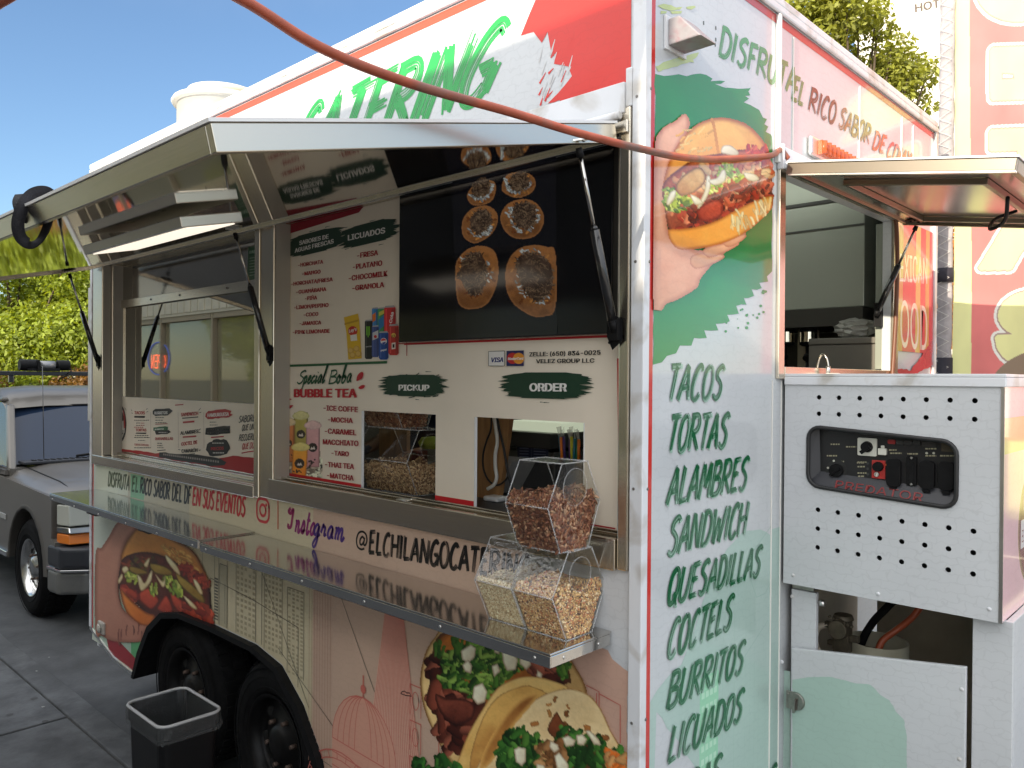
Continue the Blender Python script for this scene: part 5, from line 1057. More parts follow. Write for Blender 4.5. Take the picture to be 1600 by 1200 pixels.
# --- four bubble teas on the menu board
k = .5; P = Paint(PM, 440, 636, 504, 752, .8, h=.0009)
P.blob([(441, 706), (452, 700), (470, 716), (500, 704), (501, 748), (441, 744)], C(120, 110, 96, k), C(84, 76, 66, k), seed=110, na=1, ns=4, fine=.5, sm=False)
P.strokes([(441, 716), (462, 724), (500, 716), (500, 746), (441, 742)], 90, 4, 2, [C(150, 140, 124, k), C(60, 54, 48, k), C(190, 180, 160, k)], (0, 180), 111)
def cup(x0, x1, y0, y1, c0, c1, foam, lean=0, sd=1):
    P.blob([(x0+lean, y0), (x1+lean, y0), (x1-1, y1), (x0+1, y1)], c0, c1, tuple(.6*q for q in c1), 3, 90, 12, .3, seed=sd, sm=False, fine=.06)
    P.blob([(x0-1+lean, y0+2), ((x0+x1)/2+lean, y0-3), (x1+1+lean, y0+2), (x1+1+lean, y0+8), ((x0+x1)/2+lean, y0+11), (x0-1+lean, y0+8)], foam, tuple(.8*q for q in foam), tuple(.7*q for q in foam), 2, seed=sd+1)
    mx, my = (x0+x1)/2+lean*.4, y0+(y1-y0)*.56; P.blob(circ(mx, my, (x1-x0)*.33, 14), C(30, 24, 22, k), sm=False, fine=0); P.blob([(mx-4, my+3), (mx-2, my-1), (mx, my+1), (mx+2, my-2), (mx+4, my+3)], C(170, 160, 150, k), sm=False, fine=0)
    P.strokes([(x0+2, y1-12), (x1-2, y1-12), (x1-2, y1-1), (x0+2, y1-1)], 12, 1, 1.3, [C(34, 22, 18, k)], seed=sd)
cup(460, 481, 645, 705, C(150, 140, 70, k), C(120, 108, 50, k), C(176, 170, 120, k), 0, 113)
cup(441, 460, 655, 722, C(176, 112, 66, k), C(140, 80, 40, k), C(196, 164, 130, k), 0, 112)
cup(478, 500, 660, 730, C(172, 132, 132, k), C(150, 108, 110, k), C(190, 152, 148, k), 0, 115)
cup(455, 479, 694, 748, C(214, 130, 44, k), C(196, 104, 26, k), C(214, 168, 104, k), 3, 118)
P.build('bubble_tea_picture', PRINTM, T)
# ---------------------------------------------------- lettering on the menu board
d = Decal(PM, .0012); MR, MG = S(168, 26, 36), S(24, 58, 42)
d.rect(-1.80, -1.788, 1.478, 2.53, S(196, 40, 44)); d.rect(-1.80, -1.277, 1.478, 1.503, S(196, 30, 38)); d.rect(-.862, -.675, 1.478, 1.508, S(196, 30, 38)); d.rect(-.092, -.0675, 1.478, 2.022, S(200, 44, 40)); d.rect(-.231, -.09, 1.4785, 1.49, S(196, 30, 38))
d.uv([(-1.80, 2.53), (-1.80, 2.49), (-1.30, 2.512), (-1.27, 2.53)], S(150, 24, 44)); d.rect(-1.03, -.09, 2.0135, 2.0205, S(190, 34, 40)); d.line([(600, 537), (640, 537)], .004, MR); d.line([(636, 528), (636, 556)], .004, MR); d.line([(966, 560), (969, 826)], .006, S(196, 40, 44)); d.line([(915, 818), (962, 826)], .004, MR); d.line([(920, 822), (966, 831)], .005, MR)
d.swoosh((441, 392), (545, 366), .082, MG, 2, rag=.16); d.swoosh((528, 377), (625, 353), .074, MG, 4, rag=.16)
d.text('SABORES DE', (468, 383), (514, 372.5), (468, 374), WHITE, .03); d.text('AGUAS FRESCAS', (461, 395), (522, 380), (461, 386), WHITE, .03); d.text('LICUADOS', (544, 376), (602.5, 364), (544, 364), WHITE, .03)
def cen(t, cx, y, wpx, hpx, col, sl=-.14, bold=.03): d.text(t, (cx-wpx/2, y-sl*wpx/2*-1*-1), (cx+wpx/2, y+sl*wpx/2), (cx-wpx/2, y-sl*wpx/2-hpx), col, bold)
for i, (t, cx, y, ww) in enumerate((('-HORCHATA', 486, 414.5, 39), ('-MANGO', 487, 429, 29), ('-HORCHATA/FRESA', 488, 443, 65), ('-GUANÁBANA', 487, 457, 47), ('-PIÑA', 486.5, 468.5, 19), ('-LIMON/PEPINO', 487, 481.5, 54), ('-COCO', 486.5, 494, 23), ('-JAMAICA', 485.5, 507.5, 34), ('-PINK LIMONADE', 487, 521, 58))): cen(t, cx, y, ww, 8, MR, -.14+i*.013)
for i, (t, cx, y, ww) in enumerate((('-FRESA', 575, 401, 33), ('-PLATANO', 575, 418, 46), ('-CHOCOMILK', 576, 435, 61), ('-GRANOLA', 576, 451.5, 50))): cen(t, cx, y, ww, 11, MR, -.15+i*.012)
# snack bag and drink cans
def quadpx(x0, x1, y0, y1, col, sk=0): d.px([(x0, y0+sk), (x1, y0), (x1, y1-sk), (x0, y1)], col)
def can(x0, x1, y0, y1, col, col2, top=True):
    w_ = x1-x0; d.px([(x0+w_*.12, y0), (x1-w_*.12, y0-.8), (x1, y0+w_*.22), (x1, y1-w_*.2), (x1-w_*.15, y1), (x0+w_*.15, y1), (x0, y1-w_*.2), (x0, y0+w_*.25)], col)
    d.px([(x1-w_*.35, y0+w_*.3), (x1-w_*.02, y0+w_*.25), (x1-w_*.02, y1-w_*.2), (x1-w_*.3, y1-w_*.1)], tuple(.62*q for q in col)); d.px([(x0+w_*.12, y0+w_*.25), (x0+w_*.25, y0+w_*.25), (x0+w_*.25, y1-w_*.2), (x0+w_*.12, y1-w_*.2)], tuple(min(.9, q*1.3+.04) for q in col))
    if top: d.px([(x0+w_*.12, y0), (x1-w_*.12, y0-.8), (x1-w_*.06, y0+w_*.12), (x0+w_*.06, y0+w_*.16)], S(170, 170, 172))
d.px([(538, 496), (560, 490), (562, 500), (566, 560), (545, 562), (542, 520)], S(226, 184, 40)); d.px([(539, 505), (561, 499), (561, 502), (539, 508)], S(196, 150, 30)); d.px(circ(552, 517, 7.5, 14), S(196, 48, 36)); d.text("Lay's", (546, 520), (558, 516.5), (546, 513), WHITE, .03); d.px([(548, 524), (558, 522), (559, 532), (549, 533)], S(236, 232, 224))
for q in ((549, 548), (558, 545), (552, 555), (561, 553)): d.px(circ(q[0], q[1], 5, 12), S(206, 160, 70)); d.px(circ(q[0]-.6, q[1]-.6, 3.4, 10), S(224, 186, 96))
can(582, 592, 481, 530, S(60, 130, 190), None); d.px([(582.5, 492), (588, 488), (588, 500), (583, 504)], S(226, 120, 40)); can(591, 603, 481, 540, S(70, 150, 90), None); d.px([(592, 500), (601, 492), (602, 508), (593, 516)], S(40, 120, 180)); d.px([(593, 488), (601, 484), (601, 490), (593, 494)], S(210, 200, 80))
can(601, 619, 478, 540, S(206, 36, 40), None); V_, F_ = text_mesh('Coca-Cola', .01); d.text('Coca-Cola', (609, 530), (616, 488), (603, 529), WHITE, .03)
can(571, 583, 500, 561, S(20, 22, 20), None); [d.line([(574+2*i, 510), (574.2+2*i, 524+3*(i == 1))], .005, S(120, 200, 40)) for i in range(3)]; d.text('MONSTER', (572.5, 543), (581.5, 542), (572.5, 540.5), S(200, 200, 200), .01)
can(582, 593, 509, 558, S(60, 80, 140), None); d.px([(583, 520), (592, 516), (592, 528), (583, 532)], S(196, 200, 204)); d.px(circ(587.5, 526, 2.5, 10), S(200, 40, 40)); can(593, 608, 518, 562, S(30, 74, 150), None); d.px(circ(600.5, 533, 5, 14), WHITE); d.px([(596, 531), (600, 528.5), (605, 531), (604, 532), (600, 532.5), (597, 533)], S(206, 40, 44)); d.px([(597, 536), (601, 534.5), (604, 534), (603, 537), (600, 538)], S(30, 60, 150)); d.text('pepsi', (596, 549), (605, 547.5), (596, 545), WHITE, .03)
can(608, 624, 507, 555, S(190, 48, 40), None); d.px(circ(616, 524, 3.6, 12), S(226, 190, 80)); d.text('SOL', (612.5, 528), (619.5, 526.5), (612.5, 522), S(70, 40, 20), .02); d.px([(613, 536), (619, 535), (619, 545), (613, 546)], S(230, 220, 210)); d.px([(614.5, 538), (617.5, 537.5), (617.5, 543), (614.5, 543.5)], S(30, 24, 24))
d.line([(454, 571.5), (500, 570), (545, 568), (606, 566)], .009, S(34, 96, 56))
# special boba
d.brush('S', (464, 600), (474, 599), (470, 580), S(24, 84, 52), .12, dry=0); d.brush('pecial', (474, 600), (507, 598), (481, 573), S(24, 84, 52), .11, dry=0); d.brush('B', (514, 600), (526, 599), (518, 579), S(24, 84, 52), .12, dry=0); d.brush('oba', (526, 599), (549, 597), (531, 571), S(24, 84, 52), .115, dry=0)
d.text('BUBBLE TEA', (460, 620.5), (559, 621), (460, 603), S(186, 24, 40), .045)
for q in ([(558, 595), (560, 586), (566, 581), (569, 584), (567, 591), (562, 594)], [(561, 606), (566, 602), (571, 602), (570, 606), (565, 608)], [(445, 618), (448, 617), (453, 622), (457, 624), (450, 626), (446, 623)], [(452, 634), (459, 633), (456, 637), (453, 639)]): d.px([tuple(p) for p in smooth_path(q, 4, True)], S(186, 24, 40))
for t, x0, x1, y0, y1, h in (('-ICE COFFE', 506.5, 560.5, 641, 644, 11), ('-MOCHA', 513.5, 552.5, 659, 661, 10.5), ('-CARAMEL', 508.5, 558, 677, 680, 11), ('MACCHIATO', 505.5, 561.5, 694, 697, 11), ('-TARO', 519, 546.5, 711, 713, 10), ('-THAI TEA', 509, 554.5, 729, 733, 11), ('-MATCHA', 512, 554, 746, 751, 11)): d.text(t, (x0, y0), (x1, y1), (x0, y0-h), S(160, 30, 42), .032)
# pickup / order
for t, a, b, y, tx0, tx1, hh, sd in (('PICKUP', 594, 702, 603, 624, 672.5, 13.5, 6), ('ORDER', 783, 925, 603, 828.5, 887.5, 17, 9)):
    d.swoosh((a, y-1), (b, y+1), .072 if t == 'PICKUP' else .074, S(24, 58, 40), sd, 15, rag=.18)
    for sgn in (-1, 1):
        for j in range(5): x = a+(b-a)*(.12+.17*j)+rn.uniform(-4, 4); d.line([(x, y+sgn*rn.uniform(13, 19)), (x+rn.uniform(6, 16), y+sgn*rn.uniform(13, 19)-2)], .003, S(24, 58, 40))
    d.text(t, (tx0, y+8-(t == 'PICKUP')*1), (tx1, y+8.5-(t == 'PICKUP')*1), (tx0, y+8-hh), WHITE, .04)
d.px([(764.5, 549), (790, 548), (790, 572), (764.5, 572)], S(40, 40, 40)); d.px([(765.2, 549.7), (789.3, 548.8), (789.3, 571.3), (765.2, 571.3)], S(228, 226, 222)); d.text('VISA', (768, 566), (788, 565.5), (769.5, 556), S(32, 44, 110), .045)
d.px([(793, 548.5), (820, 547.5), (820, 572), (793, 572)], S(30, 34, 90)); d.px(circ(802.5, 560, 8.8, 22), S(190, 40, 40)); d.px(circ(812, 560, 8.8, 22), S(226, 150, 50)); d.text('MasterCard', (795, 562.5), (819, 562), (795.5, 557), WHITE, .03)
d.text('ZELLE: (650) 834-0025', (828.5, 557), (940, 554), (828.5, 548), INK, .025); d.text('VELEZ GROUP LLC', (839, 567.5), (930.5, 566.5), (839, 558.8), INK, .025)
d.build('menu_lettering', PRINTM, T)

# ---------------------------------------------------- lettering on the counter sign behind glass
d = Decal(PS, .0005)
d.px(smooth_path([(187, 632), (194, 640), (197.5, 661), (195, 682), (187.5, 692), (180, 682), (176.5, 661), (180, 641)], 5, True), INK); d.px(smooth_path([(187, 636), (192.5, 643), (195, 661), (193, 680), (187.5, 687), (182, 680), (179, 661), (182, 643)], 5, True), S(206, 200, 190)); d.px(smooth_path([(187.2, 639), (192, 646), (194, 661), (192, 677), (187.5, 683), (182.5, 677), (180.5, 661), (182.5, 646)], 5, True), S(62, 26, 28))
d.px([(178, 650), (181, 640), (183, 639), (181, 655), (181, 672), (178, 668)], S(40, 84, 50)); d.px([(195.5, 650), (193, 641), (192, 640), (193.5, 655), (193.5, 674), (196, 668)], S(170, 40, 40))
d.px([(179, 668), (182, 664), (182, 656), (184, 655), (184, 664), (186, 663), (186, 659), (189, 659), (189, 666), (191, 658), (193, 657), (194, 670), (179, 668)], S(200, 194, 186)); d.px([(178.5, 668), (195, 669), (195, 676), (178.5, 675)], S(214, 208, 200)); d.text('EL CHILANGO', (180, 674), (194, 674.8), (180, 670.2), INK, .0); d.line([(176.5, 640), (179, 636)], .003, INK); d.line([(195, 637), (197.5, 641)], .003, INK)
def sg(t, x0, y0, x1, y1, h, col, bold=.03): d.text(t, (x0, y0), (x1, y1), (x0, y0-h), col, bold)
SR = S(178, 36, 40); GX = S(70, 62, 58)
sg('TACOS', 210, 647, 226.5, 647.5, 6.5, SR); sg('TORTAS', 212, 674, 229, 674, 6, SR); sg('TORTAS ESPECIAL', 210, 696, 233, 697, 4, SR, .02)
d.px([(210, 650), (227, 650), (226, 653), (210, 652.5)], INK); d.px([(213, 676), (229, 676), (228, 678), (212, 677.5)], INK)
def dash(x, y, ww, col=GX, hh=1.1):
    t = 0
    while t < ww-.5: g = rn.uniform(1.5, 4); g = min(g, ww-t); d.px([(x+t, y), (x+t+g, y+.03*g), (x+t+g, y+hh), (x+t, y+hh)], col, d.h); t += g+.7
d.up()
for x, y, ww, c in ((210, 656, 23, GX), (213, 660.5, 6, GX), (220, 660.5, 6, SR), (213, 664, 6, GX), (220, 664, 6, SR), (210, 667, 14, SR), (211, 680, 22, GX), (210, 683, 24, GX), (216, 687.5, 11, GX), (210, 699, 26, GX), (243, 652, 14, GX), (243, 656, 12, GX), (243, 660, 17, GX), (246, 692, 8, GX), (246, 695.5, 8, GX), (246, 699, 10, GX), (328, 659, 10, GX), (328, 663.5, 12, GX)): dash(x, y, ww, c)
for x in (235.5, 278.5, 318.5): d.line([(x, 644), (x+.5, 700)], .002, S(130, 100, 95))
d.px(ragged([(239, 642), (243, 639), (265, 638), (270, 642), (266, 646), (262, 649), (243, 650), (239, 647)], .5, 5, 4), INK); sg('BURRITOS', 241.5, 647.5, 262, 647, 6.2, WHITE, .03)
d.px(ragged([(240, 668), (258, 666), (263, 667), (262, 672), (240, 673)], .4, 6, 4), S(44, 104, 66)); d.px(ragged([(242, 673), (264, 672), (267, 675), (262, 678), (244, 679)], .4, 7, 4), INK); sg('BURRITO', 242, 672, 256, 671.3, 3, WHITE, .03); dash(248, 675, 14, S(200, 196, 190))
sg('QUESADILLAS', 242.5, 687.5, 270.5, 687.5, 6, SR, .02); d.line([(243, 663), (262, 662)], .003, SR); d.line([(246, 704), (259, 703)], .004, INK)
sg('SANDWICH', 283, 650.5, 310, 648.5, 7.5, SR); d.line([(285, 653.5), (310, 651.5)], .005, INK); d.line([(286, 660), (304, 658.5)], .009, SR)
sg('ALAMBRES', 282, 679.5, 310.5, 676.5, 7.5, INK); d.line([(286, 683), (307, 681.5)], .007, SR); sg('COCTEL DE', 283.5, 696.5, 308.5, 693.5, 7.5, SR); sg('CAMARÓN', 284, 707.5, 309, 706, 7.5, INK); d.line([(286, 711), (305, 709)], .004, INK)
d.px(ragged([(322, 646), (326, 642), (352, 639), (362, 642), (360, 646), (364, 648), (358, 652), (325, 655), (321, 651)], .6, 8, 4), SR); sg('HAMBURGUESA', 324.5, 651.5, 358, 649.5, 7.5, WHITE, .03)
d.px(ragged([(322, 669), (345, 666), (360, 665.5), (360, 677), (330, 680), (321, 679)], .5, 9, 5), INK); dash(324, 671, 18, S(200, 196, 190)); dash(348, 670, 11, S(120, 160, 130)); dash(324, 676, 18, S(200, 196, 190)); dash(348, 675, 11, S(120, 160, 130)); d.line([(330, 683.5), (350, 682)], .006, SR)
d.px(ragged([(322, 703), (324, 694), (334, 687), (350, 686), (357, 692), (360, 701), (355, 709), (345, 712), (328, 712)], 1.2, 10, 4), INK); d.up(); dash(332, 691.5, 18, S(200, 196, 190), 1.6); sg('PRECIOS', 330, 703.5, 350, 702.5, 6.5, S(190, 40, 44), .02); dash(333, 706.5, 18, S(200, 196, 190), 2)
for t, x0, x1, y, h, c in (('SABORES', 373, 402.5, 660.5, 10, INK), ('QUE UNEN', 378, 404, 673, 9, INK), ('RECUERDOS', 373.5, 406, 689, 9.5, INK), ('QUE DURAN', 378.5, 408, 702, 9, SR)): d.brush(t, (x0, y), (x1, y-3), (x0+1.5, y-h), c, .15, dry=0)
d.line([(378, 708), (388, 706), (403, 704)], .005, SR); d.line([(274, 633), (287, 632)], .005, SR)
for s_ in ((205, 640, 207, 642), (206, 645, 208, 646), (229, 640, 231, 638), (229, 644, 232, 643), (311, 641, 314, 638), (312, 645, 315, 644), (311, 672, 314, 670), (311, 676, 314, 676), (279, 702, 282, 703), (311, 704, 314, 703)): d.line([s_[:2], s_[2:]], .003, INK)
d.uv(ragged([(-3.80, 1.467), (-3.80, 1.474), (-3.3, 1.486), (-2.9, 1.492), (-2.5, 1.50), (-2.3, 1.535), (-2.1, 1.54), (-2.0, 1.545), (-2.0, 1.467)], .003, 12, .05), S(170, 30, 34)); d.uv(ragged([(-3.10, 1.47), (-3.10, 1.495), (-2.7, 1.512), (-2.42, 1.512), (-2.36, 1.50), (-2.38, 1.485), (-2.5, 1.472)], .004, 13, .04), INK); d.up()
for i in range(26): u = -3.05+i*.024; d.uv([(u, 1.484+.0003*i), (u+.016, 1.484+.0003*i), (u+.016, 1.494+.0003*i), (u, 1.494+.0003*i)], S(150, 140, 136), d.h)
d.build('menu_lettering', PRINTM, T)

# ---------------------------------------------------- prints on the end wall
d = Decal(PX_, .0006)
d.rect(.0185, .047, ZB, 3.046, S(196, 46, 38)); d.rect(.027, YF-.022, 3.046, 3.074, S(168, 46, 40)); d.rect(YF-.045, YF-.022, ZB, 1.98, S(190, 50, 44))
mint = S(168, 192, 184)
lo = [(.0475, ZB), (.0475, 1.06)]+[(.12, 1.10), (.2, 1.12), (.26, 1.19), (.31, 1.27), (.38, 1.35), (.45, 1.40), (.55, 1.44), (.66, 1.43), (.738, 1.40), (.738, ZB)]
d.uv(ragged(lo[1:], .006, 14, .04)+[(.0475, ZB)], mint); d.rect(.739, .80, ZB, 1.42, mint)
for x, a, b in ((.43, ZB, 1.14), (.5, ZB, 1.3)): d.line([(x, a), (x, b)], .002, S(160, 188, 176), False)
for x in (.57, .6, .63, .66, .69): d.line([(x, ZB), (x, 1.3)], .002, S(164, 190, 180), False)
d.rect(.30, .405, ZB, 1.055, S(150, 206, 172)); d.up()
for j in range(18):
    for i in range(4): a, b = .31+i*.023, 1.03-j*.038; d.add([(a, b), (a+.016, b), (a+.016, b+.018), (a, b+.018)], [(0, 1, 2, 3)], S(178, 220, 194), d.h)
d.line([(.56, 1.05), (.72, 1.13)], .002, S(150, 180, 168), False); d.line([(.14, .74), (.30, .78)], .002, S(150, 180, 168), False); d.line([(.60, 1.28), (.64, 1.22), (.70, 1.22), (.735, 1.25)], .002, S(150, 180, 168), False); d.line([(.60, 1.28), (.60, 1.36), (.735, 1.43)], .002, S(150, 180, 168), False)
gpoly = [(1024, 116), (1060, 116), (1103, 117), (1113, 123), (1110, 127), (1124, 126), (1133, 127), (1126, 131), (1116, 131), (1129, 136), (1136, 138), (1134, 137), (1170, 138), (1173, 137), (1169, 143), (1172, 149), (1164, 150), (1170, 154), (1162, 160), (1172, 164), (1186, 172), (1192, 184), (1198, 186), (1194, 194), (1200, 198), (1196, 206), (1204, 210), (1206, 214), (1206, 424), (1198, 432), (1200, 440), (1186, 442), (1190, 450), (1174, 452), (1178, 462), (1162, 466), (1166, 476), (1150, 478), (1154, 490), (1136, 492), (1140, 502), (1118, 506), (1122, 516), (1100, 516), (1104, 528), (1084, 528), (1080, 540), (1062, 540), (1056, 552), (1042, 556), (1034, 566), (1023, 570)]
gu = [PX_.px(p) for p in gpoly]; gu = [(min(u, .737), v) for u, v in gu]; gu = [(.0475, gu[0][1])]+gu[1:-1]+[(.0475, gu[-1][1])]
d.uv(ragged(gu, .004, 15, .03), S(26, 128, 58))
for q in range(40):
    x = rn.uniform(1090, 1204); y = 590-(x-1030)*.85+rn.uniform(-6, 40)
    if 425 < y < 520: d.px(circ(x, y, rn.uniform(.8, 2.8), 7), S(26, 128, 58))
for q in ([(1027, 9), (1036, 6), (1048, 8), (1056, 12), (1066, 11), (1062, 15), (1050, 17), (1040, 15), (1032, 12)], [(1032, 17), (1042, 18), (1040, 21), (1032, 22)], [(1047, 18), (1065, 17), (1064, 21), (1050, 22)], [(1072, 11), (1084, 9), (1087, 11), (1080, 15), (1073, 14)], [(1060, 90), (1092, 82), (1089, 88), (1082, 93), (1084, 98), (1078, 97), (1066, 100), (1058, 104), (1040, 108), (1028, 112), (1024, 104), (1040, 96)]): d.px(ragged(q, .8, 16, 4), S(176, 190, 120))
for q in ((1099, 36), (1118, 44), (1103, 58), (1118, 62), (1117, 70)): d.px([(q[0]-.7, q[1]-3), (q[0]+.7, q[1]-3), (q[0]+1, q[1]+3), (q[0]-.4, q[1]+3)], S(50, 70, 56))
# brushed arc over the top
ARC = [('DISFRUTA', 1123, 1241, 86, 147, 46, 42, S(70, 140, 78)), ('EL', 1236, 1254, 155, 166, 38, 38, S(56, 130, 70)), ('RICO', 1262, 1303, 172, 194, 36, 32, S(62, 54, 34)), ('SABOR', 1309, 1357, 198, 226, 32, 28, S(120, 92, 54)), ('DE', 1362, 1380, 232, 240, 28, 25, S(170, 90, 50)), ('CDMX', 1384, 1420, 245, 262, 25, 22, S(190, 60, 66))]
for t, a, b, y0, y1, h0, h1, c in ARC: d.brush(t, (a, y0), (b, y1), (a+6, y0-h0+2), c, .18, dry=.25, seed=len(t))
# the list
LST = [('TACOS', 1040, 1124, 625, 622, 570, 0, 1), ('TORTAS', 1040, 1132, 706, 698, 649, 0, 2), ('ALAMBRES', 1040, 1163, 789, 764, 732, 0, 3), ('SANDWICH', 1040, 1162, 868, 834, 810, 0, 4), ('QUESADILLAS', 1040, 1184, 945, 899, 890, 0, 5), ('COCTELS', 1040, 1139, 1029, 981, 970, 0, 6), ('BURRITOS', 1040, 1157, 1108, 1050, 1051, 0, 7), ('LICUADOS', 1041, 1155, 1192, 1125, 1135, 0, 8)]
for t, a, b, y0, y1, t0, t1, sd in LST:
    d.brush(t, (a, y0), (b, y1), (a+9, t0), S(10, 92, 54), .165, dry=.45, seed=sd*7, shadow=S(150, 180, 166))
d.brush('SODAS', (1041, 1278), (1122, 1226), (1047, 1224), S(10, 92, 54), .165, dry=.45, seed=60, shadow=S(150, 180, 166))
d.brush('HAMBURGUESAS', (1041, 1352), (1208, 1236), (1047, 1298), S(10, 92, 54), .165, dry=.45, seed=61, shadow=S(150, 180, 166))
# mexican food panel beside the hatch
d.rect(1.902, 2.41, 2.03, 2.60, S(196, 44, 54)); d.rect(1.902, 1.975, 2.03, 2.6, S(190, 150, 70)); d.rect(2.15, 2.215, 2.03, 2.6, S(196, 176, 90)); d.rect(2.29, 2.345, 2.05, 2.6, S(190, 150, 70))
d.uv(ragged([(1.902, 1.95), (2.1, 1.95), (2.41, 2.10), (2.41, 1.98), (2.0, 1.90)], .006, 20, .03), S(180, 40, 50)); 
d.text('MEXICAN', (1393, 438), (1447, 444), (1393, 375), S(232, 214, 196), -.0, px=True); d.text('FOOD', (1393, 540), (1447, 548), (1393, 432), S(232, 214, 196), -.0)
d.build('end_wall_print', PRINTG, T)
# housing and cabinet tints
d = Decal(Plane('Y', .822), .0006); q = [(1238, 1062), (1262, 1058), (1300, 1058), (1330, 1066), (1360, 1070), (1376, 1086), (1390, 1094), (1400, 1112), (1412, 1124), (1417, 1150), (1417, 1200), (1415, 1270), (1238, 1270)]
d.px(ragged(q, .8, 21, 5), S(164, 190, 180)); d.build('mint_graphic', PRINT, cdoor)
d = Decal(Plane('Y', .845), .0006); d.px([(1218, 1046), (1235, 1049), (1235, 1270), (1218, 1270)], S(164, 190, 180)); d.build('mint_graphic', PRINT, T)
PSd = Plane('X', .634); d = Decal(PSd, .0006)
d.rect(.812, 1.5, 1.238, 1.70, S(222, 178, 184)); d.rect(.812, 1.5, 1.70, 1.80, S(206, 190, 120)); d.uv(circ(1.17, 1.46, .175, 40), S(150, 120, 70)); d.uv(circ(1.17, 1.46, .160, 40), S(120, 40, 34)); d.rect(1.02, 1.34, 1.40, 1.50, S(120, 30, 40)); d.rect(1.03, 1.34, 1.408, 1.492, S(226, 220, 218))
d.text('EL', (1.045, 1.425), (1.085, 1.425), (1.045, 1.478), S(140, 60, 60), 0, px=False); d.text('CHILANGO', (1.11, 1.425), (1.31, 1.425), (1.11, 1.478), S(140, 60, 60), 0, px=False)
for k_ in range(5): d.rect(1.06+.006*k_, 1.062+.006*k_, 1.52, 1.57, S(226, 200, 196))
d.build('round_emblem', PRINTG, gf)
# ------------------------------------------------------------------ bins of nuts and oats
ACR = mat('clear_acrylic', (.93, .94, .95), .02, trans=1., ior=1.25, spec=.6)
def acr():
    """thin clear plastic: mostly see-through with a glossy skin"""
    m = bpy.data.materials.new('clear_plastic'); m.use_nodes = True; n = m.node_tree.nodes; l = m.node_tree.links; n.remove(n['Principled BSDF'])
    t = n.new('ShaderNodeBsdfTransparent'); t.inputs[0].default_value = (.90, .90, .885, 1); g = n.new('ShaderNodeBsdfGlossy'); g.inputs['Roughness'].default_value = .03
    f = n.new('ShaderNodeFresnel'); f.inputs[0].default_value = 1.45; nz = n.new('ShaderNodeTexNoise'); nz.inputs['Scale'].default_value = 20; bp = n.new('ShaderNodeBump'); bp.inputs['Strength'].default_value = .08; bp.inputs['Distance'].default_value = .01; l.new(nz.outputs[0], bp.inputs['Height']); l.new(bp.outputs[0], g.inputs['Normal']); l.new(bp.outputs[0], f.inputs['Normal'])
    ma = n.new('ShaderNodeMath'); ma.operation = 'MULTIPLY'; ma.operation = 'MULTIPLY_ADD'; ma.inputs[1].default_value = 1.5; ma.inputs[2].default_value = .025; l.new(f.outputs[0], ma.inputs[0])
    mx = n.new('ShaderNodeMixShader'); ge = n.new('ShaderNodeNewGeometry'); bf = n.new('ShaderNodeMath'); bf.operation = 'SUBTRACT'; bf.inputs[0].default_value = 1; l.new(ge.outputs['Backfacing'], bf.inputs[1]); mb = n.new('ShaderNodeMath'); mb.operation = 'MULTIPLY'; mb.use_clamp = True; l.new(ma.outputs[0], mb.inputs[0]); l.new(bf.outputs[0], mb.inputs[1]); l.new(mb.outputs[0], mx.inputs[0]); l.new(t.outputs[0], mx.inputs[1]); l.new(g.outputs[0], mx.inputs[2]); l.new(mx.outputs[0], n['Material Output'].inputs[0]); return m
CLEAR = acr()
def edge_mat():
    return mat('plastic_edge', (.7, .71, .72), .08, alpha=.30, coat=.8)
def bin_(name, x0, x1, yc, z0, h, label, cat, hb, hm, tilt=0, group=None):
    """clear six-sided bin lying along x: hb, hm = half depths at base and middle"""
    t = thing(name, ((x0+x1)/2, yc, z0), label, cat, group)
    prof = [(yc-hb, z0), (yc-hm, z0+h*.52), (yc-hb*.92, z0+h), (yc+hb*.92, z0+h), (yc+hm, z0+h*.52), (yc+hb, z0)]
    cham = .012
    m = MB(); m.prism(prof, lambda u, v: (x0, u, v), lambda u, v: (x1, u, v)); b = m.build('shell', CLEAR, t)
    m = MB()
    for i in range(6):
        p, q = prof[i], prof[(i+1) % 6]; m.tube([(x0, *p), (x1, *p)], .0021, 6)
        for x in (x0, x1): m.tube([(x, *p), (x, *q)], .0018, 6)
    m.build('moulded_edge', edge_mat(), t)
    # round lid on the end, just under the top
    zc = z0+h*.72; rr_ = min(hb*.85, h*.22); ring_ = [(x1+.0015, yc+math.cos(2*math.pi*i/28)*rr_, zc+math.sin(2*math.pi*i/28)*rr_) for i in range(28)]
    m = MB(); m.tube(ring_, .0010, 6, True); m.build('lid_rim', mat('lid_edge', (.7, .7, .7), .1, alpha=.22), t); m = MB(); m.cyl((x1+.001, yc, zc), (x1+.003, yc, zc), rr_*.94, None, 28); m.build('lid', CLEAR, t)
    return t, prof
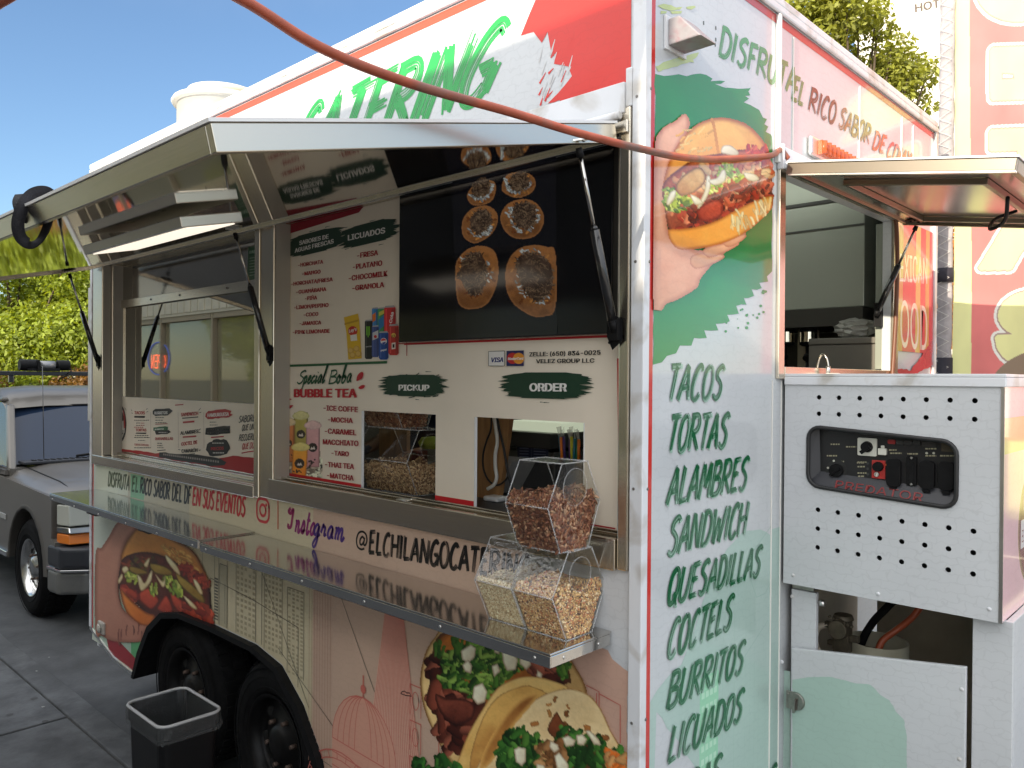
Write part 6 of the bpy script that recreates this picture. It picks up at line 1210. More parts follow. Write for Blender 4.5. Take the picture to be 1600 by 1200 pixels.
def heap(name, x0, x1, prof, fill, n, kind, pal, label, cat, seed):
    """the loose contents: a lumpy bed with a layer of single pieces against the walls and on top"""
    rnd = random.Random(seed); yc = (prof[0][0]+prof[5][0])/2; z0 = prof[0][1]; zm = prof[1][1]; hb = prof[5][0]-yc; hm = prof[4][0]-yc; zt = prof[2][1]; ht = prof[3][0]-yc; g = .003
    def half0(z): return (hb+(hm-hb)*(z-z0)/(zm-z0) if z < zm else hm+(ht-hm)*(z-zm)/(zt-zm))-g
    def half(z): return half0(z)-.0045
    zf = z0+(zt-z0)*fill; m = MB(); m.cur = 1
    for mi in range(1): pass
    # bed
    def ztop(x, y): return zf+.012*math.sin(x*60+seed)+.012*math.sin(y*45+seed*2)-.03*abs((x-(x0+x1)/2)/(x1-x0))
    prof2 = [(yc-half(z0), z0+g), (yc-half(min(zm, zf-.02)), min(zm, zf-.02)), (yc-half(zf-.02)+.004, zf-.016), (yc+half(zf-.02)-.004, zf-.016), (yc+half(min(zm, zf-.02)), min(zm, zf-.02)), (yc+half(z0), z0+g)]
    m.prism(prof2, lambda u, v: (x0+g+.003, u, v), lambda u, v: (x1-g-.0045, u, v))
    def piece(p, nrm):
        a = Vector((rnd.gauss(0, 1), rnd.gauss(0, 1), rnd.gauss(0, 1))); a = (a-nrm*a.dot(nrm)*.8).normalized(); b = nrm.cross(a).normalized(); c = a.cross(b)
        m.cur = rnd.randrange(len(pal))
        if kind == 'pecan': L, W, H = rnd.uniform(.010, .015), rnd.uniform(.0040, .0055), .0032
        elif kind == 'flake': s_ = rnd.uniform(.6, 1.3); L, W, H = .0046*s_, .0036*s_, .0012
        else: s_ = rnd.uniform(.5, 1.35); L, W, H = .0052*s_, .0042*s_, .0032*s_
        vs = []; 
        k = 6
        if kind == 'pecan':
            sec = [(-1, .05), (-.6, .8), (0, 1), (.6, .8), (1, .05)]; nn = 6
            for s0, r in sec:
                for i in range(nn): t = 2*math.pi*i/nn; gr = 1-.35*(i in (1,)); vs.append(p+a*(s0*L)+b*(math.cos(t)*r*W)+c*(math.sin(t)*r*H*gr))
            m.raw(vs, [(i*nn+j, i*nn+(j+1) % nn, (i+1)*nn+(j+1) % nn, (i+1)*nn+j) for i in range(4) for j in range(nn)], True)
        else:
            for i in range(k): t = 2*math.pi*i/k; r = rnd.uniform(.75, 1.15); vs.append(p+a*(math.cos(t)*L*r)+b*(math.sin(t)*W*r))
            vs += [p+c*H, p-c*H]; m.raw(vs, [f for i in range(k) for f in ((i, (i+1) % k, k), ((i+1) % k, i, k+1))], False)
    for i in range(n):
        r = rnd.random()
        if r < .42:   # top
            x = rnd.uniform(x0+.006, x1-.006); hh = half(zf)-.005; y = yc+rnd.uniform(-hh, hh); piece(Vector((x, y, ztop(x, y)-.012+rnd.uniform(-.004, .008))), Vector((0, 0, 1)))
        elif r < .72:  # front face
            z = rnd.uniform(z0+.004, zf); x = rnd.uniform(x0+.005, x1-.005); piece(Vector((x, yc-half0(z)+.0015, z)), Vector((0, -1, -.4 if z < zm else .4)).normalized())
        elif r < .95:  # end facing the camera
            z = rnd.uniform(z0+.004, zf); y = yc+rnd.uniform(-1, 1)*(half(z)-.004); piece(Vector((x1-g+.0005, y, z)), Vector((1, 0, 0)))
        else:
            z = rnd.uniform(z0+.004, zf); y = yc+rnd.uniform(-1, 1)*(half(z)-.004); piece(Vector((x0+g+.0015, y, z)), Vector((-1, 0, 0)))
    o = m.build(name, pal); return tag(o, label, cat, kind='stuff')
PEC = [mat('pecan_brown', (0.171, 0.063, 0.032), .45, var=.3, vscale=300), mat('pecan_light', (0.270, 0.117, 0.058), .45, var=.3, vscale=300), mat('pecan_dark', (0.090, 0.032, 0.018), .45), mat('pecan_mid', (0.207, 0.076, 0.040), .45, var=.3, vscale=300), mat('pecan_pale', (0.396, 0.234, 0.135), .5)]
GRA = [mat('granola_tan', (0.493, 0.290, 0.131), .7, var=.4, vscale=200), mat('granola_gold', (0.667, 0.435, 0.189), .7, var=.3, vscale=200), mat('granola_brown', (0.290, 0.145, 0.072), .7), mat('granola_pale', (0.800, 0.623, 0.377), .7), mat('granola_tan', ()), mat('granola_gold', ()), mat('granola_dark', (0.116, 0.065, 0.043), .6), mat('granola_rust', (0.478, 0.189, 0.087), .7)]
OAT = [mat('oat_cream', (0.725, 0.580, 0.362), .75, var=.3, vscale=300), mat('oat_pale', (0.800, 0.754, 0.522), .75), mat('oat_tan', (0.522, 0.392, 0.217), .75), mat('oat_cream', ()), mat('oat_husk', (0.362, 0.261, 0.145), .8)]
WAL = [mat('walnut_brown', (0.319, 0.189, 0.102), .6, var=.3, vscale=200), mat('walnut_tan', (0.522, 0.334, 0.174), .6), mat('walnut_dark', (0.160, 0.087, 0.051), .6), mat('walnut_pale', (0.652, 0.478, 0.275), .6)]
GB = 'clear bins of dry toppings'
t1, p1 = bin_('topping_bin', -.252, -.117, -.100, 1.2405, .222, 'clear plastic bin of brown granola on the shelf end, under the pecan bin', 'bin', .052, .108, group=GB); heap('granola', -.252, -.117, p1, .62, 9500, 'crumb', GRA, 'golden brown granola filling the front shelf bin', 'granola', 3)
t2, p2 = bin_('topping_bin', -.392, -.257, -.100, 1.2405, .222, 'clear plastic bin of pale oats beside the granola bin on the shelf', 'bin', .052, .108, group=GB); heap('oats', -.392, -.257, p2, .56, 9000, 'flake', OAT, 'pale rolled oats filling the bin beside the granola', 'oats', 4)
t3, p3 = bin_('topping_bin', -.262, -.118, -.122, 1.4655, .222, 'clear plastic bin of pecans stacked on top of the granola bin', 'bin', .056, .104, group=GB); heap('pecans', -.262, -.118, p3, .64, 2900, 'pecan', PEC, 'reddish brown pecan halves in the topmost shelf bin', 'pecans', 5)
for x0, x1, yc, z0, sd in ((-.245, -.135, -.14, 1.47, 1),):
    m = MB(); m.box(x0+.02, x1-.04, p3[0][0]-.004, p3[0][0]+.001, z0+.02, z0+.033)
    m.build('handle_slot', mat('amber_plastic', (.30, .17, .06), .3, alpha=.8), t3)
# the two bins on the counter inside the pickup opening
c_ = onY(610, 770, .20); zi = 1.475
ti, pi_ = bin_('topping_bin', -1.36, -1.055, .21, zi, .235, 'clear plastic bin of walnut pieces inside the pickup opening', 'bin', .065, .115, group=GB); heap('walnuts', -1.36, -1.055, pi_, .46, 5200, 'crumb', WAL, 'brown walnut pieces in the bin inside the pickup opening', 'walnuts', 6)
tj, pj = bin_('topping_bin', -1.37, -1.15, .21, zi+.238, .22, 'clear plastic bin of dark nuts stacked in the pickup opening', 'bin', .06, .105, group=GB); heap('dark_nuts', -1.37, -1.15, pj, .45, 1200, 'pecan', PEC, 'dark brown nuts in the upper bin behind the pickup opening', 'nuts', 7)

# ------------------------------------------------------------------ inside the trailer
m = MB(); m.box(-3.78, -.05, .11, .62, 1.40, 1.472); tag(m.build('serving_counter', mat('black_counter', (.02, .02, .021), .4, var=.2)), 'black counter inside the trailer under the menu board', 'counter')
PLY = mat('plywood', (.30, .155, .06), .55, var=.35, vscale=14, stretch=(3, 3, .4))
a_, b_ = onY(745, 700, .30), onY(820, 700, .30)
m = MB(); m.prism([(onY(740, 800, .3)[0]-.02, 1.40), (onY(775, 800, .3)[0], 1.40), (onY(805, 650, .3)[0], 1.9), (onY(805, 650, .3)[0], 2.0), (a_[0]-.06, 2.0)], lambda u, v: (u, .30, v), lambda u, v: (u, .32, v)); m.build('plywood_panel', PLY, T)
a_ = onY(640, 700, .55); m = MB(); m.box(a_[0]-.22, a_[0]-.02, .55, .57, 1.473, 2.1); m.build('plywood_panel', PLY, T)
BLKC = mat('black_cable', (.008, .008, .008), .5); WHC = mat('white_cable', (.55, .54, .5), .5)
def path(pp, Y): return [onY(a, b, Y) for a, b in pp]
hose('cable', path([(768, 640), (767, 670), (760, 690), (755, 710), (755, 730), (760, 745), (768, 755), (778, 758), (788, 752), (796, 742)], .28), .0035, BLKC, 'thin black cable looping in front of the plywood panel', 'cable', 6)
hose('cable', path([(774, 640), (780, 670), (787, 700), (792, 730), (796, 748), (800, 765)], .27), .0045, BLKC, 'straight black cable hanging at the order opening', 'cable', 6)
hose('cable', path([(770, 640), (774, 665), (777, 690), (774, 710), (774, 730), (776, 745), (772, 757), (762, 764)], .26), .0065, WHC, 'white cable hanging beside the plywood panel', 'cable', 8)
p = onY(770, 780, .27); m = MB(); m.box(p[0]-.03, p[0]+.04, .25, .31, 1.473, 1.490); tag(m.build('charger', mat('white_plastic', (.6, .6, .6), .35), bevel=.006), 'flat white charger block lying on the counter', 'charger')
m = MB(); q = onY(775, 760, .42); m.raw([(q[0]-.09, .40, 1.473), (q[0]+.03, .40, 1.473), (q[0]+.03, .52, 1.473), (q[0]-.09, .52, 1.473), (q[0]-.06, .39, 1.60), (q[0]+.11, .39, 1.60), (q[0]+.11, .53, 1.60), (q[0]-.06, .53, 1.60)], [(0, 3, 2, 1), (0, 1, 5, 4), (1, 2, 6, 5), (2, 3, 7, 6), (3, 0, 4, 7)])
tag(m.build('napkin_box', mat('grey_card', (.36, .36, .36), .6), bevel=.004), 'grey open box leaning behind the cables', 'box')
# sealing machine with its lit top and red figure
sm_ = thing('cup_sealer', (-.45, .65, 1.473), 'dark steel machine with red digit and lit shelf in the order opening', 'machine')
DST = mat('dark_appliance', (.12, .12, .115), .32, .8)
x0, x1 = onY(787, 700, .6)[0], onY(866, 700, .6)[0]; zt = onY(820, 678, .6)[2]; zb = onY(820, 699, .6)[2]
m = MB(); m.box(x0, x1, .60, .95, 1.473, zb-.01); m.build('body', DST, sm_, bevel=.004)
m = MB(); m.box(x0, x1, .575, .95, zb+.002, zt+.01); m.build('head', mat('dark_appliance_trim', (.05, .05, .05), .35, .5), sm_, bevel=.004)
m = MB(); m.box(x0+.02, x1+.03, .60, .95, zt+.012, zt+.05); m.build('lit_shelf', mat('lit_panel', (.5, .55, .45), .4, emit=(.62, .68, .50), estr=.42), sm_, bevel=.003)
d = Decal(Plane('Y', .5745), .0005); d.px([(788, 675), (798, 675), (798, 684), (788, 683)], S(40, 6, 8)); d.build('display', mat('screen_black', ()), sm_)
V_, F_ = text_mesh('3', .02); m = MB(); a_ = onY(792, 683, .573); m.raw([(a_[0]+x*.028, .573, a_[2]+y*.028) for x, y in V_], F_); m.build('digit', mat('red_led', (.3, .01, .01), .4, emit=(1, .08, .05), estr=1.2), sm_)
d = Decal(Plane('Y', .5995), .0006); d.px([(808, 697), (857, 699), (857, 722), (809, 722)], S(20, 26, 60)); d.px([(830, 697), (831.5, 697), (831.5, 722), (830, 722)], S(60, 66, 90))
for j in range(5):
    d.px([(812, 699.5+4.4*j), (826, 700+4.4*j), (826, 701.3+4.4*j), (812, 700.8+4.4*j)], S(120, 126, 150), d.h); d.px([(834, 700+4.4*j), (853, 701+4.4*j), (853, 702.3+4.4*j), (834, 701.3+4.4*j)], S(120, 126, 150), d.h)
d.build('blue_notice', PRINTM, sm_)
# straws in a holder
sh_ = thing('straw_holder', (-.28, .33, 1.473), 'dark holder packed with wrapped coloured straws behind the order opening', 'straws')
m = MB(); a_ = onY(893, 700, .33); m.box(a_[0]-.045, a_[0]+.08, .30, .37, 1.473, onY(893, 722, .33)[2]); m.build('holder', BLACKP, sh_, bevel=.004)
cl = [S(30, 110, 130), S(40, 130, 90), S(226, 120, 40), S(80, 60, 120), S(40, 130, 150), S(90, 60, 110), S(210, 200, 60), S(200, 70, 60)]
rs = random.Random(9)
for i in range(15):
    x = a_[0]-.042+.118*i/14; y = .31+.045*rs.random(); zt_ = onY(893, 686+rs.uniform(-6, 3), .33)[2]; dx = (i-7)*.0012+rs.uniform(-.003, .003); zb_ = onY(893, 720, .33)[2]
    m = MB(); m.cyl((x, y, zb_), (x+dx, y, zt_), .0048, None, 8); st = m.build('straw', mat('straw_%d' % (i % 8), cl[i % 8], .35), sh_)
    m = MB(); m.raw([(x+dx-.004, y, zt_), (x+dx+.004, y, zt_), (x+dx+.010+rs.uniform(-.012, .004), y-.004, zt_+.035), (x+dx-.006+rs.uniform(-.012, .004), y+.004, zt_+.03)], [(0, 1, 2, 3)]); m.build('straw_wrapper', mat('cellophane', (.6, .62, .58), .15, alpha=.45), st)
# blue tape roll and small goods at the pickup opening
p = onY(661, 765, .30); tr = thing('tape_roll', (p[0], .3, 1.473), 'blue tape roll standing on the counter in the pickup opening', 'tape'); m = MB(); m.lathe([(.022, 1.474), (.036, 1.474), (.036, 1.535), (.022, 1.535), (.022, 1.474)], (p[0], .30, 0), 'Z', 28); m.build('roll', mat('blue_tape', (.03, .12, .33), .45), tr)
p = onY(655, 748, .42); m = MB(); m.box(p[0]-.03, p[0]+.01, .40, .46, 1.473, 1.60); tag(m.build('sauce_bottle', mat('dark_red_label', (.10, .015, .02), .4), bevel=.006), 'dark bottle with a red label near the blue tape', 'bottle')
p = onY(668, 728, .5); m = MB(); m.lathe([(.0, 0), (.05, .005), (.06, .03), (.045, .05), (0, .055)], (p[0]+.03, .5, 1.60), 'Z', 16); tag(m.build('lime_bag', mat('lime_green', (.33, .42, .05), .5, var=.3)), 'lime green packet in the pickup opening', 'packet')
p = onY(672, 745, .55); m = MB(); m.box(p[0]-.05, p[0]+.1, .55, .75, 1.473, 1.60); tag(m.build('paper_stack', mat('pale_paper', (.42, .43, .42), .7), bevel=.003), 'stack of pale papers behind the blue tape', 'papers')
# seen through the end hatch: lamp, extractor hood, wash area
a_, b_ = onZ(1216, 315, 2.86), onZ(1300, 303, 2.86)
m = MB(); m.box(-1.9, -.45, 1.30, 1.46, 2.93, 2.965); tag(m.build('ceiling_lamp', mat('lamp_glow', (.9, .9, .9), .5, emit=(.95, 1, .9), estr=5)), 'bright tube lamp on the trailer ceiling inside the hatch', 'ceiling lamp')
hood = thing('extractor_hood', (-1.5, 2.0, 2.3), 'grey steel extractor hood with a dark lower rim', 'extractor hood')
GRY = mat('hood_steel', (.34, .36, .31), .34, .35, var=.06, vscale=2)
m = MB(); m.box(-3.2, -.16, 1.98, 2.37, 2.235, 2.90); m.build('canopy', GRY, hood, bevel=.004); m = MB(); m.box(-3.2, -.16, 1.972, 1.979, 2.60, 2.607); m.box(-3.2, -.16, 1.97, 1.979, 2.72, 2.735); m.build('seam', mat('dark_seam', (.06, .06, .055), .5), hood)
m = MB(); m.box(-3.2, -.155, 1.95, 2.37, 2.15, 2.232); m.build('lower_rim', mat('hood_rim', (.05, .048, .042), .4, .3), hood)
m = MB(); m.box(-3.2, -.05, 2.30, 2.375, .55, 2.14); tag(m.build('wall_panel', mat('dark_back_panel', (.05, .045, .035), .35, .3, var=.3)), 'dark back wall panel behind the dispensers', 'panel')  # plain dark panel, tone varied by noise
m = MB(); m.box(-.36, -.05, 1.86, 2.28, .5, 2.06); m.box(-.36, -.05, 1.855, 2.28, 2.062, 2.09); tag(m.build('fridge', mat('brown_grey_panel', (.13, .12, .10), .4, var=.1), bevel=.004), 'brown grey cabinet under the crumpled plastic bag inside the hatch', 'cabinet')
m = MB(); m.box(-.065, -.036, 1.845, 1.99, 1.95, 2.57); m.build('inner_jamb', mat('jamb_grey', (.24, .26, .22), .4, .2), T, bevel=.002)
m = MB(); bg_ = [(x*.5, y, z) for x, y, z in ()]
def lump(name, c, r, mm, label, cat, seed, sq=(1, 1, 1)):
    bm = bmesh.new(); bmesh.ops.create_icosphere(bm, subdivisions=3, radius=1); rnd = random.Random(seed); ph = [rnd.uniform(0, 6) for _ in range(6)]
    for v in bm.verts:
        k = 1+.16*math.sin(v.co.x*7+ph[0])*math.sin(v.co.y*6+ph[1])+.1*math.sin(v.co.z*13+ph[2]+v.co.x*5); v.co = Vector((c[0]+v.co.x*r*sq[0]*k, c[1]+v.co.y*r*sq[1]*k, c[2]+v.co.z*r*sq[2]*k))
    me = bpy.data.meshes.new(name); bm.to_mesh(me); bm.free(); me.materials.append(mm); o = bpy.data.objects.new(name, me); COL.objects.link(o); return tag(o, label, cat)
q = onY(1330, 490, 1.9); lump('plastic_bag', (q[0], 1.95, 2.135), .06, mat('crumpled_plastic', (.5, .5, .46), .2, alpha=.6, bump=.5, bscale=60), 'crumpled clear plastic bag on top of the brown cabinet', 'bag', 4, (1.5, 1, .72))
for i, (px, yy, lb) in enumerate(((1228, 2.05, 'black and chrome dispenser half hidden by the hatch frame'), (1263, 2.05, 'black and chrome dispenser in front of the pale board'))):
    c_ = onY(px, 530, yy); t = thing('sauce_dispenser', (c_[0], yy, 1.9), lb, 'dispenser', 'pump dispensers by the hatch'); zt = onY(px, 511, yy)[2]; zb = onY(px, 541, yy)[2]; r = .040
    m = MB(); m.lathe([(0, zt), (r*.7, zt), (r, zt-.01), (r, zt-.025)], (c_[0], yy, 0), 'Z', 28); m.lathe([(r, zb+.02), (r, zb+.008), (r*.7, zb), (0, zb)], (c_[0], yy, 0), 'Z', 28); m.build('cap', BLACKP, t)
    m = MB(); m.lathe([(r*.98, zt-.025), (r*.98, zb+.02)], (c_[0], yy, 0), 'Z', 28); m.build('chrome_band', mat('chrome_band', (.6, .55, .45), .08, 1), t)
    m = MB(); m.cyl((c_[0], yy-.01, zb), (c_[0], yy-.01, 1.75), .009, None, 10); m.cyl((c_[0], yy-.012, zb-.05), (c_[0], yy-.03, zb-.06), .018, .015, 12); m.build('stem', BLACKP, t)
a_, b_ = onY(1246, 570, 2.2), onY(1279, 516, 2.2); m = MB(); m.box(a_[0], b_[0], 2.2, 2.215, 1.6, b_[2]); tag(m.build('steel_board', mat('pale_steel', (.42, .38, .30), .3, .6)), 'pale steel board behind the middle dispenser', 'board')
q = onY(1290, 545, 2.1); m = MB(); m.lathe([(.0, .0), (.075, .0), (.085, .03), (.06, .05), (0, .055)], (q[0]+.02, 2.1, q[2]-.03), 'Z', 24); tag(m.build('red_bowl', mat('dark_red_plastic', (.20, .012, .018), .3)), 'dark red upturned bowl beside the tap', 'bowl')
p0 = onY(1277, 575, 1.1); q = [onY(a, b, 1.1) for a, b in ((1276, 590), (1277, 572), (1280, 560), (1285, 554), (1290, 557), (1293, 566), (1294, 574))]
fa = thing('tap', tuple(q[0]), 'small chrome gooseneck tap at the hatch sill', 'tap'); m = MB(); m.tube(smooth_path(q, 5), .0045, 8); m.build('spout', mat('chrome_band', ()), fa); m = MB(); m.cyl(q[-1]+np.array([0, 0, .004]), q[-1]-np.array([0, 0, .02]), .008, .007, 10); m.box(q[-1][0]-.005, q[-1][0]+.04, q[-1][1]-.006, q[-1][1]+.006, q[-1][2]-.028, q[-1][2]-.02); m.build('nozzle', ALU, fa)
m = MB(); m.box(-.75, -.10, 1.0, 1.25, 1.6, 1.905); tag(m.build('wash_basin', mat('basin_steel', (.3, .3, .28), .25, .9), bevel=.005), 'steel wash basin below the hatch sill', 'basin')
def at(px, py, dep): return CAM+ray(px, py)*dep
# ------------------------------------------------------------------ person inside, seen as a sliver through the pickup opening
def person():
    p = onY(662, 670, .80); x, y = p[0], .86; fz = .5
    t = bpy.data.objects.new('person', None); COL.objects.link(t); t.location = (x, y, fz); tag(t, 'person in a navy shirt working inside, half hidden by the menu board', 'person')
    J = {'pel': (0, 0, .92), 'spi': (0, 0, 1.12), 'che': (0, .0, 1.32), 'nek': (0, 0, 1.47), 'hd0': (0, -.01, 1.56), 'hd1': (0, -.02, 1.66), 'hd2': (0, -.01, 1.74)}
    V = []; E = []; Rr = []; ix = {}
    def add(n, c, r, par=None):
        ix[n] = len(V); V.append((x+c[0], y+c[1], fz+c[2])); Rr.append(r)
        if par: E.append((ix[par], ix[n]))
    add('pel', J['pel'], .15); add('spi', J['spi'], .14, 'pel'); add('che', J['che'], .155, 'spi'); add('nek', J['nek'], .06, 'che'); add('hd0', J['hd0'], .075, 'nek'); add('hd1', J['hd1'], .092, 'hd0'); add('hd2', J['hd2'], .065, 'hd1')
    for s_ in (-1, 1):
        a = 'l' if s_ < 0 else 'r'
        add('sh'+a, (s_*.19, 0, 1.40), .07, 'che'); add('el'+a, (s_*.25, -.02, 1.13), .047, 'sh'+a); add('wr'+a, (s_*.20, -.24, 1.06), .03, 'el'+a); add('pa'+a, (s_*.18, -.31, 1.05), .036, 'wr'+a)
        for k in range(4): add('f%d%s' % (k, a), (s_*(.15+.02*k), -.38+.006*abs(k-1), 1.035), .009, 'pa'+a); add('g%d%s' % (k, a), (s_*(.15+.02*k), -.405+.006*abs(k-1), 1.01), .008, 'f%d%s' % (k, a))
        add('th'+a, (s_*.135, -.33, 1.03), .011, 'pa'+a); add('tj'+a, (s_*.13, -.365, 1.02), .009, 'th'+a)
        add('hi'+a, (s_*.10, 0, .86), .10, 'pel'); add('kn'+a, (s_*.11, -.01, .48), .065, 'hi'+a); add('an'+a, (s_*.11, .02, .08), .042, 'kn'+a); add('to'+a, (s_*.12, -.14, .035), .038, 'an'+a)
    me = bpy.data.meshes.new('body'); me.from_pydata(V, E, []); o = bpy.data.objects.new('body', me); COL.objects.link(o)
    md = o.modifiers.new('skin', 'SKIN'); sv = me.skin_vertices[0].data
    for i, r in enumerate(Rr): sv[i].radius = (r, r)
    sv[0].use_root = True; o.modifiers.new('sub', 'SUBSURF').levels = 2; o.modifiers['sub'].render_levels = 2
    sk = mat('skin_brown', (.22, .11, .065), .5)
    dg = bpy.context.evaluated_depsgraph_get(); m2 = bpy.data.meshes.new_from_object(o.evaluated_get(dg)); bpy.data.objects.remove(o)
    m2.materials.clear(); m2.materials.append(sk); m2.materials.append(mat('navy_cotton', (.012, .018, .045), .85, var=.2)); m2.materials.append(mat('dark_trousers', (.02, .02, .022), .8))
    for f in m2.polygons:
        c = f.center; z = c.z-fz; up = abs(c.x-x)
        f.material_index = 1 if (.95 < z < 1.45 and not (up > .17 and z < 1.2)) else (2 if z < .95 and not (c.y < y-.2) else 0); f.use_smooth = True
    b = bpy.data.objects.new('body', m2); COL.objects.link(b); put(b, t)
    m = MB(); m.lathe([(.0, .11), (.06, .10), (.098, .05), (.102, .0), (.096, -.03)], (x, y+.008, fz+1.66), 'Z', 20); m.build('hair', mat('black_hair', (.008, .007, .006), .5), t)
    m = MB(); 
    for s_ in (-1, 1): m.lathe([(.0, -.006), (.009, -.004), (.011, .002)], (x+s_*.032, y-.098, fz+1.665), 'Y', 10)
    m.build('eyes', mat('eye_white', (.6, .6, .58), .2), t)
    m = MB(); m.raw([(x-.012, y-.092, fz+1.625), (x+.012, y-.092, fz+1.625), (x, y-.125, fz+1.63), (x, y-.098, fz+1.67)], [(0, 1, 2), (0, 2, 3), (2, 1, 3)]); m.box(x-.024, x+.024, y-.104, y-.095, fz+1.598, fz+1.606)
    for s_ in (-1, 1): m.lathe([(.0, -.02), (.016, -.012), (.022, .004), (.012, .014)], (x+s_*.097, y+.0, fz+1.65), 'Y', 10)
    m.build('face', sk, t)
person()

# ------------------------------------------------------------------ litter bin on the sidewalk
def litter_bin():
    cs = [onZ(195, 1107, .70), onZ(262, 1083, .70), onZ(348, 1104, .70), onZ(278, 1132, .70)]
    cx, cyy = sum(c[0] for c in cs)/4, sum(c[1] for c in cs)/4; L, W, z1, z0 = .30, .215, .70, .046
    t = thing('litter_bin', (cx, cyy, z0), 'black plastic litter bin with a clear liner beside the trailer wheels', 'litter bin')
    def rr(s_, r, inset=0): return [(cx+a, cyy+b) for a, b in rrect(-L/2*s_+inset, L/2*s_-inset, -W/2*s_+inset, W/2*s_-inset, r)]
    m = MB()
    def loft(rings, mm=None):
        for (p, z), (q, zz) in zip(rings[:-1], rings[1:]):
            n = len(p)
            for i in range(n): m.face([(*p[i], z), (*p[(i+1) % n], z), (*q[(i+1) % n], zz), (*q[i], zz)])
    loft([(rr(.80, .03), z0), (rr(.98, .035), z1-.05), (rr(1.03, .038), z1-.045), (rr(1.04, .038), z1), (rr(1.0, .036), z1), (rr(.97, .034), z1-.05), (rr(.78, .03), z0+.01)]); m.face([(*p, z0+.01) for p in rr(.78, .03)]); m.smooth = False
    m.build('body', mat('black_bin_plastic', (.005, .005, .0055), .4, spec=.3, bump=.1, bscale=150), t)
    m = MB(); rq = random.Random(2)
    def wav(s_, a, z): return ([(u+rq.uniform(-a, a), v+rq.uniform(-a, a)) for u, v in [(cx+p[0], cyy+p[1]) for p in rrect(-L/2*s_, L/2*s_, -W/2*s_, W/2*s_, .036, 9)]], z)
    rings = [wav(1.085, .004, z1-.055), wav(1.075, .003, z1-.02), wav(1.06, .001, z1+.004), wav(1.0, .002, z1+.005), wav(.95, .004, z1-.03), wav(.88, .010, z1-.12), wav(.80, .014, z1-.24), wav(.70, .02, z1-.36), wav(.45, .02, z1-.42)]
    for (p, z), (q, zz) in zip(rings[:-1], rings[1:]):
        n = len(p)
        for i in range(n): j = (i+1) % n; m.face([(*p[i], z+.006*math.sin(i*2.1)*(z < z1-.03)), (*p[j], z+.006*math.sin(j*2.1)*(z < z1-.03)), (*q[j], zz+.006*math.sin(j*2.1)*(zz < z1-.03)), (*q[i], zz+.006*math.sin(i*2.1)*(zz < z1-.03))])
    m.build('liner', mat('clear_liner', (.09, .095, .095), .10, alpha=.34, bump=.5, bscale=70), t)
    m = MB(); m.tube([(*p, z1+.004) for p in rr(1.035, .038)], .006, 6, True); m.build('liner_rim', mat('liner_rim', (.5, .5, .5), .2, alpha=.7), t)
litter_bin()

# ------------------------------------------------------------------ webbing strap thrown over the awning front rail
def strap_():
    WB = mat('black_webbing', (.008, .008, .012), .75, bump=.35, bscale=220); c0 = Vector(at(50, 330, 1.93))
    t = thing('strap', tuple(c0), 'black webbing strap looped over the front rail of the raised awning', 'strap')
    def band(pp, w0, name, tw):
        """pp: (px, py, depth); the band lies broadside on, turning by tw along its length"""
        q = MB(); P = [Vector(at(*p)) for p in pp]; P = [Vector(p) for p in smooth_path(P, 8)]; n = len(P); vs = []; fw = Vector(CF)
        for i, p in enumerate(P):
            d = (P[min(i+1, n-1)]-P[max(i-1, 0)]).normalized(); sd = d.cross(fw).normalized(); nn = sd.cross(d); a = rad(tw[0]+(tw[1]-tw[0])*i/(n-1)); sd = sd*math.cos(a)+nn*math.sin(a); vs += [p+sd*w0/2, p-sd*w0/2]
        q.raw(vs, [(2*i, 2*i+1, 2*i+3, 2*i+2) for i in range(n-1)], True); o = q.build(name, WB, None); s_ = o.modifiers.new('thick', 'SOLIDIFY'); s_.thickness = .004; s_.offset = 0; return o
    put(band([(92, 322, 1.99), (84, 306, 1.97), (68, 299, 1.94), (50, 304, 1.92), (36, 322, 1.90), (28, 348, 1.90), (32, 370, 1.91), (46, 381, 1.92), (60, 377, 1.94), (70, 362, 1.96), (76, 345, 1.97), (80, 334, 1.98)], .027, 'webbing', (35, 20)), t)
    put(band([(34, 304, 1.96), (30, 316, 1.94), (36, 332, 1.93), (48, 342, 1.94), (66, 340, 1.96), (86, 333, 1.98)], .030, 'webbing', (10, 30)), t)
strap_()

# ------------------------------------------------------------------ orange power cords
ORC = mat('orange_cord', (.36, .075, .035), .42, var=.25, vscale=18, dark=(.14, .10, .085), dscale=5)
cp = [(-1.9, -4.24, 3.2), (-1.2, -2.6, 2.5), at(-420, 230, 1.15), at(-60, 40, 1.20), at(10, -4, 1.18), at(180, -90, 1.12), at(372, -4, 1.26), at(500, 74, 1.34), at(640, 130, 1.45), at(800, 176, 1.62), at(900, 207, 1.75), at(1003, 233, 1.92), at(1060, 245, 2.05), at(1110, 249, 2.22), at(1160, 247, 2.36), at(1205, 243, 2.50), (.012, .752, 2.64), (.02, .79, 2.62)]
m = MB(); m.tube(smooth_path(cp, 8), .0093, 10)
tag(m.build('extension_cord', ORC), 'thick orange extension cord sagging across the trailer to its hatch hinge', 'cord')
q = [onX(a, b, .022) for a, b in ((1398, 330), (1401, 360), (1402, 410), (1401, 460), (1399, 510), (1396, 560), (1394, 590))]
m = MB(); m.tube(smooth_path(q, 6), .009, 8); tag(m.build('extension_cord', mat('brown_cord', (.16, .06, .03), .45, var=.2)), 'rust brown cord hanging down the wall beside the hatch opening', 'cord')

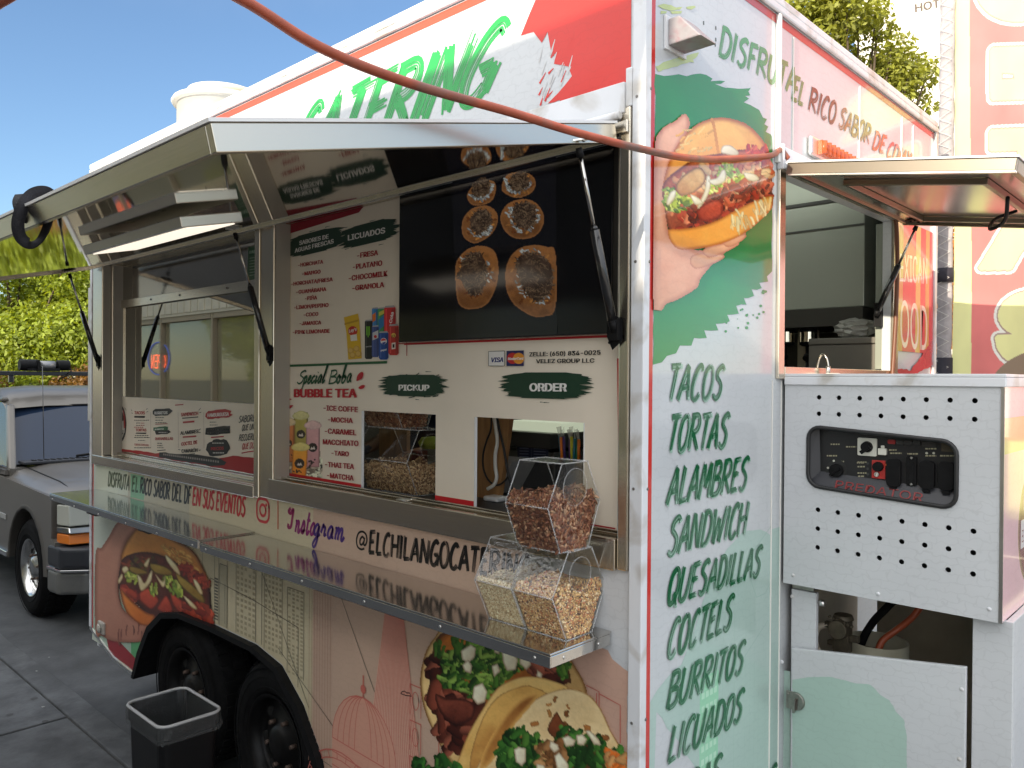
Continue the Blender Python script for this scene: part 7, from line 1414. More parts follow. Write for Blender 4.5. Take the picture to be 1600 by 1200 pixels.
# ------------------------------------------------------------------ feather flag on the right
def flag():
    Y = 2.72; t = thing('feather_flag', (.06, Y, 0), 'tall red and yellow feather flag with white outlined letters beside the trailer', 'flag')
    PF = Plane('Y', Y); a = onY(1466, 300, Y)[0]; b = onY(1490, 300, Y)[0]; W = 1.0
    def bul(u, v): return .05*math.sin((u-a)*4.2+v*.7)+.02*math.sin(v*2.3+u*6)
    m = MB(); 
    P = [(((a+b)/2), Y, .05), ((a+b)/2, Y, 1.0), ((a+b)/2-.0, Y, 5.2)]
    m.cyl(P[0], P[2], .016, .010, 12); m.build('pole', BLACKM, t)
    m = MB(); n = 60
    vs = []
    for i in range(n+1):
        z = 1.2+4.0*i/n; r = (b-a)/2*(1+.05*math.sin(i*2.3))
        for k in range(10): an = 2*math.pi*k/10; vs.append(((a+b)/2+r*math.cos(an), Y+.6*r*math.sin(an)+.004*math.sin(i*1.7+k), z))
    m.raw(vs, [(i*10+k, i*10+(k+1) % 10, (i+1)*10+(k+1) % 10, (i+1)*10+k) for i in range(n) for k in range(10)], True)
    m.build('pole_sleeve', mat('grey_sleeve', (.34, .32, .33), .7, var=.25, vscale=12, bump=.8, bscale=26), t)
    m = MB()
    for (z0_, z1_) in ((1.2, 2.02), (2.40, 2.47)):
        m.cyl(((a+b)/2, Y, z0_), ((a+b)/2, Y, z1_), (b-a)/2+.004, None, 14)
    m.build('sleeve_band', mat('dark_sleeve', (.022, .02, .03), .8, bump=.8, bscale=30), t)
    # stitched zigzag
    m = MB(); zz = [((a+b)/2+(.028 if i % 2 else -.028), Y-.032, 1.3+.032*i) for i in range(118)]; m.tube(zz, .0022, 5); m.build('stitching', mat('pale_thread', (.6, .58, .56), .7), t)
    # cloth, printed: built as a fine grid coloured by position
    FM = bpy.data.materials.new('flag_cloth'); FM.use_nodes = True; nn = FM.node_tree.nodes; bs = nn['Principled BSDF']; atn = nn.new('ShaderNodeAttribute'); atn.attribute_name = 'Col'; FM.node_tree.links.new(atn.outputs['Color'], bs.inputs['Base Color']); bs.inputs['Roughness'].default_value = .7; bs.inputs['Transmission Weight'].default_value = 0
    class FP(Plane):
        def w(s, u, v, h=0): return (u, s.c-h, v)
    pt = Paint(PF, 1490, -500, 1820, 720, 1.6, uvrect=(b-.004, b+W, 1.25, 5.2)); 
    pt.u, pt.v = np.meshgrid(np.linspace(b-.004, b+W, 400), np.linspace(5.2, 1.25, 1000)); pt.nx, pt.ny = 400, 1000
    pt.X, pt.Y = proj(pt.u, np.full_like(pt.u, Y), pt.v); pt.C = np.zeros(pt.X.shape+(3,)); pt.A = np.ones(pt.X.shape)
    YEL, REDF, WHT, OL_ = S(234, 232, 166), S(226, 128, 124), S(238, 236, 226), S(150, 158, 70)
    pt.C[:] = YEL; red = (pt.X > 1515+8*np.sin(pt.v*1.2)*0) & (pt.v > 1.62); pt.C[red] = REDF
    def letter(t_, x0, y0, x1, y1):
        """bubble letter: the glyph grown twice for outline and rim; rows taken from its mesh"""
        V, F = text_mesh(t_, .05); xs = [p[0] for p in V]; ax, bx = min(xs), max(xs)
        gx = (pt.X-x0)/(x1-x0)*(bx-ax)+ax; gy = (y1-pt.Y)/(y1-y0)*.73
        base = np.zeros(pt.X.shape, bool)
        box = (pt.X > x0-30) & (pt.X < x1+30) & (pt.Y > y0-30) & (pt.Y < y1+30); idx = np.where(box); X_, Y_ = gx[idx], gy[idx]; ins = np.zeros(X_.shape, bool)
        for f in F:
            q = [V[i] for i in f]
            for k in range(1, len(q)-1):
                (x1_, y1_), (x2_, y2_), (x3_, y3_) = q[0], q[k], q[k+1]; dd = (y2_-y3_)*(x1_-x3_)+(x3_-x2_)*(y1_-y3_)
                if abs(dd) < 1e-12: continue
                l1 = ((y2_-y3_)*(X_-x3_)+(x3_-x2_)*(Y_-y3_))/dd; l2 = ((y3_-y1_)*(X_-x3_)+(x1_-x3_)*(Y_-y3_))/dd; ins |= (l1 >= 0) & (l2 >= 0) & (l1+l2 <= 1)
        base[idx] = ins
        def grow(mk, kx, ky):
            o = mk.copy()
            for i in range(-kx, kx+1):
                for j in range(-ky, ky+1):
                    if (i/max(kx, 1))**2+(j/max(ky, 1))**2 <= 1.05: o |= np.roll(np.roll(mk, i, 1), j, 0)
            return o
        g3, g2, g1 = grow(base, 12, 8), grow(base, 7, 5), grow(base, 5, 3)
        pt.C[g3] = WHT; pt.C[g2] = S(176, 150, 140); pt.C[g1] = YEL; 
    for t_, x0, y0, x1, y1 in (('O', 1528, -110, 1660, 22), ('R', 1552, 58, 1690, 148), ('T', 1550, 178, 1690, 300), ('A', 1530, 300, 1690, 410), ('S', 1556, 428, 1680, 560)): letter(t_, x0, y0, x1, y1)
    nz = fbm(pt.u*9, pt.v*5, 3); pt.C *= (.86+.28*nz)[..., None]
    tor_ = ((pt.X-1640)/100)**2+((pt.Y-620)/75)**2 < 1; pt.C[tor_] = S(150, 130, 110)
    o = pt.build('cloth', FM, t); me = o.data; co = np.zeros(len(me.vertices)*3); me.vertices.foreach_get('co', co); co = co.reshape(-1, 3); co[:, 1] = Y-.01+.035*np.sin((co[:, 0]-b)*5+co[:, 2]*.6)+.012*np.sin(co[:, 2]*3+co[:, 0]*7); me.vertices.foreach_set('co', co.ravel()); me.update()
    for p in me.polygons: p.use_smooth = True
    tr = FM.node_tree; tl = nn.new('ShaderNodeBsdfTranslucent'); tr.links.new(atn.outputs['Color'], tl.inputs[0]); mx = nn.new('ShaderNodeMixShader'); mx.inputs[0].default_value = .35; tr.links.new(bs.outputs[0], mx.inputs[1]); tr.links.new(tl.outputs[0], mx.inputs[2]); tr.links.new(mx.outputs[0], nn['Material Output'].inputs[0])
    q = onZ(1606, 1150, .1); m = MB(); m.box(-.2, .32, Y-.18, Y+.18, .0, .05); m.cyl(((a+b)/2, Y, .05), ((a+b)/2, Y, .3), .03, .02, 12); m.build('base', BLACKP, t, bevel=.01)
flag()
q = onZ(1600, 1160, .12); tt = thing('weight_bag', (q[0], q[1], 0), 'small black rubber weight standing on the asphalt beyond the cabinet', 'weight'); m = MB(); m.lathe([(0, .005), (.07, .005), (.085, .04), (.08, .15), (.05, .21), (.03, .23), (0, .235)], (q[0]+.09, q[1], 0), 'Z', 20); m.build('body', RUBBER, tt); m = MB(); m.tube([(q[0]+.05, q[1], .225), (q[0]+.06, q[1], .28), (q[0]+.12, q[1], .28), (q[0]+.13, q[1], .225)], .01, 8); m.build('handle', RUBBER, tt)

# ------------------------------------------------------------------ pickup truck behind the trailer
def truck():
    t = thing('pickup_truck', (-7.4, 1.25, 0), 'pewter grey pickup truck with roof rack parked behind the food trailer', 'pickup truck')
    PT_ = mat('pewter_paint', (.14, .128, .112), .34, .35, coat=.18, var=.05, vscale=3); DK = mat('dark_bumper', (.028, .03, .036), .45); GLS = mat('tinted_windscreen', (.012, .022, .045), .06, spec=.35); CH = mat('chrome', (.62, .62, .62), .1, 1)
    y0, y1 = .24, 2.22; yc = (y0+y1)/2; fx = -4.78; n_before = set(bpy.data.objects)
    def sec(x, pts):
        """half section (inset from the side, z) mirrored"""
        L = [(x, y0+a, z) for a, z in pts]; return L+[(x, y1-a, z) for a, z in pts[::-1]]
    # lower body along x; sill, belt and shoulder; wheel arch cut out of the near side
    hood = [(-4.83, [(.06, .70), (.05, .86), (.07, .97), (.14, 1.015), (.35, 1.045)]), (-4.95, [(.02, .66), (.0, .86), (.02, .985), (.09, 1.045), (.35, 1.08)]), (-5.3, [(.0, .6), (-.015, .86), (.005, 1.005), (.07, 1.07), (.3, 1.105), (.45, 1.11)]), (-5.8, [(.0, .5), (-.02, .86), (.0, 1.02), (.06, 1.085), (.3, 1.125), (.45, 1.13)]), (-6.22, [(.0, .5), (-.01, .86), (.01, 1.03), (.07, 1.10), (.3, 1.14), (.45, 1.145)])]
    m = MB(); m.smooth = True
    H2 = []
    for x, p in hood:
        if len(p) == 5: p = p+[(.5, p[-1][1]+.006)]
        H2.append((x, p))
    S_ = [sec(x, p[2:]) for x, p in H2]; n = len(S_[0])
    vs = [q for s_ in S_ for q in s_]; m.raw(vs, [(i*n+k, i*n+k+1, (i+1)*n+k+1, (i+1)*n+k) for i in range(len(S_)-1) for k in range(n-1)], True)
    m.build('hood', PT_, t)
    m = MB(); m.tube([(-4.9, y0+.115, 1.032), (-5.3, y0+.13, 1.083), (-5.8, y0+.14, 1.102), (-6.2, y0+.15, 1.117)], .005, 6); m.build('hood_gap', BLACKP, t)
    # sides with wheel arches
    wx, wr = -5.62, .455; wx2 = -9.15
    def arc(cx): return [(cx+wr*math.cos(a), .40+wr*math.sin(a)) for a in [math.pi*(k/12) for k in range(13)]]
    for side, ys, yin in ((0, y0-.012, y0+.10), (1, y1+.012, y1-.10)):
        pol = [(-4.95, .46), (-4.95, .68), (-5.03, .70), (-5.03, .995), (-5.05, 1.005), (-5.3, 1.012), (-5.8, 1.03), (-6.22, 1.045), (-8.0, 1.09), (-10.4, 1.12), (-10.42, .5)]
        pol += [(wx2-wr, .46)]+arc(wx2)[::-1]+[(wx2+wr, .40), (wx2+wr+.02, .42), (wx-wr-.02, .40)]+arc(wx)[::-1]+[(wx+wr, .46)]
        m = MB(); m.prism(pol, lambda u, v: (u, ys, v), lambda u, v: (u, yin, v)); m.build('side_panel', PT_, t, bevel=.02, seg=3)
        m = MB()
        for cx in (wx, wx2):
            A = arc(cx); s_ = -1 if side == 0 else 1
            for p, q in zip(A[:-1], A[1:]): m.raw([(p[0], ys+s_*.012, p[1]), (q[0], ys+s_*.012, q[1]), (cx+(q[0]-cx)*1.09, ys-s_*.004, .4+(q[1]-.4)*1.09), (cx+(p[0]-cx)*1.09, ys-s_*.004, .4+(p[1]-.4)*1.09)], [(0, 1, 2, 3)], True); m.raw([(p[0], ys+s_*.012, p[1]), (q[0], ys+s_*.012, q[1]), (q[0], ys-s_*.1, q[1]), (p[0], ys-s_*.1, p[1])], [(0, 1, 2, 3)], True)
        m.build('arch_flare', PT_, t)
    m = MB(); m.box(-6.2, -4.95, y0+.10, y1-.10, .42, 1.0); m.box(-10.3, -6.2, y0+.1, y1-.1, .42, .9); m.build('underbody', mat('underbody_black', (.006, .006, .006), .9), t)
    m = MB(); m.box(-8.2, -6.25, y0+.0, y1-.0, 1.06, 1.10); m.box(-10.4, -8.2, y0+.1, y1-.1, .9, 1.0); m.box(-6.55, -6.18, y0+.03, y1-.03, .88, 1.115); m.build('bed', PT_, t)
    m = MB(); m.box(-8.7, -6.1, y0-.03, y0-.012, .40, .445); m.build('running_board', CH, t, bevel=.005)
    m = MB(); m.box(-10.3, -6.15, y0-.022, y0-.0125, .70, .745); m.build('side_moulding', mat('grey_moulding', (.30, .30, .29), .4), t, bevel=.004)
    # cab
    def P4(x, z, ins): return [(x, y0+ins, z), (x, y1-ins, z)]
    bt = 1.10; A_ = (-6.22, bt+.10, .05); B_ = (-6.93, 1.765, .23); C_ = (-8.05, 1.79, .23); D_ = (-8.25, bt, .04)
    m = MB(); m.smooth = True
    roof = [(-6.86, [(.17, 1.555), (.22, 1.595), (.5, 1.615)]), (-6.95, [(.17, 1.62), (.235, 1.675), (.5, 1.70)]), (-7.12, [(.18, 1.665), (.25, 1.735), (.5, 1.765)]), (-7.55, [(.18, 1.69), (.255, 1.765), (.5, 1.795)]), (-8.05, [(.19, 1.68), (.26, 1.75), (.5, 1.775)])]
    S_ = [sec(x, p) for x, p in roof]; n = len(S_[0]); m.raw([q for s_ in S_ for q in s_], [(i*n+k, i*n+k+1, (i+1)*n+k+1, (i+1)*n+k) for i in range(4) for k in range(n-1)], True); m.build('roof', PT_, t)
    for s_, yy, sg_ in ((0, y0, 1), (1, y1, -1)):
        m = MB()
        def bar(p, q, w0): # pillar: quad strip with depth
            a, b = Vector(p), Vector(q); m.obox(a, b-a, Vector((w0, 0, 0)), Vector((0, sg_*.06, 0)))
        bar((-6.30, yy+sg_*.02, 1.09), (-6.93, yy+sg_*.17, 1.63), .09); bar((-7.55, yy+sg_*.02, 1.08), (-7.62, yy+sg_*.17, 1.69), -.10); bar((-8.2, yy+sg_*.02, 1.08), (-8.05, yy+sg_*.17, 1.68), -.1)
        m.obox((-8.1, yy+sg_*.165, 1.655), (1.12, 0, 0), (0, sg_*.05, 0), (0, 0, .04))
        m.build('pillar', PT_, t, bevel=.015, seg=2)
        m = MB(); m.raw([(-6.36, yy+sg_*.045, 1.09), (-8.15, yy+sg_*.045, 1.09), (-8.05, yy+sg_*.19, 1.67), (-6.95, yy+sg_*.19, 1.64)], [(0, 1, 2, 3)]); m.build('side_window', GLS, t)
    m = MB(); N = 10; vs = []
    for j in range(6):
        f = j/5; 
        for i in range(N+1): g = i/N*2-1; hw_ = .93-.16*f; vs.append((-6.24-.62*f-.10*g*g, yc+g*hw_, 1.15+.465*f-.03*g*g*(1-f)-.02*g*g*f))
    m.raw(vs, [(j*(N+1)+i, j*(N+1)+i+1, (j+1)*(N+1)+i+1, (j+1)*(N+1)+i) for j in range(5) for i in range(N)], True); m.build('windscreen', GLS, t)
    m = MB(); m.tube([vs[j*(N+1)] for j in range(6)]+[vs[5*(N+1)+i] for i in range(1, N+1)]+[vs[j*(N+1)+N] for j in (4, 3, 2, 1, 0)]+[vs[i] for i in range(N-1, 0, -1)], .014, 6, True); m.build('windscreen_seal', RUBBER, t)
    m = MB(); m.box(-6.34, -6.16, y0+.12, y1-.12, 1.14, 1.166); m.build('cowl', DK, t, bevel=.008)
    m = MB()
    for k in range(30): m.box(-6.27, -6.19, y0+.2+.05*k, y0+.222+.05*k, 1.1665, 1.172)
    m.build('cowl_slot', BLACKP, t)
    for a, b in (((-6.24, y0+.55, 1.185), (-6.30, y0+1.25, 1.215)), ((-6.24, y0+1.15, 1.185), (-6.30, y0+1.75, 1.215))):
        m = MB(); m.tube([a, ((a[0]+b[0])/2+.01, (a[1]+b[1])/2, (a[2]+b[2])/2+.012), b], .011, 6); m.tube([(b[0], b[1]-.45, b[2]-.012), (b[0]-.01, b[1]+.1, b[2]+.006)], .008, 6); m.build('wiper', BLACKP, t)
    # front: lamps, grille, bumper
    m = MB(); m.box(-4.90, -4.80, y0+.36, y1-.36, .70, .99); m.build('grille', BLACKP, t)
    m = MB(); m.box(-4.81, -4.765, y0+.34, y1-.34, .80, .86); m.build('grille_bar', CH, t, bevel=.006)
    for s_, a, b in ((0, y0+.02, y0+.36), (1, y1-.36, y1-.02)):
        for nm, zz0, zz1, mm, off in (('headlight', .805, .955, mat('headlight_glass', (.42, .43, .38), .12, coat=1.), 0), ('lamp_trim', .752, .796, CH, .012), ('indicator', .672, .744, mat('orange_indicator', (.62, .17, .02), .25, coat=.6), 0)):
            m = MB(); sgn = 1 if s_ == 0 else -1; e0, e1 = (a, b) if s_ == 0 else (b, a); de = sgn
            m.raw([(-4.98, e0-de*.012, zz0), (-4.84, e0+de*.03, zz0), (-4.775+off, e1, zz0), (-4.90, e1, zz0), (-4.98, e0-de*.012, zz1), (-4.86, e0+de*.03, zz1), (-4.80+off, e1, zz1), (-4.9, e1, zz1)], [(0, 3, 2, 1), (4, 5, 6, 7), (0, 1, 5, 4), (1, 2, 6, 5), (2, 3, 7, 6), (3, 0, 4, 7)], False); m.build(nm, mm, t, bevel=.008)
            if nm == 'indicator':
                m = MB(); em = e0+de*.2; m.box(-4.80, -4.768, min(em, e1), max(em, e1), zz0+.004, zz1-.004); m.build('side_lamp', mat('headlight_glass', ()), t, bevel=.004)
    def bump(z0_, z1_, o_, mm, nm, bev):
        m = MB(); pts = [(-5.08, y0-.03), (-4.86+o_, y0-.01), (-4.74+o_, y0+.14), (-4.69+o_, yc), (-4.74+o_, y1-.14), (-4.86+o_, y1+.01), (-5.08, y1+.03), (-5.0, y1-.1), (-5.0, y0+.1)]
        m.prism(pts, lambda u, v: (u, v, z0_), lambda u, v: (u, v, z1_)); m.build(nm, mm, t, bevel=bev, seg=3)
    bump(.50, .655, .02, DK, 'bumper', .03); bump(.48, .497, .015, CH, 'bumper_strip', .004); bump(.31, .477, -.02, mat('pewter_lower', (.20, .20, .19), .35, .5, var=.15), 'bumper_skirt', .03)
    # mirror
    m = MB(); m.box(-6.62, -6.50, y0-.20, y0-.02, 1.07, 1.26); m.build('mirror', DK, t, bevel=.03, seg=3); m = MB(); m.box(-6.60, -6.54, y0-.06, y0+.04, 1.06, 1.12); m.build('mirror_arm', DK, t)
    m = MB(); m.box(-6.626, -6.621, y0-.185, y0-.035, 1.09, 1.24); m.build('mirror_glass', mat('mirror_glass', (.7, .75, .8), .02, 1), t)
    m = MB(); m.tube([(-6.1, y0+.25, 1.19), (-6.18, y0+.26, 1.98)], .0035, 6); m.build('aerial', BLACKM, t)
    # rack and winch
    m = MB()
    for x in (-7.05, -7.9): m.box(x-.03, x+.03, y0+.0, y1-.0, 1.895, 1.935)
    for y in (y0+.1, y1-.1): m.box(-9.0, -7.0, y-.02, y+.02, 1.894, 1.93)
    for x in (-7.05, -7.9):
        for y in (y0+.25, y1-.25): m.box(x-.02, x+.02, y-.02, y+.02, 1.83, 1.90)
    m.build('roof_rack', BLACKM, t, bevel=.004)
    wnc = onX(85, 590, -7.0); yy = wnc[1]; zz = 1.985
    m = MB(); m.cyl((-7.05, yy-.20, zz+.01), (-7.05, yy-.05, zz+.01), .052, None, 16); m.cyl((-7.05, yy-.05, zz+.01), (-7.05, yy+.12, zz+.01), .034, None, 16); m.cyl((-7.05, yy+.12, zz+.01), (-7.05, yy+.23, zz+.01), .05, None, 16); m.box(-7.09, -7.01, yy-.14, yy+.14, 1.937, 1.965); m.box(-7.11, -6.99, yy-.06, yy-.04, 1.94, zz+.06)
    wo = m.build('winch', BLACKP, t, bevel=.004)
    m = MB(); m.cyl((-7.05, yy-.03, zz+.01), (-7.05, yy+.10, zz+.01), .040, None, 16); m.build('winch_drum', mat('winch_grey', (.25, .25, .26), .4, .6), wo)
    m = MB(); m.tube(smooth_path([(-7.03, yy+.2, zz), (-7.0, yy+.23, 1.95), (-6.98, yy+.2, 1.9), (-6.98, yy+.12, 1.87)], 5), .006, 6); m.build('winch_cable', BLACKP, wo)
    # headache rack mesh behind the cab seen through the glass
    for cx, yy_ in ((wx, y0+.01), (wx2, y0+.01)):
        e = bpy.data.objects.new('wheel', None); COL.objects.link(e); e.location = (cx, yy_, .385); put(e, t); wheel((cx, yy_, .385), .383, .26, e, mat('bright_rim', (.55, .55, .54), .22, 1.), .58, -1, 8)
    for cx in (wx, wx2):
        e = bpy.data.objects.new('wheel', None); COL.objects.link(e); e.location = (cx, y1-.01, .385); put(e, t); wheel((cx, y1-.01, .385), .383, .26, e, mat('bright_rim', ()), .58, 1, 8)
    t.location.x -= .28
truck()

# ------------------------------------------------------------------ trees: trunk, limbs and a crown of leaf-sized faces in clumps
def leafmat(name, c, tr=.45):
    m = bpy.data.materials.new(name); m.use_nodes = True; n = m.node_tree.nodes; l = m.node_tree.links; b = n['Principled BSDF']; b.inputs['Roughness'].default_value = .5
    oi = n.new('ShaderNodeNewGeometry'); r = n.new('ShaderNodeMapRange'); r.inputs[3].default_value = .65; r.inputs[4].default_value = 1.35; l.new(oi.outputs['Random Per Island'], r.inputs[0]); v = n.new('ShaderNodeVectorMath'); v.operation = 'SCALE'; v.inputs[0].default_value = c; l.new(r.outputs[0], v.inputs['Scale']); l.new(v.outputs[0], b.inputs['Base Color'])
    t = n.new('ShaderNodeBsdfTranslucent'); v2 = n.new('ShaderNodeVectorMath'); v2.operation = 'MULTIPLY'; v2.inputs[1].default_value = (1.5, 1.35, .5); l.new(v.outputs[0], v2.inputs[0]); l.new(v2.outputs[0], t.inputs[0]); mx = n.new('ShaderNodeMixShader'); mx.inputs[0].default_value = tr; l.new(b.outputs[0], mx.inputs[1]); l.new(t.outputs[0], mx.inputs[2]); l.new(mx.outputs[0], n['Material Output'].inputs[0]); return m
BARK = mat('bark', (.10, .075, .05), .9, var=.4, vscale=12, bump=.6, bscale=30)
def tree(name, base, clumps, lm, n, size, label, cat, seed, trunk=.14, group=None, lim=True):
    """clumps: (x, y, z, radius) in the place; leaves are scattered in their outer shells"""
    rnd = np.random.RandomState(seed); t = thing(name, base, label, cat, group)
    top = max(c[2] for c in clumps); m = MB(); bx, by, bz = base; cx = sum(c[0] for c in clumps)/len(clumps); cy_ = sum(c[1] for c in clumps)/len(clumps)
    mz = bz+(top-bz)*.45; m.tube(smooth_path([(bx, by, bz), (bx*.7+cx*.3, by*.7+cy_*.3, bz+(mz-bz)*.5), (cx, cy_, mz), (cx, cy_, bz+(top-bz)*.8)], 5), [trunk*(1-.75*i/15) for i in range(16)], 8)
    if lim:
        for c in clumps:
            s0 = Vector((cx, cy_, bz+(mz-bz)*(.55+.5*rnd.rand()))); e = Vector(c[:3]); m.tube(smooth_path([s0, s0.lerp(e, .5)+Vector((0, 0, .15)), e], 4), [trunk*.38*(1-.8*i/8) for i in range(9)], 5)
    m.build('trunk', BARK, t)
    w = np.array([c[3]**2 for c in clumps]); w = w/w.sum(); k = rnd.choice(len(clumps), n, p=w); Cc = np.array(clumps)[k]
    d = rnd.normal(size=(n, 3)); d /= np.linalg.norm(d, axis=1)[:, None]; rr = rnd.uniform(.35, 1.08, n)**.6; pos = Cc[:, :3]+d*(Cc[:, 3]*rr)[:, None]*np.array([1, 1, .8])
    nr = d*.6+rnd.normal(size=(n, 3))*.6+np.array([0, 0, .5]); nr /= np.linalg.norm(nr, axis=1)[:, None]; a = np.cross(nr, rnd.normal(size=(n, 3))); a /= np.linalg.norm(a, axis=1)[:, None]; b = np.cross(nr, a); s = size*rnd.uniform(.6, 1.3, n)[:, None]
    v = np.stack([pos-a*s*.9, pos-b*s*.45+nr*s*.1, pos+a*s*.9, pos+b*s*.45+nr*s*.1], 1).reshape(-1, 3)
    me = bpy.data.meshes.new('crown'); me.vertices.add(len(v)); me.vertices.foreach_set('co', v.ravel()); me.loops.add(len(v)); me.loops.foreach_set('vertex_index', np.arange(len(v))); me.polygons.add(n); me.polygons.foreach_set('loop_start', np.arange(0, 4*n, 4)); me.update(calc_edges=True); me.materials.append(lm)
    o = bpy.data.objects.new('crown', me); COL.objects.link(o); put(o, t); return t
LG, LG2, LGO = leafmat('leaf_yellow_green', (.27, .335, .04)), leafmat('leaf_olive_green', (.10, .12, .022)), leafmat('leaf_orange', (.42, .17, .02))
LG3 = leafmat('leaf_fresh_green', (.28, .30, .05))
LGO2 = leafmat('leaf_rust', (.20, .11, .035))
rt = random.Random(11)
def cl(px0, px1, py0, py1, dep, n, r):
    out = []
    for _ in range(n):
        p = at(rt.uniform(px0, px1), rt.uniform(py0, py1), dep+rt.uniform(-1, 1)*r*1.2); out.append((p[0], p[1], p[2], r*rt.uniform(.7, 1.2)))
    return out
GT = 'sunlit trees beyond the parked truck'
for i, (px, lb) in enumerate(((-150, 'bright yellow green tree behind the truck bed and mirror'), (20, 'bright yellow green tree directly above the truck roof rack'), (150, 'bright yellow green tree partly hidden by the trailer corner'))):
    g = at(px, 640, 17.); tree('leafy_tree', (g[0], g[1], 0), cl(px-95, px+95, 385, 545, 17., 16, .85)+cl(px-80, px+80, 480, 575, 16.5, 8, .7), LG, 32000, .058, lb, 'tree', 20+i, .16, GT)
for i, px in enumerate((-60, 60, 150)):
    g = at(px, 640, 15.5); tree('autumn_shrub', (g[0], g[1], 0), cl(px-70, px+70, 575, 640, 15.5, 10, .36), LGO2 if i != 1 else LG, 3500, .05, ('rusty orange shrub low behind the truck bed', 'yellow green shrub low behind the truck rack', 'rusty orange shrub low behind the trailer corner')[i], 'shrub', 40+i, .05, None)
g = at(1300, 640, 13.); tree('street_tree', (g[0], g[1], 0), cl(1225, 1330, 0, 100, 13., 11, .5)+cl(1220, 1330, -60, 20, 13., 6, .5)+cl(1320, 1420, 70, 150, 13., 9, .40)+cl(1400, 1450, 110, 200, 13., 5, .26)+cl(1330, 1400, 10, 50, 13., 4, .24)+cl(1390, 1450, 200, 250, 13., 3, .26), LG3, 12500, .060, 'olive green tree rising above the trailer roof before the pale building', 'tree', 50, .16)
g = at(1462, 640, 9.); tree('orange_tree', (g[0], g[1], 0), cl(1440, 1500, 380, 590, 9., 14, .30), LGO, 4200, .05, 'orange autumn tree in the gap between trailer and flag', 'tree', 60, .07)
g = at(1460, 640, 12.); tree('slim_tree', (g[0], g[1], 0), cl(1440, 1475, 205, 300, 12., 6, .3), LG2, 1600, .055, 'small green tree in the gap above the trailer corner', 'tree', 61, .06)

# ------------------------------------------------------------------ pale hotel far right, storefront behind the camera
def hotel():
    Y = 30; a = onY(1336, 40, Y); zt = onY(1340, 14, Y)[2]; t = thing('hotel_building', (a[0]+8, Y+5, 0), 'tall pale hotel building behind the olive green tree', 'building')
    m = MB(); m.box(a[0], a[0]+22, Y, Y+12, 0, zt+1.2); m.build('wall', mat('pale_stucco', (.70, .67, .60), .8, var=.06, vscale=.6), t)
    m = MB(); m.box(a[0]-.25, a[0]+22.25, Y-.25, Y+12.2, zt+1.21, zt+1.6); m.build('cornice', mat('pale_cornice', (.66, .63, .57), .8), t)
    gl = mat('hotel_window', (.05, .06, .07), .1)
    for r in range(3):
        for c in range(4):
            x = a[0]+5.6+3.4*c; z = 2+4.6*r
            if z+2 > zt-4: continue
            m = MB(); m.box(x, x+1.5, Y-.03, Y-.002, z, z+2); o = m.build('window', gl, t); m = MB(); m.box(x-.08, x+1.58, Y-.1, Y-.031, z-.12, z-.02); m.build('sill', mat('pale_cornice', ()), o)
    d = Decal(Plane('Y', Y), .02); d.text('HOTEL', (1430, 19), (1492, 6), (1429, 2), S(66, 50, 40), .02)
    d.build('lettering', PRINTM, t)
hotel()
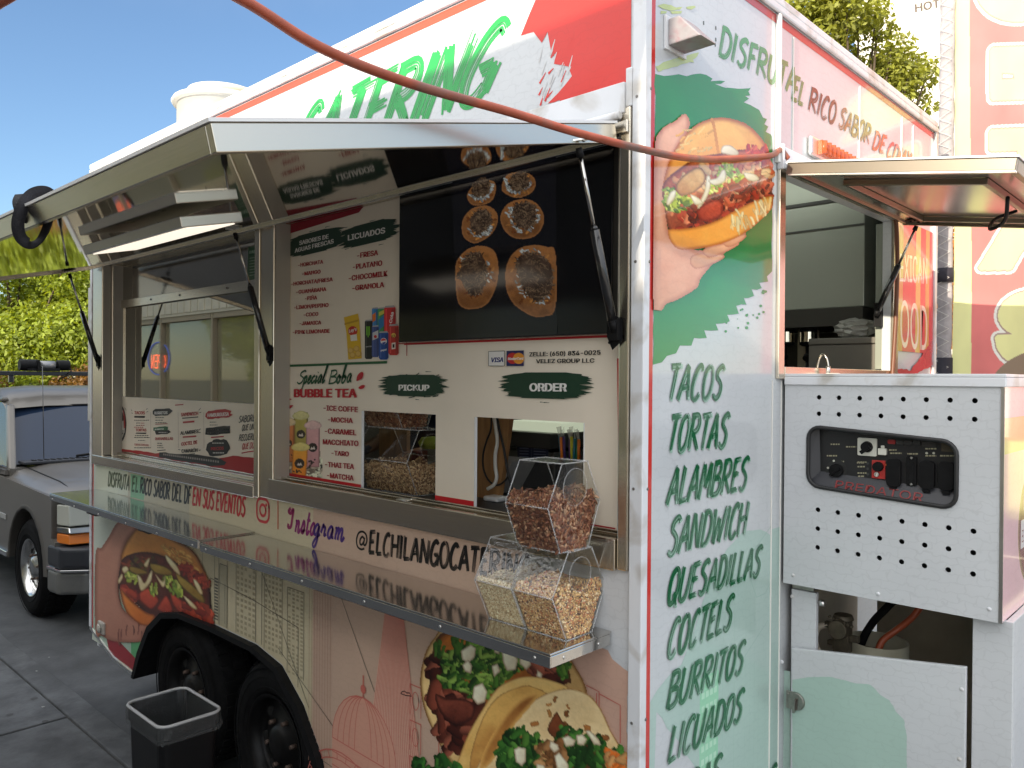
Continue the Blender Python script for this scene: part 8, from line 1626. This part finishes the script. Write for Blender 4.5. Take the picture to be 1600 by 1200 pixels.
def storefront():
    Yf = -4.25; H = 4.12; t = thing('storefront', (-3, Yf-1, 0), 'single storey shop with board siding and tall windows across the sidewalk', 'shop building')
    SD = mat('cream_siding', (.82, .76, .62), .7, var=.08, vscale=4); FR = mat('tan_frame', (.46, .38, .27), .5); GL = mat('shop_glass', (.30, .27, .17), .03, coat=1., spec=.8); BR_ = mat('dark_base', (.13, .09, .075), .7)
    XS, HW = .37, 3.45
    m = MB(); m.box(-16, XS, Yf-5, Yf, 2.95, H); m.box(XS, 1.7, Yf-5, Yf, 2.95, HW)
    for i in range(69): x = -16+.255*i; m.box(x, x+.22, Yf+.001, Yf+.018, 3.0, H-.2 if x < XS-.2 else HW-.1)
    m.build('wall', SD, t)
    m = MB(); m.box(-16.2, XS, Yf-5.1, Yf+.35, H, H+.12); m.box(XS+.001, 1.8, Yf-5.1, Yf+.35, HW, HW+.12); m.build('roof', mat('roof_edge', (.34, .31, .27), .6), t)
    m = MB(); m.box(-16, 1.7, Yf-.2, Yf-.02, .04, .55); m.box(1.2, 1.7, Yf-.2, Yf, .55, 2.95); m.box(-16, -15.5, Yf-.2, Yf, .55, 2.95); m.build('base_wall', BR_, t)
    xs = [-15.5+2.0*i for i in range(9)]+[1.2]
    for i, x in enumerate(xs[:-1]):
        m = MB(); m.box(x+.05, xs[i+1]-.05, Yf-.12, Yf-.10, .60, 2.9); o = m.build('window', GL, t); m = MB(); m.box(x-.03, x+.03, Yf-.14, Yf-.02, .551, 2.949); m.box(x+.051, xs[i+1]-.051, Yf-.14, Yf-.02, 2.86, 2.949); m.build('frame', FR, o)
    m = MB(); m.box(-16, 1.7, Yf-5, Yf-4.9, .04, 2.949); m.box(-16, 1.7, Yf-4.89, Yf-.3, .01, .03); m.build('interior', mat('shop_interior', (.22, .17, .11), .8), t)
    m = MB(); m.lathe([(.0, 3.9), (.10, 3.88), (.14, 3.75), (.0, 3.74)], (-7.9, Yf+.2, 0), 'Z', 16); m.obox((-8.0, Yf+.03, 3.8), (.2, 0, 0), (0, .2, 0), (0, 0, .08)); m.build('wall_lamp', WPAINT, t)
    q = onY(240, 560, 2*.0965-Yf-.0); x, z = q[0], q[2]
    s_ = thing('neon_sign', (x, Yf-.06, z), 'red neon open sign with a blue ring hung in the shop window', 'neon sign')
    V, F = text_mesh('OPEN', -.01); xs_ = [a for a, _ in V]; cx = (min(xs_)+max(xs_))/2; k = .62/(max(xs_)-min(xs_)); m = MB()
    m.raw([(x-(a-cx)*k, Yf-.085, z+(b-.36)*k*1.5) for a, b in V], F); o = m.build('letters', mat('neon_red', (.3, .02, .01), .4, emit=(1, .13, .05), estr=3.2), s_)
    m = MB(); m.tube([(x+.46*math.cos(a), Yf-.085, z+.30*math.sin(a)) for a in [2*math.pi*i/40 for i in range(40)]], .011, 6, True); m.build('ring_tube', mat('neon_blue', (.02, .03, .2), .4, emit=(.25, .35, 1), estr=.35), s_)
storefront()
